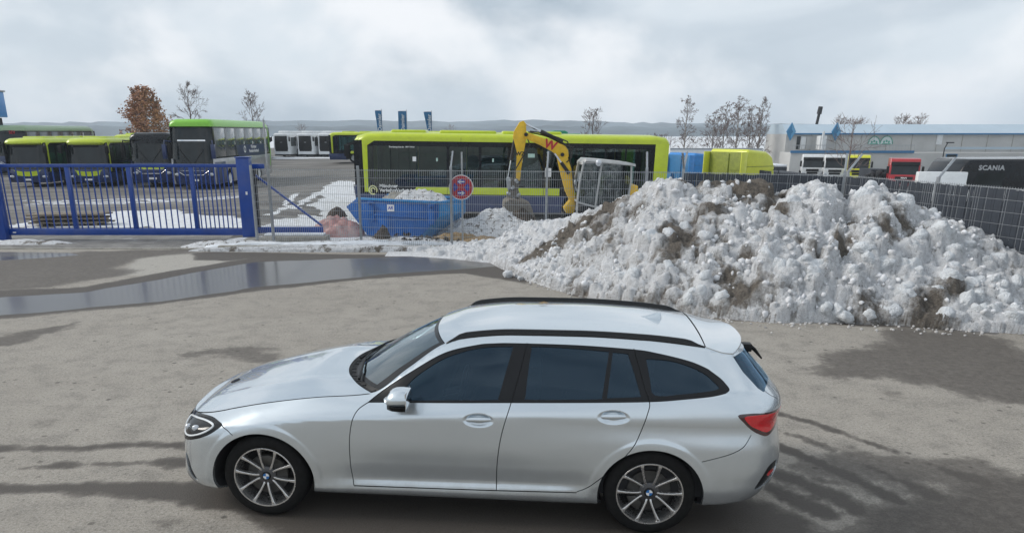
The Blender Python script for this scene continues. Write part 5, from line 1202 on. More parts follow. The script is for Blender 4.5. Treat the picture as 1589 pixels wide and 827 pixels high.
q = MB(); q.box(r0.x - .55, r0.x - .12, -.4, .1, 1.15, 1.4); q.box(r0.x - .22, r0.x - .08, -.4, .1, 1.35, 2.0); q.build('seat', M['black'], ex, bevel=.05)
q = MB(); q.ball(tuple(E2(929, 253, CY0 - .12)), (.09, .08, .10), 12, 8); q.build('work_lamp', M['lamp'], cab_o, smooth=True)
q = MB(); q.ball(tuple(E2(892.5, 283, -.2)), (.045, .05, .08), 10, 6); q.tube(E2(893, 290, -.2), E2(896, 300, -.2), .015, n=5); q.build('front_mirror', M['lamp'], ex, smooth=True)
boxpart('rear_cover', M['exyellow'], ex, r1.x + .03, r1.x + .26, CY0, CY1, 1.0, E2(977, 288, CY0).z, bevel=.03)
# crawler tracks, blade
for s in (-.78, .55):
    q = MB(); pts = [(-1.25, .28), (-1.05, .02), (1.05, .02), (1.25, .28), (1.05, .52), (-1.05, .52)]; q.prism(pts, s - .17, s + .17, 'xz'); tk = q.build('crawler_track', M['rubber'], ex, bevel=.05)
    q = MB()
    for k in range(4): q.tube((-.85 + k * .57, s - .19, .22), (-.85 + k * .57, s + .19, .22), .13, n=12)
    q.build('track_roller', M['dark'], tk)
q = MB(); q.tube((0, 0, .3), (0, 0, .64), .45, n=20); q.box(-.8, .8, -.6, .4, .2, .45); q.build('undercarriage', M['dark'], ex)
q = MB(); q.prism([(1.45, .05), (1.6, .05), (1.55, .25), (1.62, .42), (1.5, .42)], -.95, .95, 'xz'); q.build('dozer_blade', M['exyellow'], ex, bevel=.01)

# ------------------------------------------------------------------ the big heap of cleared snow
def snow_heap():
    xs = np.arange(-2.4, 12.0, .025); ys = np.arange(9.3, 18.6, .025); X, Y = np.meshgrid(xs, ys)
    U = X / Y        # bearing, used to look up crest and foot measured along each line of sight
    k1 = lambda p: (p - PPX) / FPX
    def foot(p, py): g = G(p, py); return (g.x / g.y, g.y)
    ft = [foot(*q) for q in ((640, 398), (700, 402), (760, 408), (800, 430), (850, 447), (900, 460), (1000, 479), (1100, 493), (1200, 500), (1300, 499), (1400, 505), (1508, 513), (1600, 520), (1720, 528))]
    F = np.interp(U, [a for a, b in ft], [b for a, b in ft])
    def crest(p, py, Yd): z = ZatY(py, Yd); return (XatY(p, Yd, z) / Yd, Yd, z)
    cr = [crest(*q) for q in ((640, 389, 18.3), (700, 386, 18.1), (750, 378, 17.9), (800, 366, 17.3), (850, 352, 16.9), (880, 341, 16.5), (905, 331, 16.0), (940, 317, 15.5), (975, 306, 15.1), (1000, 291, 14.8), (1025, 278, 14.6), (1045, 275, 14.5), (1065, 285, 14.5), (1085, 295, 14.4), (1115, 285, 14.3), (1150, 283, 14.2), (1180, 289, 14.1), (1200, 296, 14.0), (1215, 306, 13.8), (1235, 294, 13.8), (1250, 291, 13.7), (1275, 286, 13.5), (1300, 297, 13.5), (1318, 332, 13.6), (1332, 312, 13.3), (1355, 295, 13.2), (1375, 302, 13.2), (1400, 318, 13.1), (1425, 338, 13.0), (1450, 342, 12.9), (1475, 358, 12.7), (1508, 373, 12.5), (1550, 388, 12.4), (1620, 415, 12.2), (1720, 450, 12.0))]
    cu = [c[0] for c in cr]; CY_ = np.interp(U, cu, [c[1] for c in cr]); CZ = np.interp(U, cu, [c[2] for c in cr])
    t = (Y - F) / np.maximum(CY_ - F, .3)
    wob = fbm(X, Y, .9, 4, 1) - .5
    t = t + .12 * wob
    front = CZ * (ss(np.clip(t, 0, 1) * .5) * 2) ** .62 * (np.clip(t, 0, 1) > 0)
    front = CZ * np.clip(t, 0, 1) ** .72
    tb = (Y - CY_) / np.maximum(np.where(U < .05, 1.3, 2.6), .3)
    back = CZ * np.clip(1 - np.clip(tb, 0, 1) ** 1.4, 0, 1)
    H = np.where(t < 1, front, back) * (t > 0)
    # round off the crest, add the cut faces left by the digger
    H = H * (1 - .035 * np.exp(-((t - 1) / .10) ** 2))
    H0 = H.copy()
    def hit(p, py):
        # where the line of sight through this point of the picture meets the heap
        g = G(p, py, 0); o = Vector((0, 0, CAM_H)); d = (g - o); best = (9, g)
        for t_ in np.arange(.25, 1.0, .004):
            q = o + d * float(t_); ix = int((q.x - xs[0]) / .025); iy = int((q.y - ys[0]) / .025)
            if 0 <= ix < len(xs) and 0 <= iy < len(ys):
                gap_ = q.z - H0[iy, ix]
                if gap_ <= 0: return q
                if gap_ < best[0]: best = (gap_, q)
        return best[1]
    def cliff(p0, p1, amp, w):
        a = Vector(p0[:2]); b = Vector(p1[:2]); e = (b - a); n = Vector((e.y, -e.x)).normalized(); L = e.length; e.normalize()
        s = ((X - a.x) * e.x + (Y - a.y) * e.y) / L; d = (X - a.x) * n.x + (Y - a.y) * n.y
        m = ss(s / .15) * ss((1 - s) / .2)
        return m * amp * np.where(d < 0, np.exp(d / w), -np.exp(-d / (w * .8)) * .9) * ss(np.abs(d) / .05)
    H = H + (H > .25) * cliff(hit(1318, 335), hit(1262, 465), .22, .45)
    H = H + (H > .25) * cliff(hit(1205, 315), hit(1160, 490), .17, .55)
    H = H + (H > .25) * cliff(hit(985, 330), hit(860, 400), -.12, .5)
    H = H + (H > .15) * (.26 * (fbm(X, Y, .8, 3, 0) - .5) * np.clip(H, 0, 1) + .16 * (fbm(X * 1.3, Y * 1.3, 2.0, 4, 2) - .5))
    rid = 1 - np.abs(fbm(X, Y, 1.1, 4, 1, .55) * 2 - 1) * 2.2; rid2 = 1 - np.abs(fbm(X + 5, Y, 3.1, 4, 2, .55) * 2 - 1) * 2.2
    H = H + (H > .15) * np.clip(H, 0, .8) * (.20 * rid + .10 * rid2 - .16)
    H[H < 0] = 0
    mask = (t > 0) & (H > .02)
    base = H.copy()
    rs = np.random.RandomState(3); lumps = []
    N = 34000
    lx = rs.uniform(xs[0], xs[-1], N); ly = rs.uniform(ys[0], ys[-1], N); lr = .018 + .14 * rs.rand(N) ** 7.0 + .030 * rs.rand(N)
    pw_ = rs.choice([1.1, 1.6, 2.5, 5.0], N); sl1 = rs.normal(0, .18, N); sl2 = rs.normal(0, .18, N); squ = rs.uniform(.70, 1.35, N); ang = rs.uniform(0, 3.14, N)
    clump = fbm(lx, ly, .7, 3, 4)
    for i in range(N):
        ix = int((lx[i] - xs[0]) / .025); iy = int((ly[i] - ys[0]) / .025)
        if not (2 < ix < len(xs) - 3 and 2 < iy < len(ys) - 3): continue
        if base[iy, ix] < .03 or clump[i] < .18 + .10 * rs.rand(): continue
        r = lr[i]; w = int(r * 1.4 / .025) + 1; a, b, c, d = max(iy - w, 0), iy + w + 1, max(ix - w, 0), ix + w + 1
        dx = X[a:b, c:d] - lx[i]; dy = Y[a:b, c:d] - ly[i]; ca, sa = math.cos(ang[i]), math.sin(ang[i])
        u_ = (dx * ca + dy * sa) / (r * squ[i]); v_ = (-dx * sa + dy * ca) / (r / squ[i]); q = (np.abs(u_) ** 2.8 + np.abs(v_) ** 2.8) ** (1 / 1.4)
        hh = base[iy, ix] - r * .32 + r * .82 * np.clip(1 - q ** pw_[i], 0, 1) ** .6 + (u_ * sl1[i] + v_ * sl2[i]) * r
        H[a:b, c:d] = np.where(q < 1, np.maximum(H[a:b, c:d], hh), H[a:b, c:d])
        if r > .052: lumps.append((lx[i], ly[i], base[iy, ix], r))
    H = H + (H > .03) * (.085 * (fbm(X, Y, 7, 5, 3, .68) - .5) + .05 * (.5 - np.abs(fbm(X, Y + 3, 12, 3, 1, .6) * 2 - 1)))
    H = np.where(base > .0, H, -.03)
    # dirt: brown cap near the second crest, dark veins, grey foot, soil and painted shade on the cut faces
    D = .12 + .38 * ss((fbm(X, Y, .55, 4, 5, .55) - .52) / .14)
    D += .22 * ss((fbm(X * .7 + Y * .9, Y * .5, 1.5, 4, 2, .6) - .60) / .08)
    def spot(p, py, r, v):
        g = hit(p, py); return v * np.exp(-(((X - g.x) ** 2 + ((Y - g.y) * 1.2) ** 2) / (r * .8) ** 2)) * (.95 + 1.5 * fbm(X, Y, 4.0, 4, 3, .6))
    for s in ((1150, 284, .50, 1.0), (1175, 286, .40, .9), (1120, 285, .42, .85), (1095, 293, .30, .6), (1198, 300, .32, .8), (1205, 325, .28, .7), (1208, 350, .22, .6), (1180, 370, .25, .45), (1392, 312, .30, .75), (1412, 330, .30, .7), (1380, 335, .3, .4), (1060, 290, .22, .35), (1310, 375, .22, .7), (1300, 400, .25, .7), (1265, 400, .22, .5), (960, 325, .3, .6), (935, 338, .3, .7), (905, 355, .35, .7), (875, 370, .40, .8), (850, 392, .45, .9), (825, 405, .40, .7), (1035, 365, .22, .9), (1060, 380, .3, .45), (1040, 400, .25, .35), (1240, 385, .2, .35), (1372, 372, .25, .6), (1410, 368, .28, .5), (1145, 465, .25, .8), (1160, 400, .2, .4), (1135, 430, .2, .4), (1480, 455, .3, .6), (1440, 480, .4, .5), (1350, 480, .3, .4), (1100, 340, .3, .3), (1250, 340, .25, .3), (1345, 350, .2, .3)): D += spot(*s)
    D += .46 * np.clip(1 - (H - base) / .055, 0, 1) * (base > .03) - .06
    D += .34 * np.exp(-np.clip(t, 0, 9) / .03) * (t > -.2)
    D = D * (1 - .0)
    # crop to a band that keeps only the heap
    nx_, ny_ = len(xs), len(ys); keep = (base > .0)
    kf = keep[:-1, :-1] | keep[1:, :-1] | keep[:-1, 1:] | keep[1:, 1:]
    i2 = (np.arange(ny_ - 1)[:, None] * nx_ + np.arange(nx_ - 1)[None])[kf]
    Fq = np.stack([i2, i2 + 1, i2 + nx_ + 1, i2 + nx_], 1); used = np.zeros(nx_ * ny_, bool); used[Fq.ravel()] = True
    remap = np.cumsum(used) - 1
    # sideways jitter so that lumps overhang a little
    JX = X + .05 * (fbm(X, Y, 5, 3, 0) - .5) * (H > .05); JY = Y + .05 * (fbm(X, Y, 5, 3, 3) - .5) * (H > .05)
    V = np.stack([JX.ravel()[used], JY.ravel()[used], H.ravel()[used] + terrain(X.ravel()[used], Y.ravel()[used]) * 0], 1)
    me = grid_mesh('snow_heap', V, remap[Fq]); attr(me, 'dirt', D.ravel()[used])
    me.materials.append(dirty_snow_material('ploughed_snow', 2.6, .5, .6, 'dirt'))
    o = link_mesh('snow_heap', me); tag(o, 'huge heap of ploughed dirty snow with brown soil on its crest', 'snow heap')
    # loose lumps standing proud of the heap
    vars_ = []
    for v in range(5):
        bm = bmesh.new(); bmesh.ops.create_icosphere(bm, subdivisions=3, radius=1)
        rr = random.Random(v); off = rr.uniform(0, 50)
        for vt in bm.verts:
            n_ = vt.co.normalized(); f = float(fbm(np.array([n_.x * 1.7 + off]), np.array([n_.y * 1.7 + n_.z * 1.3 + off]), 1, 2)[0]); f2 = float(fbm(np.array([n_.x * 5 + n_.z * 3 + off]), np.array([n_.y * 5 - n_.z * 2 + off]), 1, 3, 2, .6)[0]); vt.co = n_ * (.58 + .62 * f + .42 * f2); m3 = max(abs(n_.x), abs(n_.y), abs(n_.z)); vt.co *= (.72 + .28 / m3 * .8); vt.co.z *= .80
        for f_ in bm.faces: f_.smooth = True
        m_ = bpy.data.meshes.new('snow_lump'); bm.to_mesh(m_); bm.free(); m_.materials.append(M['lump']); vars_.append(m_)
    lumps.sort(key=lambda l: -l[3] / l[1]); rr = random.Random(1); cnt = 0
    for (x, y, z, r) in lumps:
        cI = (x / y - 0)
        if cnt >= 150: break
        F_ = float(np.interp(x / y, [a for a, b in ft], [b for a, b in ft])); C_ = float(np.interp(x / y, cu, [c[1] for c in cr]))
        if y > C_ + .3: continue
        ob = link_mesh('snow_lump', vars_[rr.randrange(5)], o); s = r * rr.uniform(.55, .85)
        ob.location = (x, y, z + r * .42); ob.scale = (s * rr.uniform(.9, 1.25), s * rr.uniform(.9, 1.2), s * rr.uniform(.75, 1.0)); ob.rotation_euler = (rr.uniform(0, 6), rr.uniform(0, 6), rr.uniform(0, 6)); cnt += 1
    # rubble of hand sized snow pieces all over the heap
    rb = MB(); ico = bmesh.new(); bmesh.ops.create_icosphere(ico, subdivisions=2, radius=1); iv2 = np.array([v.co[:] for v in ico.verts]); if2 = [tuple(v.index for v in f.verts) for f in ico.faces]; ico.free()
    shp = []
    for v in range(8):
        q_ = rs.uniform(0, 40); nn = fbm(iv2[:, 0] * 2.1 + q_, iv2[:, 1] * 2.1 + iv2[:, 2] * 1.7 + q_, 1, 3, v % 5, .6); c_ = iv2 * (.55 + .85 * nn)[:, None]
        for pl in range(5):
            nrm2 = rs.normal(size=3); nrm2 /= np.linalg.norm(nrm2); dd = c_ @ nrm2; lim = rs.uniform(.45, .75); c_ = c_ - np.clip(dd - lim, 0, 9)[:, None] * nrm2[None]
        shp.append(c_)
    n_done = 0; VV_, FF_ = [], []
    for k in range(9000):
        x = rs.uniform(xs[0], xs[-1]); y = rs.uniform(ys[0], ys[-1]); ix = int((x - xs[0]) / .025); iy = int((y - ys[0]) / .025)
        if base[iy, ix] < .06: continue
        if y > float(np.interp(x / y, cu, [c[1] for c in cr])) + .4 or D[iy, ix] > .75 and rs.rand() < .7: continue
        if fbm(np.array([x]), np.array([y]), 1.3, 3, 2)[0] < rs.uniform(.30, .55): continue
        sz = .022 + .040 * rs.rand() ** 2.2; a = rs.uniform(0, 6.28); ca, sa = math.cos(a), math.sin(a); c_ = shp[rs.randint(8)] * sz * rs.uniform(.75, 1.3, 3)
        c_ = np.stack([c_[:, 0] * ca - c_[:, 1] * sa, c_[:, 0] * sa + c_[:, 1] * ca, c_[:, 2]], 1) + np.array([x, y, H[iy, ix] + sz * .25])
        FF_.append(np.array(if2) + len(iv2) * n_done); VV_.append(c_); n_done += 1
    me2 = grid_mesh('snow_rubble', np.concatenate(VV_), np.concatenate(FF_)); me2.materials.append(M['rubsnow']); ro = link_mesh('snow_rubble', me2, o); ro['kind'] = 'stuff'
    # small loose crumbs around the foot
    mb = MB()
    ico = bmesh.new(); bmesh.ops.create_icosphere(ico, subdivisions=1, radius=1); iv = [v.co.copy() for v in ico.verts]; ifc = [tuple(v.index for v in f.verts) for f in ico.faces]; ico.free()
    for k in range(320):
        p = rr.uniform(790, 1560); u_ = (p - PPX) / FPX * 1.0; F_ = float(np.interp(u_ / 1.0, [a for a, b in ft], [b for a, b in ft])); y = F_ - abs(rr.gauss(0, .22)) + .10; x = y * u_ * 1.0
        s = rr.uniform(.008, .026) * (1.8 if rr.random() < .06 else 1)
        mb.add([(x + v.x * s * rr.uniform(.8, 1.2), y + v.y * s, v.z * s * .8 + s * .4) for v in iv], ifc)
    c_ = mb.build('snow_crumbs', M['crumb'], o, smooth=True); c_['kind'] = 'stuff'
    for (p, py, s, lb) in ((788, 426, .10, 'single snow ball lying left of the heap on the wet asphalt'), (1345, 484, .13, 'blocky snow lump lying at the foot of the heap'), (807, 432, .05, 'tiny snow ball beside the larger one left of the heap')):
        g = G(p, py, s * .5); b = link_mesh('snow_ball', vars_[cnt % 5]); b.scale = (s, s, s); b.location = (g.x, g.y, s * .6); cnt += 1; tag(b, lb, 'snow ball')
M['rubsnow'] = simple('snow_rubble_white', (.70, .71, .73), .9, var=.16, vscale=3.5, dirt=.75, bmp=.012, bscale=45, dirtcol=(.30, .28, .25), spec=.15)
M['crumb'] = simple('dirty_snow_crumb', (.50, .49, .48), .7, var=.45, vscale=3)
M['lump'] = simple('lump_snow', (.76, .79, .82), .9, spec=.15, var=.10, vscale=1.6, dirt=.55, bmp=.15, bscale=5, dirtcol=(.36, .34, .31))
snow_heap()
# ------------------------------------------------------------------ estate car: surface definition (x back from the front axle, y towards the far side, z up)
def pchip(xs, ys):
    xs=np.array(xs,float); ys=np.array(ys,float); h=np.diff(xs); d=np.diff(ys)/h
    m=np.zeros(len(xs)); m[0]=d[0]; m[-1]=d[-1]
    for i in range(1,len(xs)-1):
        if d[i-1]*d[i]>0:
            w1=2*h[i]+h[i-1]; w2=h[i]+2*h[i-1]; m[i]=(w1+w2)/(w1/d[i-1]+w2/d[i])
    def f(x):
        x=np.clip(np.asarray(x,float),xs[0],xs[-1]); i=np.clip(np.searchsorted(xs,x)-1,0,len(xs)-2)
        t=(x-xs[i])/h[i]; t2=t*t; t3=t2*t
        return (2*t3-3*t2+1)*ys[i]+(t3-2*t2+t)*h[i]*m[i]+(3*t2-2*t3)*ys[i+1]+(t3-t2)*h[i]*m[i+1]
    return f
# rows of control points up the body side: (x, z, halfwidth)
ROWS=[
 ([-.8,0,.4,2.5,3.2,3.9],   [.17,.18,.185,.19,.22,.25],        [.78,.80,.80,.80,.80,.80]),
 ([-.8,0,.4,2.5,3.2,3.9],   [.19,.20,.205,.21,.24,.27],        [.86,.87,.868,.868,.87,.86]),
 ([-.8,0,.4,1.5,2.5,3.2,3.9],[.255,.255,.255,.262,.27,.30,.32], [.89,.895,.897,.898,.897,.895,.89]),
 ([-.8,0,.4,1.5,2.5,3.2,3.9],[.31,.305,.300,.31,.32,.36,.38],   [.90,.90,.892,.890,.896,.905,.90]),
 ([-.8,0,.45,.9,1.7,2.2,2.6,3.2,3.9],[.36,.36,.345,.350,.355,.36,.38,.41,.43], [.905,.905,.889,.878,.876,.882,.902,.908,.90]),
 ([-.8,0,.5,1.0,1.7,2.2,2.6,3.2,3.9],[.47,.48,.49,.49,.49,.50,.52,.52,.52],  [.91,.91,.898,.888,.887,.893,.908,.912,.905]),
 ([-.8,-.4,0,.5,1.5,2.2,2.8,3.2,3.9],[.57,.60,.65,.67,.68,.68,.68,.66,.66],[.91,.911,.911,.906,.903,.907,.917,.915,.90]),
 ([-.8,-.4,0,.5,1.5,2.2,2.8,3.2,3.9],[.64,.69,.75,.80,.83,.84,.84,.84,.84],[.885,.892,.898,.903,.904,.900,.897,.888,.870]),
 ([-.8,-.4,0,.5,1.5,2.2,2.8,3.2,3.9],[.658,.714,.785,.838,.860,.870,.872,.872,.872],[.862,.862,.868,.886,.901,.901,.9015,.893,.868]),
 ([-.8,-.4,0,.4,.8,1.1,1.5,2.0,2.5,2.9,3.3,3.9],[.675,.740,.83,.885,.925,.938,.953,.970,.99,1.01,1.05,1.06],[.81,.80,.812,.828,.82,.842,.858,.866,.866,.862,.842,.81]),
 ([-.8,-.4,0,.4,.81,1.07,1.33,1.48,1.85,2.3,2.8,3.2,3.5,3.9],
  [.70,.775,.868,.935,.973,1.145,1.315,1.362,1.395,1.397,1.378,1.335,1.29,1.27],
  [.70,.70,.74,.765,.745,.665,.58,.562,.56,.56,.555,.55,.56,.57]),
]
RZ=[pchip(r[0],r[1]) for r in ROWS]; RY=[pchip(r[0],r[2]) for r in ROWS]
def z4f(s): return RZ[-1](s)
def z0f(s): return RZ[0](s)
def halfw(x,z):
    """half width of the body at nominal station x and height z (arrays)"""
    x=np.atleast_1d(np.asarray(x,float)); z=np.atleast_1d(np.asarray(z,float))
    Z=np.stack([f(x) for f in RZ]); Y=np.stack([f(x) for f in RY])
    # extra greenhouse row for a gentle bulge
    zm=(Z[-2]+Z[-1])/2; ym=(Y[-2]+Y[-1])/2+.018*np.clip((Z[-1]-Z[-2])/.35,0,1)
    Z=np.insert(Z,-1,zm,0); Y=np.insert(Y,-1,ym,0)
    n=len(Z); h=np.diff(Z,axis=0); d=np.diff(Y,axis=0)/h
    m=np.zeros_like(Z); m[0]=d[0]; m[-1]=d[-1]
    for i in range(1,n-1):
        same=d[i-1]*d[i]>0
        w1=2*h[i]+h[i-1]; w2=h[i]+2*h[i-1]
        with np.errstate(all='ignore'):
            v=(w1+w2)/(w1/d[i-1]+w2/d[i])
        m[i]=np.where(same,v,0)
    z=np.clip(z,Z[0],Z[-1]); i=np.clip((z[None]>=Z).sum(0)-1,0,n-2); k=np.arange(len(x))
    hh=h[i,k]; t=(z-Z[i,k])/hh; t2=t*t; t3=t2*t
    y=(2*t3-3*t2+1)*Y[i,k]+(t3-2*t2+t)*hh*m[i,k]+(3*t2-2*t3)*Y[i+1,k]+(t3-t2)*hh*m[i+1,k]
    return y
def unit_super(n,a,b,N=400):
    th=np.linspace(0,math.pi/2,N); U=np.sin(th)**(2/n); V=np.cos(th)**(2/n)
    s=np.concatenate([[0],np.cumsum(np.hypot(np.diff(U)*a,np.diff(V)*b))]); return s,U,V
XF0,XR0=-.28,3.22
FS,FU,FV=unit_super(3.0,.52,.90); RS,RU,RV=unit_super(3.0,.66,.88)
LF,LR=FS[-1],RS[-1]
XFz=pchip([.15,.20,.27,.33,.40,.50,.62,.70,.78],[-.74,-.80,-.838,-.830,-.815,-.808,-.788,-.762,-.73])
XRz=pchip([.2,.28,.40,.50,.62,.74,.84,.92,.96,1.04,1.15,1.29,1.35],[3.69,3.785,3.865,3.878,3.865,3.84,3.83,3.85,3.835,3.77,3.67,3.55,3.50])
SMIN,SMAX=XF0-LF,XR0+LR
def side(s,z):
    """point on the near flank for the wrapped coordinate s and height z: x, y(positive half), z"""
    s=np.atleast_1d(np.asarray(s,float)); z=np.atleast_1d(np.asarray(z,float))
    f=np.clip(XF0-s,0,LF); r=np.clip(s-XR0,0,LR)
    fu=np.interp(f,FS,FU); fv=np.interp(f,FS,FV); ru=np.interp(r,RS,RU); rv=np.interp(r,RS,RV)
    x=np.clip(s,XF0,XR0)-(XF0-XFz(z))*fu+(XRz(z)-XR0)*ru
    nom=np.clip(s,-.8,3.9)
    w=halfw(nom,z)
    # wheel arch swellings
    for cx,R in ((-.012,.386),(2.853,.376)):
        dd=np.hypot(s-cx,(z-.302)); q_=np.clip((dd-R-.045)/.035,0,1); w=w+.006*(1-q_*q_*(3-2*q_))*np.clip((z-.24)/.12,0,1)
    return x, w*fv*rv, z
HANDLES = ((1.615, .845), (2.565, .900))
_side0 = side
def side(s, z):
    x, y, z = _side0(s, z); s = np.atleast_1d(s)
    for hx_, hz_ in HANDLES:
        e = ((s - hx_) / .118) ** 2 + ((z - hz_) / .052) ** 2
        q_ = np.clip((1 - e) / .75, 0, 1); y = y - .020 * q_ * q_ * (3 - 2 * q_)
    return x, y, z
CO = Matrix.Identity(4)
def pt_in(poly, P):
    x, y = P[:, 0], P[:, 1]; ins = np.zeros(len(P), bool)
    for i in range(len(poly)):
        a, b = poly[i], poly[(i + 1) % len(poly)]
        c = ((a[1] > y) != (b[1] > y)) & (x < (b[0] - a[0]) * (y - a[1]) / (b[1] - a[1] + 1e-15) + a[0]); ins ^= c
    return ins
def smooth_line(pts, n=6, closed=False):
    P = [Vector(p) for p in pts]; out_ = []; m = len(P); rng = range(m if closed else m - 1)
    for i in rng:
        g = lambda k: P[k % m] if closed else P[min(max(k, 0), m - 1)]
        p0, p1, p2, p3 = g(i - 1), g(i), g(i + 1), g(i + 2)
        for k in range(n):
            t = k / n; out_.append(.5 * ((2 * p1) + (p2 - p0) * t + (2 * p0 - 5 * p1 + 4 * p2 - p3) * t * t + (3 * p1 - p0 - 3 * p2 + p3) * t ** 3))
    if not closed: out_.append(P[-1])
    return [(p.x, p.y) for p in out_]
def ribbon(line, w):
    L = [Vector(p) for p in line]; a = []; b = []
    for i, p in enumerate(L):
        d = (L[min(i + 1, len(L) - 1)] - L[max(i - 1, 0)]).normalized(); n = Vector((-d.y, d.x)) * w / 2; a.append(p + n); b.append(p - n)
    return [(p.x, p.y) for p in a + b[::-1]]
# outlines in (s, z)
SL = smooth_line
belt = [(.795, .923), (1.132, .941), (1.5, .957), (1.844, .972), (2.329, .990), (2.809, 1.012), (3.037, 1.034), (3.25, 1.060), (3.36, 1.078)]
DLO = SL(belt, 5)[:-1] + SL([(3.36, 1.078), (3.405, 1.100), (3.38, 1.135), (3.322, 1.172), (3.16, 1.236), (3.05, 1.266), (2.871, 1.300), (2.712, 1.320), (2.322, 1.339), (1.858, 1.341), (1.70, 1.335), (1.575, 1.321), (1.34, 1.262), (1.108, 1.135), (.924, 1.018), (.80, .930)], 5)
G1 = SL([(1.05, .955), (1.4, .972), (1.735, .988), (1.752, 1.0), (1.794, 1.152), (1.838, 1.312), (1.82, 1.320), (1.60, 1.304), (1.367, 1.240), (1.207, 1.152), (1.10, 1.070), (1.045, .985)], 4, True)
G2 = SL([(1.955, 1.0), (2.2, 1.006), (2.468, 1.020), (2.482, 1.035), (2.506, 1.173), (2.527, 1.296), (2.51, 1.307), (2.231, 1.321), (1.99, 1.323), (1.975, 1.305), (1.955, 1.15), (1.946, 1.02)], 4, True)
G3 = [(2.516, 1.027), (2.752, 1.043), (2.708, 1.177), (2.664, 1.295), (2.557, 1.303), (2.538, 1.173)]
G4 = SL([(2.845, 1.056), (3.037, 1.069), (3.24, 1.094), (3.300, 1.105), (3.312, 1.117), (3.252, 1.157), (3.158, 1.204), (3.071, 1.234), (2.96, 1.258), (2.81, 1.266), (2.795, 1.25), (2.815, 1.15)], 4, True)
arcF = [(-.012 + .390 * math.cos(a), .302 + .382 * math.sin(a)) for a in [math.pi * 1.14 - k * (math.pi * 1.28) / 40 for k in range(41)]]
arcR = [(2.853 + .376 * math.cos(a), .300 + .376 * math.sin(a)) for a in [math.pi * 1.14 - k * (math.pi * 1.28) / 40 for k in range(41)]]
archF = arcF + [(arcF[-1][0], .0), (arcF[0][0], .0)]; archR = arcR + [(arcR[-1][0], .0), (arcR[0][0], .0)]
cutA = SL([(.800, .926), (.736, .885), (.701, .825), (.677, .725), (.666, .622), (.662, .50), (.664, .407), (.679, .290)], 5)
cutB = SL([(1.942, 1.345), (1.896, 1.155), (1.845, .974), (1.799, .819), (1.767, .667), (1.748, .482), (1.745, .302)], 5)
cutC = SL([(2.706, 1.325), (2.774, 1.104), (2.809, 1.012), (2.797, .935), (2.72, .713), (2.573, .518), (2.465, .407), (2.40, .350), (2.33, .318)], 5)
sill = SL([(.395, .284), (.679, .287), (1.2, .292), (1.745, .298), (2.33, .310)], 5)
sill_gap = ribbon(sill[int(5):], .009)
head = SL([(-1.02, .668), (-.98, .600), (-.85, .560), (-.70, .562), (-.55, .600), (-.415, .652), (-.325, .710), (-.312, .728), (-.34, .736), (-.455, .744), (-.62, .728), (-.80, .698), (-.98, .684)], 4, True)
head_in = SL([(-.93, .674), (-.90, .600), (-.70, .588), (-.56, .622), (-.44, .670), (-.365, .722), (-.47, .734), (-.64, .718), (-.82, .690)], 4, True)
tail = SL([(3.425, .936), (3.522, .946), (3.64, .936), (3.85, .925), (4.10, .915), (4.18, .895), (4.10, .85), (3.95, .815), (3.80, .772), (3.70, .757), (3.62, .785), (3.564, .815), (3.493, .870)], 4, True)
tail_in = SL([(3.475, .925), (3.60, .928), (3.85, .905), (4.05, .895), (4.08, .88), (3.93, .845), (3.80, .800), (3.70, .785), (3.60, .825), (3.52, .870)], 4, True)
rearglass = [(3.60, 1.262), (SMAX + .05, 1.262), (SMAX + .05, 1.045), (3.74, 1.055), (3.70, 1.085), (3.63, 1.18)]
kidney = SL([(SMIN + .03, .50), (SMIN + .03, .655), (SMIN + .20, .668), (SMIN + .33, .655), (SMIN + .34, .60), (SMIN + .25, .50)], 3, True)
fog = SL([(-.72, .44), (-.665, .44), (-.60, .34), (-.545, .262), (-.575, .255), (-.64, .31), (-.70, .38)], 4, True)
intake = [(SMIN - .02, .24), (-1.02, .24), (-.98, .31), (-1.05, .40), (SMIN - .02, .42)]
refl = SL([(3.615, .370), (3.645, .44), (3.70, .515), (3.76, .540), (3.86, .535), (3.86, .45), (3.76, .40), (3.68, .365)], 4, True)
refl_in = [(3.72, .455), (3.74, .475), (3.83, .475), (3.83, .445), (3.75, .435)]
plate = [(SMAX - .27, .62), (SMAX + .02, .62), (SMAX + .02, .74), (SMAX - .27, .74)]
bumpR = SL([(3.19, .600), (3.28, .628), (3.40, .668), (3.49, .715), (3.55, .790)], 5)
bumpF = SL([(-.312, .725), (-.26, .700), (-.212, .665)], 4)
hatch = SL([(3.60, 1.27), (3.68, 1.15), (3.80, 1.03), (3.90, .97), (3.915, .92)], 4)
W7 = .0062
def inset(poly, d):
    c = np.array(poly); m = c.mean(0); out_ = []
    n = len(poly)
    area = sum(poly[i][0] * poly[(i + 1) % n][1] - poly[(i + 1) % n][0] * poly[i][1] for i in range(n)); sg = 1 if area > 0 else -1
    for i in range(n):
        a, b = Vector(poly[i - 1]), Vector(poly[(i + 1) % n]); t = (b - a).normalized(); out_.append((poly[i][0] - sg * t.y * d, poly[i][1] + sg * t.x * d))
    return out_
REG = [  # first match wins
    ('void', archF), ('void', archR),
    ('glass_front', G1), ('glass_rear', G2), ('glass_small', G3), ('glass_quarter', G4),
    ('gap', ribbon(cutB, W7)), ('gap', ribbon(cutC, W7)), ('frame', DLO),
    ('gap', ribbon(cutA, W7)), ('gap', sill_gap),
    ('lampglass', head_in), ('lampframe', head), ('tailred', tail_in), ('tailframe', tail), ('rearglass', rearglass),
    ('kidney', kidney), ('fog', fog), ('intake', intake), ('reflector', refl_in), ('grille', refl), ('plate', plate),
    ('gap', ribbon(bumpR, .006)), ('gap', ribbon(bumpF, .006)), ('gap', ribbon(hatch, .006)),
]
door_line = [p for p in cutB]
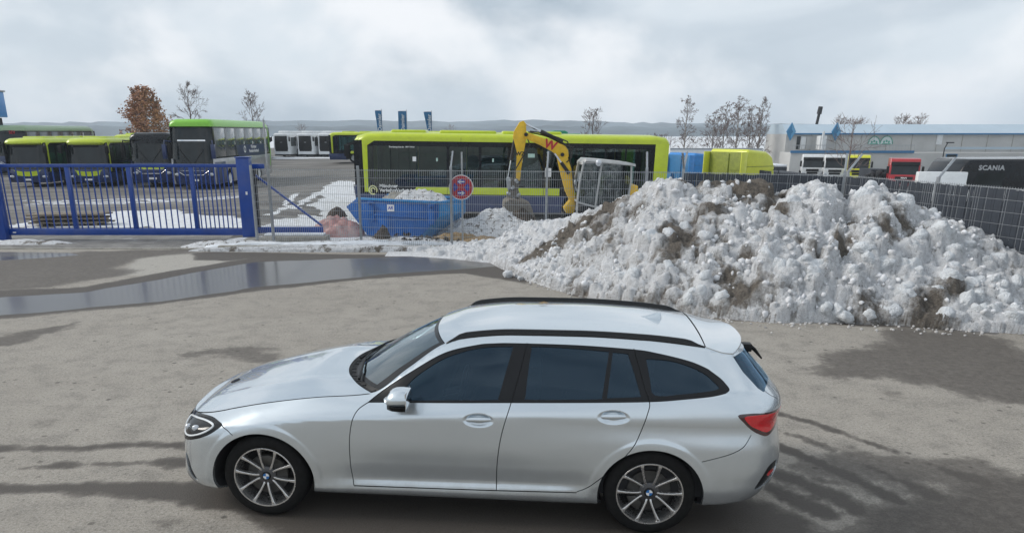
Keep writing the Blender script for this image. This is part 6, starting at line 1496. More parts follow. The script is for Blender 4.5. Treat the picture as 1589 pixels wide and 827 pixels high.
doorF = cutA + [(.679, .292), (1.745, .300)] + cutB[::-1]
doorR = cutB + [(1.745, .300), (2.33, .312)] + cutC[::-1]
PAN = [('front_door', doorF), ('rear_door', doorR)]
def build_side():
    V = []; E = []
    def addpoly(P, closed=True):
        b = len(V); V.extend([Vector(p) for p in P])
        for i in range(len(P) - (0 if closed else 1)): E.append((b + i, b + (i + 1) % len(P)))
    top_ = [(s, float(z4f(np.clip(s, -.8, 3.9)))) for s in np.linspace(SMIN, SMAX, 260)]
    bot_ = [(s, float(z0f(np.clip(s, -.8, 3.9)))) for s in np.linspace(SMIN, SMAX, 150)]
    addpoly(top_ + bot_[::-1]); 
    addpoly([(s, z - .0045) for s, z in top_ if s < .81], False)
    for nm, P in REG: addpoly(P)
    addpoly(sill, False)
    gap_wind = [(s, z) for s, z in top_]
    # interior points
    S_, Z_ = np.meshgrid(np.arange(SMIN + .015, SMAX, .030), np.arange(.17, 1.40, .020)); S_ = S_ + (np.arange(S_.shape[0])[:, None] % 2) * .015
    P = np.stack([S_.ravel(), Z_.ravel()], 1)
    ex_ = []
    for hx_, hz_ in HANDLES:
        for r in (.15, .3, .45, .58, .7, .8, .88, .95, 1.02, 1.1, 1.2):
            for k in range(40): ex_.append((hx_ + .118 * r * math.cos((k + r * 5) * .15708), hz_ + .052 * r * math.sin((k + r * 5) * .15708)))
    for cx, R_ in ((-.012, .386), (2.853, .376)):
        for r in (R_ + .012, R_ + .03, R_ + .045, R_ + .054, R_ + .0625, R_ + .071, R_ + .08, R_ + .09):
            for k in range(130): ex_.append((cx + r * math.cos(k * .04833), .302 + r * math.sin(k * .04833)))
    P = np.concatenate([P, np.array(ex_)])
    ok = (P[:, 1] < z4f(np.clip(P[:, 0], -.8, 3.9)) - .010) & (P[:, 1] > z0f(np.clip(P[:, 0], -.8, 3.9)) + .008)
    P = P[ok]
    C = np.array([tuple(v) for v in V]); A_ = C[[e[0] for e in E]]; B_ = C[[e[1] for e in E]]
    dmin = np.full(len(P), 9.0)
    for i in range(len(A_)):
        e = B_[i] - A_[i]; L2 = e @ e + 1e-15
        near = (np.abs(P[:, 0] - A_[i][0]) < .12) & (np.abs(P[:, 1] - A_[i][1]) < .12)
        q = P[near]; t = np.clip(((q - A_[i]) @ e) / L2, 0, 1); dd = np.hypot(*(q - A_[i] - t[:, None] * e).T); dmin[near] = np.minimum(dmin[near], dd)
    P = P[dmin > .006]; V.extend([Vector((float(a), float(b))) for a, b in P])
    r = delaunay_2d_cdt(V, E, [], 0, 1e-5)
    cv = np.array([(v.x, v.y) for v in r[0]]); cf = np.array([f for f in r[2] if len(f) == 3])
    cen = cv[cf].mean(1); lab = np.full(len(cf), '', dtype=object)
    out_ = ~pt_in(top_ + bot_[::-1], cen)
    for nm, Pg in REG:
        m = (lab == '') & pt_in(Pg, cen); lab[m] = nm
    m = (lab == '') & (cen[:, 1] > np.interp(cen[:, 0], [p[0] for p in top_], [p[1] for p in top_]) - .00455) & (cen[:, 0] < .80) & (cen[:, 0] > -1.5); lab[m] = 'gap'
    for nm, Pg in PAN:
        m = (lab == '') & pt_in(Pg, cen); lab[m] = nm
    sl = np.interp(cen[:, 0], [p[0] for p in sill], [p[1] for p in sill])
    m = (lab == '') & (cen[:, 0] > .3) & (cen[:, 0] < 2.5) & (cen[:, 1] < sl); lab[m] = 'sill'
    m = (lab == '') & (cen[:, 0] > .815) & (cen[:, 0] < 2.33) & (cen[:, 1] > .94); lab[m] = 'cant'
    bf = np.interp(cen[:, 0], [p[0] for p in bumpF], [p[1] for p in bumpF]);
    m = (lab == '') & (cen[:, 0] < .9) & ((cen[:, 0] > -.26)); lab[m] = 'fender'
    m = (lab == '') & (cen[:, 0] < 0); lab[m] = 'bumperF'
    br = np.interp(cen[:, 0], [p[0] for p in bumpR], [p[1] for p in bumpR])
    m = (lab == '') & (cen[:, 0] > 3.0) & (cen[:, 1] < br); lab[m] = 'bumperR'
    ht = np.interp(cen[:, 1], [p[1] for p in hatch[::-1]], [p[0] for p in hatch[::-1]])
    m = (lab == '') & (cen[:, 0] > ht) & (cen[:, 0] > 3.5); lab[m] = 'tailgate'
    lab[lab == ''] = 'quarter'; lab[out_] = 'void'
    return cv, cf, lab
cv_, cf_, lab_ = build_side()
eps = 4e-4
X0, Y0, Z0 = side(cv_[:, 0], cv_[:, 1])
def tang(ds, dz):
    a = side(np.clip(cv_[:, 0] + ds, SMIN, SMAX), cv_[:, 1] + dz); b = side(np.clip(cv_[:, 0] - ds, SMIN, SMAX), cv_[:, 1] - dz)
    return np.stack([a[0] - b[0], a[1] - b[1], a[2] - b[2]], 1)
TS, TZ = tang(.006, 0), tang(0, .004); NRM = np.cross(TS, TZ); NRM /= np.linalg.norm(NRM, axis=1)[:, None] + 1e-12
flip = NRM[:, 1] < 0; NRM[flip & (np.abs(NRM[:, 1]) > .02)] *= -1
endm = (np.abs(NRM[:, 1]) <= .02); NRM[endm & (cv_[:, 0] < 0) & (NRM[:, 0] > 0)] *= -1; NRM[endm & (cv_[:, 0] > 0) & (NRM[:, 0] < 0)] *= -1
def panel(name, labs, mat, parent, sgn, off=0.0, thick=0.0, label=None):
    """sgn -1 = near flank, +1 = far flank; off moves the panel inwards along its normal"""
    m = np.isin(lab_, labs); F = cf_[m]
    if not len(F): return None
    used = np.unique(F); rm = np.full(len(cv_), -1); rm[used] = np.arange(len(used))
    N_ = NRM[used]; P = np.stack([X0, Y0, Z0], 1)[used] - N_ * off
    P = P * np.array([1, sgn, 1]); N_ = N_ * np.array([1, sgn, 1]); F2 = rm[F]
    a, b, c = P[F2[:, 0]], P[F2[:, 1]], P[F2[:, 2]]; fn = np.cross(b - a, c - a); dt = (fn * N_[F2].mean(1)).sum(1)
    F2[dt < 0] = F2[dt < 0][:, ::-1]
    n = len(P); loopn = [N_]
    # turned-in edge so that panels have visible thickness
    if thick:
        ed = {}
        for f in F2.tolist():
            for i in range(3):
                e = (f[i], f[(i + 1) % 3]); ed[e] = ed.get(e, 0) + 1
        bd = [e for e in ed if (e[1], e[0]) not in ed]
        P2 = P - N_ * thick; P = np.concatenate([P, P2]); q = []
        for a_, b_ in bd: q += [(b_, a_, a_ + n), (b_, a_ + n, b_ + n)]
        Fall = np.concatenate([F2, np.array(q)]) if q else F2
    else: Fall = F2
    me = grid_mesh(name, P, Fall.astype(np.int64)); 
    ln = np.zeros((len(me.loops), 3)); vi = np.zeros(len(me.loops), dtype=np.int32); me.loops.foreach_get('vertex_index', vi)
    Nv = np.concatenate([N_, N_]) if thick else N_
    ln = Nv[vi]
    if thick:
        k = len(F2) * 3
        if len(me.polygons) == len(Fall):
            pf = np.zeros(len(me.polygons) * 3); me.polygons.foreach_get('normal', pf); pf = pf.reshape(-1, 3); ln[k:] = np.repeat(pf[len(F2):], 3, 0)
    me.normals_split_custom_set([tuple(v) for v in ln]); me.materials.append(mat)
    o = link_mesh(name, me, parent)
    if label: o['label'] = label
    return o
def car_paint():
    m, nt, b = new_mat('silver_paint')
    fl = noise(nt, 900, 2, .5); big = noise(nt, 1.5, 3)
    b.inputs['Metallic'].default_value = .80; b.inputs['Coat Weight'].default_value = 1.0; b.inputs['Coat Roughness'].default_value = .035
    c = mixrgb(nt, ramp(nt, fl, [(.3, 0), (.7, 1)]), (.61, .67, .715), (.71, .77, .81))
    z = nnode(nt, 'ShaderNodeSeparateXYZ'); nt.links.new(nt.nodes['TC'].outputs['Object'], z.inputs[0])
    dust = mth(nt, 'MULTIPLY', ramp(nt, z.outputs['Z'], [(.16, 1), (.36, .55), (.60, .12), (.9, 0)]), ramp(nt, noise(nt, 4, 9, .74), [(.32, .15), (.66, 1)]))
    b.inputs['Roughness'].default_value = .27
    nt.links.new(mixrgb(nt, mth(nt, 'MULTIPLY', dust, .55), c, (.30, .285, .26)), b.inputs['Base Color']); return m
PAINT = car_paint()
CARGLASS = glass('car_window_glass', (.17, .25, .29), (.45, .68, .92), .08, 1.3)
SCREEN = glass('windscreen_glass', (.50, .64, .64), (.85, .95, 1.0), .16, 1.1)
M['gloss'] = simple('gloss_black_trim', (.008, .009, .010), .12, var=.1, spec=.4)
M['satin'] = simple('satin_black_trim', (.010, .011, .013), .35, var=.1, spec=.25)
M['gapm'] = simple('shadow_gap_rubber', (.006, .006, .007), .8)
M['tailred'] = simple('red_lamp_glass', (.60, .010, .018), .08, coat=1, var=.15, vscale=20)
M['tailblk'] = simple('dark_red_lamp_edge', (.045, .006, .008), .08, coat=1)
M['rimgrey'] = simple('machined_grey_alloy', (.60, .595, .59), .26, .9, var=.1, vscale=20, dirt=.15)
M['rimdark'] = simple('dark_grey_alloy', (.10, .10, .105), .4, .6, var=.15)
M['brake'] = simple('cast_brake_disc', (.07, .068, .065), .5, .6, var=.2, vscale=20)
M['logoblue'] = simple('roundel_blue', (.01, .16, .48), .3, coat=.5)
M['amber'] = simple('lamp_tube_white', (.75, .78, .80), .2, coat=.5)
M['interior'] = simple('black_cabin_fabric', (.022, .023, .026), .85)
M['interior2'] = simple('grey_cabin_trim', (.08, .08, .085), .7)
CAR_L = Vector((-1.6621, 5.0652, 0)); CAR_A = math.atan2(-.09496504, .99548061)
car = thing('estate_car', 'silver estate car with black roof rails parked across the foreground', 'car', (0, 0, 0))
nrm_ = Vector((.09496504, .99548061, 0)); car.location = CAR_L + nrm_ * .905; car.rotation_euler = (0, 0, CAR_A)
for sgn, sd_ in ((-1, 'near'), (1, 'far')):
    panel('fender', ['fender'], PAINT, car, sgn, 0, .012); fd = panel('front_door', ['front_door'], PAINT, car, sgn, 0, .012); rd = panel('rear_door', ['rear_door'], PAINT, car, sgn, 0, .012)
    panel('quarter_panel', ['quarter', 'cant'], PAINT, car, sgn, 0, .012); panel('sill', ['sill'], PAINT, car, sgn, .003, .012)
    fbp = panel('front_bumper', ['bumperF'], PAINT, car, sgn, 0, .010); panel('rear_bumper', ['bumperR'], PAINT, car, sgn, 0, .010); tg = panel('tailgate', ['tailgate'], PAINT, car, sgn, 0, .010)
    panel('window_frame', ['frame'], M['satin'], car, sgn, .004, .01); panel('panel_gap', ['gap'], M['gapm'], car, sgn, .007)['kind'] = 'stuff'
    for g_ in ('glass_front', 'glass_rear', 'glass_small', 'glass_quarter'): panel('side_window', [g_], CARGLASS, car, sgn, .009)
    panel('rear_window', ['rearglass'], CARGLASS, car, sgn, .006)
    hl = panel('headlight', ['lampframe'], M['gloss'], car, sgn, -.001, .01); panel('lamp_glass', ['lampglass'], M['lampclear'] if 'lampclear' in M else M['gloss'], hl, sgn, .004)
    tl_ = panel('tail_lamp', ['tailframe'], M['tailblk'], car, sgn, -.003, .012); panel('lamp_glass', ['tailred'], M['tailred'], tl_, sgn, -.006, .006)
    panel('kidney_grille', ['kidney'], M['black'], car, sgn, .012); panel('air_slot', ['fog'], M['black'], car, sgn, .012); panel('lower_intake', ['intake'], M['black'], car, sgn, .012); panel('reflector_housing', ['grille'], M['black'], car, sgn, .012); panel('reflector', ['reflector'], M['tailred'], car, sgn, .006)
    if sgn < 0: panel('number_plate', ['plate'], M['signwhite'], car, sgn, -.004)
    else: panel('number_plate_half', ['plate'], M['signwhite'], car, sgn, -.004)
    # light tubes inside the headlight
    def on(s, z, off=0.0):
        x, y, zz = side(s, z); return Vector((float(x[0]), sgn * float(y[0]), float(zz[0])))
    for loop in (SL([(-.84, .668), (-.80, .605), (-.66, .605), (-.50, .650), (-.395, .712), (-.50, .722), (-.66, .706), (-.78, .686)], 5, True),):
        q = MB(); pts = []
        for s, z in loop + loop[:1]:
            p = on(s, z); c = Vector((p.x + .006, p.y - sgn * .001, p.z)); pts.append(c)
        q.path(pts, .0085, 6); q.build('light_tube', M['amber'], hl, smooth=True)
    q = MB()
    for s, z in ((-.70, .650), (-.57, .674)):
        p = on(s, z); q.ball((p.x + .01, p.y - sgn * .010, p.z), (.032, .022, .026), 12, 8)
    q.build('lamp_lens', M['lamp'], hl, smooth=True)
    # door handles
    for d_, (hx_, hz_) in ((fd, HANDLES[0]), (rd, HANDLES[1])):
        q = MB(); p = on(hx_, hz_ + .0); yb_ = sgn * (abs(on(hx_, hz_ + .06).y) + .012)
        rg = []
        for k in range(13):
            t = k / 12 * 2 - 1; x = hx_ + .112 * t; w = .019 * (1 - abs(t) ** 3 * .75); th = .012 * (1 - abs(t) ** 3 * .7); yy = yb_ - sgn * .020 * abs(t) ** 2.0; zc_ = hz_ + .004 - .006 * t * t + .004 * t
            rg.append([(x, yy + sgn * th * math.cos(a), zc_ + w * math.sin(a)) for a in [2 * math.pi * i / 10 for i in range(10)]])
        q.loft(rg); q.build('handle', PAINT, d_, smooth=True)
    # mirror
    q = MB(); rg = []
    for k, (dx, sy, sz) in enumerate(((-.005, .25, .25), (.004, .55, .6), (.02, .78, .82), (.05, .95, .96), (.09, 1, 1), (.13, .98, .97), (.148, .95, .94))):
        ring = []
        for i in range(20):
            a = 2 * math.pi * i / 20; ca, sa = math.cos(a), math.sin(a)
            ring.append((.985 + dx + .02 * sa, sgn * (1.000 + .105 * sy * ca), 1.040 + .070 * sz * sa))
        rg.append(ring)
    q.loft(rg); mi = q.build('mirror', PAINT, car, smooth=True, angle=60)
    q = MB(); rg = []
    for dx, sy, k_ in ((.012, .70, .6), (.05, .96, .9), (.10, 1.01, 1), (.146, .97, .97)):
        rg.append([(.985 + dx, sgn * (1.0 + .107 * sy * ca), z_) for ca, z_ in ((-1, 1.0), (-.9, .978 - .012 * k_), (-.4, .966 - .012 * k_), (.4, .966 - .012 * k_), (.9, .978 - .012 * k_), (1, 1.0))])
    q.loft(rg); q.build('mirror_base', M['gloss'], mi, smooth=True, angle=60)
    q = MB(); q.box(1.128, 1.138, *sorted((sgn * .905, sgn * 1.095)), .985, 1.10); q.build('mirror_glass', M['chrome'], mi, bevel=.004)
    q = MB(); q.path([(1.05, sgn * .84, .985), (1.06, sgn * .88, .982), (1.05, sgn * .95, .978)], [.03, .026, .022], 8); q.build('mirror_arm', M['gloss'], mi, smooth=True)
    # wheelhouses and arch edges
    for arc, xc, nm in ((arcF, -.012, 'front'), (arcR, 2.853, 'rear')):
        pts = []
        for s, z in arc:
            p = on(s, max(z, float(z0f(s)) + .001)); pts.append(p)
        q = MB(); rings = [[tuple(p) for p in pts], [(p.x, p.y - sgn * .035, p.z) for p in pts]]; q.loft(rings, 0, False, False); q.build('arch_edge', PAINT, car, smooth=True)
        q = MB(); rings = [[(p.x, sgn * (abs(p.y) - .034), p.z) for p in pts], [(p.x * .98 + xc * .02, sgn * .50, p.z) for p in pts]]; q.loft(rings, 0, False, False)
        q.prism([(p.x, p.z) for p in pts], *sorted((sgn * .50, sgn * .49)), 'xz'); q.build('wheelhouse', M['interior'], car)
    # wheels
    for wx_, ph in ((0.0, -8), (2.8488, 0)):
        q = MB(); prof = [(.226, .012), (.236, .000), (.262, -.006), (.292, -.004), (.312, .008), (.322, .022), (.3255, .045), (.3265, .105), (.3255, .165), (.318, .19), (.30, .205), (.23, .20)]
        yo = sgn * .903
        q.lathe([(r, -sgn * h) for r, h in prof], 'y', (wx_, yo, .3265), 72); ty = q.build('tyre', M['rubber'], None, smooth=True, angle=50)
        wh = thing('wheel', None, 'x'); del wh['category']; wh.parent = car; ty.parent = wh
        q = MB()
        for k in range(90):
            for j, (h0, h1) in enumerate(((.045, .085), (.13, .17))):
                a = 2 * math.pi * (k + .5 * j) / 90; ca, sa = math.cos(a), math.sin(a)
                r_ = .3268; p = Vector((wx_ + r_ * ca, yo - sgn * h0, .3265 + r_ * sa)); p2 = Vector((wx_ + r_ * math.cos(a + .03), yo - sgn * h1, .3265 + r_ * math.sin(a + .03))); q.tube(p, p2, .0016, n=3, cap=False)
        tr_ = q.build('tread', M['gapm'], wh); tr_['kind'] = 'stuff'
        q = MB(); q.lathe([(r, -sgn * h) for r, h in ((.238, .004), (.241, .000), (.238, -.004), (.230, -.003), (.226, .008), (.222, .028), (.216, .05), (.205, .16), (.20, .19))], 'y', (wx_, yo, .3265), 72); rim = q.build('rim', M['rimgrey'], wh, smooth=True, angle=35)
        q = MB(); q.lathe([(r, -sgn * h) for r, h in ((.001, .055), (.05, .055), (.055, .06), (.155, .064), (.158, .08), (.001, .085))], 'y', (wx_, yo, .3265), 48); q.build('brake_disc', M['brake'], wh, smooth=True, angle=30)
        q = MB(); q.lathe([(r, -sgn * h) for r, h in ((.001, .12), (.205, .12), (.21, .15))], 'y', (wx_, yo, .3265), 32); q.build('inner_barrel', M['gapm'], wh)
        q = MB(); c0 = R(60 if wx_ < 1 else 200); q.prism([(wx_ + r * math.cos(a), .3265 + r * math.sin(a)) for r, a in ((.10, c0), (.165, c0 - .1), (.17, c0 + .35), (.165, c0 + .8), (.10, c0 + .7))], *sorted((yo - sgn * .035, yo - sgn * .10)), 'xz'); q.build('brake_caliper', M['brake'], wh, bevel=.008)
        bar0 = None
        for k in range(5):
            pa = R(90 + 180 + ph + 72 * k)
            q = MB()
            for s2 in (-1, 1):
                # spoke: runs from near the hub, bends outwards half way and widens to the rim
                A0, A1, A2 = pa + s2 * R(17), pa + s2 * R(11.5), pa + s2 * R(19.5)
                stn = ((.045, pa + s2 * R(14), .0085, .036), (.080, pa + s2 * R(12.5), .0088, .027), (.120, pa + s2 * R(15.0), .0085, .020), (.165, pa + s2 * R(17.2), .0088, .014), (.208, pa + s2 * R(19.0), .0115, .006), (.232, pa + s2 * R(19.8), .0165, .001))
                rg = []
                for i, (r, a, w, h) in enumerate(stn):
                    j = min(i + 1, len(stn) - 1); j0 = max(i - 1, 0)
                    p = Vector((r * math.cos(a), r * math.sin(a))); d = Vector((stn[j][0] * math.cos(stn[j][1]) - stn[j0][0] * math.cos(stn[j0][1]), stn[j][0] * math.sin(stn[j][1]) - stn[j0][0] * math.sin(stn[j0][1]))).normalized(); n_ = Vector((-d.y, d.x))
                    rg.append([(wx_ + (p + n_ * u).x, yo - sgn * (h + dh), .3265 + (p + n_ * u).y) for u, dh in ((-w, .035), (-w, .006), (-w * .72, 0), (w * .72, 0), (w, .006), (w, .035))])
                q.loft(rg)
            q.build('spoke', M['rimgrey'], rim, bevel=.0015, seg=1)
        q = MB(); q.lathe([(r, -sgn * h) for r, h in ((.070, .055), (.072, .040), (.060, .034), (.036, .030), (.034, .038), (.001, .038))], 'y', (wx_, yo, .3265), 40); q.build('hub', M['rimdark'], rim, smooth=True, angle=35)
        q = MB()
        for k in range(5):
            a = R(90 + 36 + 180 + ph + 72 * k); q.tube((wx_ + .056 * math.cos(a), yo - sgn * .06, .3265 + .056 * math.sin(a)), (wx_ + .056 * math.cos(a), yo - sgn * .038, .3265 + .056 * math.sin(a)), .0095, n=6)
        q.build('wheel_bolt', M['chrome'], rim)
        cap = MB(); cap.lathe([(r, -sgn * h) for r, h in ((.034, .040), (.034, .026), (.031, .024), (.001, .024))], 'y', (wx_, yo, .3265), 32); cap_o = cap.build('hub_cap', M['gloss'], rim, smooth=True, angle=30)
        for k in range(4):
            q = MB(); pts = [(wx_, .3265)] + [(wx_ + .0235 * math.cos(R(90 * k + a)), .3265 + .0235 * math.sin(R(90 * k + a))) for a in range(0, 91, 15)]
            q.prism(pts, *sorted((yo - sgn * .0238, yo - sgn * .0215)), 'xz'); q.build('roundel_quarter', M['logoblue'] if (k % 2 == (1 if sgn < 0 else 0)) else M['signwhite'], rim)
# ---- top surfaces as structured patches
def edge(s):
    x, y, z = side(s, float(z4f(np.clip(s, -.8, 3.9)))); return float(x[0]), float(y[0]), float(z[0])
def patch(name, mat, parent, rows, smooth_angle=None):
    """rows: list of lists of points"""
    P = np.array(rows); nr, nc = P.shape[:2]; i2 = (np.arange(nr - 1)[:, None] * nc + np.arange(nc - 1)[None]).ravel()
    me = grid_mesh(name, P.reshape(-1, 3), np.stack([i2, i2 + 1, i2 + nc + 1, i2 + nc], 1)); me.materials.append(mat)
    bm = bmesh.new(); bm.from_mesh(me); bmesh.ops.remove_doubles(bm, verts=bm.verts, dist=1e-5)
    up = sum((f.normal.z * f.calc_area() for f in bm.faces))
    if up < 0: bmesh.ops.reverse_faces(bm, faces=bm.faces)
    for f in bm.faces: f.smooth = True
    bm.to_mesh(me); bm.free(); return link_mesh(name, me, parent)
VV = np.linspace(-1, 1, 49)
def hood_rows():
    crown = pchip([-.80, -.74, -.60, -.30, .10, .81], [0, .012, .036, .056, .050, .010]); rows = []
    ss_ = np.concatenate([np.linspace(SMIN + .002, -.50, 26), np.linspace(-.47, .806, 52)])
    for s in ss_:
        x, y, z = edge(s); w = float(ss(np.array((s + .25) / 1.05))); c = float(crown(x)); r = []
        for v in VV:
            xx = x - .335 * (1 - abs(v) ** 2.2) * w ** 1.5
            zz = z + c * (1 - abs(v) ** 2.6) + .007 * (math.exp(-((abs(v) - .60) / .09) ** 2)) * float(ss(np.array((x + .75) / .4)))
            r.append((xx, v * y, zz - .0005))
        rows.append(r)
    return rows
HR = hood_rows(); patch('bonnet', PAINT, car, HR)
badge = MB(); badge.lathe([(.041, 0), (.041, .005), (.038, .007), (.001, .007)], 'z', (0, 0, 0), 32)
bo_ = badge.build('bonnet_badge', M['gloss'], car, smooth=True, angle=30); bo_.location = Vector(HR[22][24]) + Vector((0, 0, .001)); bo_.rotation_euler = (0, math.atan2(HR[21][24][2] - HR[23][24][2], HR[23][24][0] - HR[21][24][0]), 0)
NW = 26
def lerp(a, b, t): return a + (b - a) * t
HC = (1.215, 1.343); CC = (.545, .985)
def ws_rows(w0, w1, off=0.0, vmax=1.0, n=NW, lift=0.0):
    rows = []
    for k in range(n + 1):
        w = lerp(w0, w1, k / n); s = lerp(.875, 1.335, w); x, y, z = edge(s)
        xc = lerp(CC[0], HC[0], w); zc = lerp(CC[1], HC[1], w) + .026 * math.sin(math.pi * w) * .8
        r = []
        for v in VV * vmax:
            b = abs(v) ** 2.3
            r.append((lerp(xc, x, b), v * y, lerp(zc, z, b) + off))
        rows.append(r)
    return rows
scr = patch('windscreen', SCREEN, car, ws_rows(0.0, 1.0, -.006, .985))
# black ceramic border of the screen
bd = patch('screen_border', M['satin'], scr, ws_rows(.955, 1.0, -.004, .985, 3)); bd2 = patch('screen_border', M['satin'], scr, ws_rows(0, .05, -.004, .985, 3))
for sg in (-1, 1):
    rows = []
    for r in ws_rows(0, 1, -.0035, .985): rows.append([r[i] for i in ((0, 1, 2) if sg < 0 else (46, 47, 48))])
    patch('screen_border', M['satin'], scr, rows)
# cowl well between bonnet and screen
rows = []
last = HR[-1]; first = ws_rows(0, 1, -.004, 1.0)[0]
for k in range(7):
    t = k / 6; rows.append([(lerp(a[0], b[0], t), lerp(a[1], b[1], t), lerp(a[2], b[2], t) - .022 * math.sin(math.pi * min(t * 1.1, 1)) - .003) for a, b in zip(last, first)])
cw = patch('cowl', M['black'], car, rows)
q = MB()
for y0, y1 in ((-.52, .12), (.02, .60)):
    def cwp(y, up=.0):
        v = y / .74; b = abs(v) ** 2.3; return Vector((lerp(CC[0], .83, b) + .045, y, lerp(CC[1], .985, b) + .045 + up))
    p0 = cwp(y0, -.03) - Vector((.06, 0, 0)); q.path([p0, cwp(lerp(y0, y1, .3)), cwp(lerp(y0, y1, .7)), cwp(y1)], [.012, .010, .008, .006], 6); 
q.build('wiper', M['black'], car, smooth=True)
for i in range(14):
    q = MB(); v = -1 + (i + .5) / 7; a = Vector(last[int((v + 1) * 24)]); b = Vector(first[int((v + 1) * 24)]); q.tube(a.lerp(b, .25) + Vector((0, 0, -.012)), a.lerp(b, .85) + Vector((0, 0, -.008)), .004, n=5); q.build('cowl_rib', M['satin'], cw)
# roof
def roof_rows(s0, s1, n, z_off=0.0, dx=0.0):
    rows = []
    for k in range(n + 1):
        s = lerp(s0, s1, k / n); x, y, z = edge(s)
        shear = (HC[0] - 1.335) * math.exp(-max(0, s - 1.335) / .28) if s < 2.6 else 0
        tgt = float(pchip([1.3, 1.6, 2.0, 2.6, 3.0, 3.24, 3.5], [.030, .040, .046, .042, .036, .030, .022])(s))
        rr_ = []
        for v in VV:
            b = abs(v); xx = x + shear * (1 - b ** 2.3); rr_.append((xx, v * y, z + tgt * (1 - b ** 2.4) - .010 * math.exp(-((b - .97) / .03) ** 2) * 0 + z_off))
        rows.append(rr_)
    return rows
patch('roof', PAINT, car, roof_rows(1.337, 3.215, 60))
sp = roof_rows(3.222, 3.62, 16)
for k, r in enumerate(sp):
    t = k / 16
    for i in range(len(r)):
        v = abs(VV[i]); x, y, z = r[i]
        ex_, ey_, ez_ = edge(lerp(3.222, 3.60, t)); xe = lerp(3.225 + .335 * t, ex_ + .012 * t, v ** 2.4); ye = VV[i] * (ey_ + .004); ze = lerp(ez_ + lerp(.034, .036, t), ez_ + .003, v ** 2.4)
        r[i] = (xe, ye, ze if t > 0 else ze)
spo = patch('roof_spoiler', PAINT, car, sp)
lo = [[(x, y, z - .026) for x, y, z in r] for k, r in enumerate(sp)]
patch('spoiler_underside', PAINT, spo, lo); patch('spoiler_edge', PAINT, spo, [sp[-1], [(x + .002, y, z - .015) for x, y, z in sp[-1]], lo[-1]])
for i in (0, 48): patch('spoiler_edge', PAINT, spo, [[r[i] for r in sp], [r[i] for r in lo]])
patch('panel_gap', M['gapm'], car, [[(x - .012, y, z - .010) for x, y, z in sp[0]], [(x + .02, y, z - .012) for x, y, z in sp[0]]])
# roof rails
for sg in (-1, 1):
    pts = []
    for s in np.linspace(1.345, 3.215, 40):
        x, y, z = edge(s); t = (s - 1.345) / 1.87; h = .034 * float(ss(np.array(min(t, 1 - t) / .07))); pts.append((x, sg * (y - .006), z + h, h))
    q = MB(); rg = []
    for x, y, z, h in pts: rg.append([(x, y - .015, z - h - .006), (x, y - .013, z - .004), (x, y - .006, z + .003), (x, y + .006, z + .003), (x, y + .013, z - .004), (x, y + .015, z - h - .006)])
    q.loft(rg); q.build('roof_rail', M['gloss'], car, smooth=True, angle=60)
# antenna fin
q = MB(); rg = []
for t, w, h in ((0, .004, .004), (.25, .020, .012), (.55, .030, .032), (.85, .032, .052), (1.0, .026, .052), (1.03, .018, .03)):
    x = 2.80 + .165 * t; zb = 1.412 - .014 * t; rg.append([(x, -w, zb - .004), (x, -w * .72, zb + h * .55), (x, -w * .2, zb + h), (x, w * .2, zb + h), (x, w * .72, zb + h * .55), (x, w, zb - .004)])
q.loft(rg); q.build('antenna_fin', PAINT, car, smooth=True, angle=60)
# rear wiper
q = MB(); q.path([(3.66, -.02, 1.205), (3.71, .0, 1.17), (3.79, .06, 1.08)], [.022, .016, .008], 6); q.box(3.60, 3.68, -.04, .04, 1.16, 1.22); q.build('rear_wiper', M['black'], car, bevel=.01)
# a fallen leaf on the roof
lfq = MB(); lx_, lz_ = 1.99, 1.4445; lfq.add([(lx_, .28, lz_), (lx_ + .04, .25, lz_ + .004), (lx_ + .10, .28, lz_ + .002), (lx_ + .05, .31, lz_ + .008)], [(0, 1, 2, 3)]); lf_ = lfq.build('dead_leaf', M['sand']); lf_.matrix_world = car.matrix_basis.copy(); tag(lf_, 'small ochre leaf lying on the silver car roof', 'leaf')
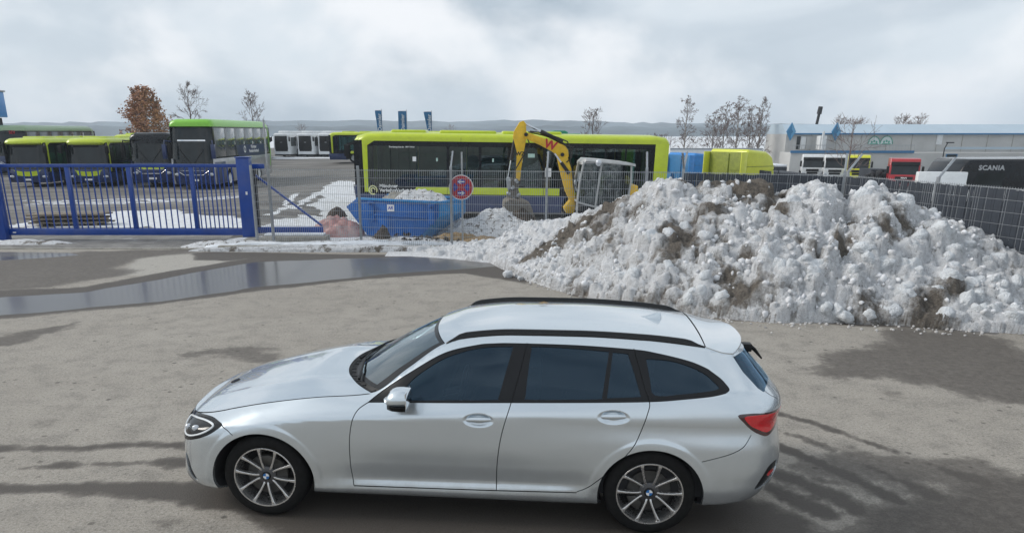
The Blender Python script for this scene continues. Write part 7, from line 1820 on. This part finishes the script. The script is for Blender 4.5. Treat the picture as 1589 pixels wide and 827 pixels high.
# ---- cabin
cab = MB(); cab.box(.42, 2.5, -.80, .80, .22, .30); cab.box(2.5, 3.4, -.55, .55, .24, .30); cab.box(.60, 3.5, -.82, -.74, .28, .87); cab.box(.60, 3.5, .74, .82, .28, .87); cab.box(1.0, 3.35, -.825, -.78, .86, .925); cab.box(1.0, 3.35, .78, .825, .86, .925); cab.box(.40, .62, -.74, .74, .25, .84); cab.box(3.45, 3.6, -.72, .72, .3, .98); cab.build('cabin_tub', M['interior'], car)
q = MB(); q.prism([(.62, .88), (.95, .975), (1.25, .965), (1.30, .90), (1.25, .70), (.62, .60)], -.755, .755, 'xz'); q.build('dashboard', M['interior'], car, bevel=.03)
q = MB(); ring = []
for k in range(25):
    a = 2 * math.pi * k / 24; ring.append((1.44 + .06 * math.sin(a) * .5, -.37 + .185 * math.cos(a), .90 + .17 * math.sin(a)))
q.path(ring, .015, 8); q.tube((1.25, -.37, .85), (1.44, -.37, .90), .03, n=8); q.box(1.42, 1.45, -.54, -.20, .88, .92); q.build('steering_wheel', M['satin'], car, smooth=True)
for x0, ys in ((1.72, (-.37, .37)), (2.55, (-.42, 0, .42))):
    for yc in ys:
        w = .25 if len(ys) == 2 else .21
        q = MB(); q.prism([(x0 - .32, .42), (x0 - .30, .60), (x0 + .05, .58), (x0 + .22, 1.10), (x0 + .34, 1.08), (x0 + .24, .45)], yc - w, yc + w, 'xz'); s_ = q.build('seat', M['interior'], car, bevel=.05, seg=3)
        q = MB(); q.box(x0 + .22, x0 + .32, yc - .13, yc + .13, 1.13, 1.27); q.tube((x0 + .27, yc - .05, 1.05), (x0 + .27, yc - .05, 1.15), .007, n=5); q.tube((x0 + .27, yc + .05, 1.05), (x0 + .27, yc + .05, 1.15), .007, n=5); q.build('headrest', M['interior2'], s_, bevel=.04, seg=3)
for sg in (-1, 1):
    q = MB(); q.path([(1.93, sg * .54, 1.28), (1.90, sg * .64, 1.10), (1.88, sg * .72, .90)], .035, 6); q.path([(2.78, sg * .52, 1.25), (2.80, sg * .62, 1.05)], .05, 6); q.build('inner_pillar', M['interior'], car, smooth=True)
patch('headliner', M['interior2'], car, [[(x, y * .97, z - .045) for x, y, z in r] for r in roof_rows(1.38, 3.2, 14)])
q = MB(); q.box(1.27, 1.30, -.11, .11, 1.235, 1.295); q.build('rear_view_mirror', M['black'], car, bevel=.01)
q = MB(); q.box(-.50, 3.15, -.60, .60, .20, .30); q.build('underbody', M['gapm'], car)
q = MB(); q.box(-.60, .42, -.48, .48, .28, .66); q.box(3.25, 3.5, -.48, .48, .32, .6); q.build('engine_bay', M['gapm'], car)
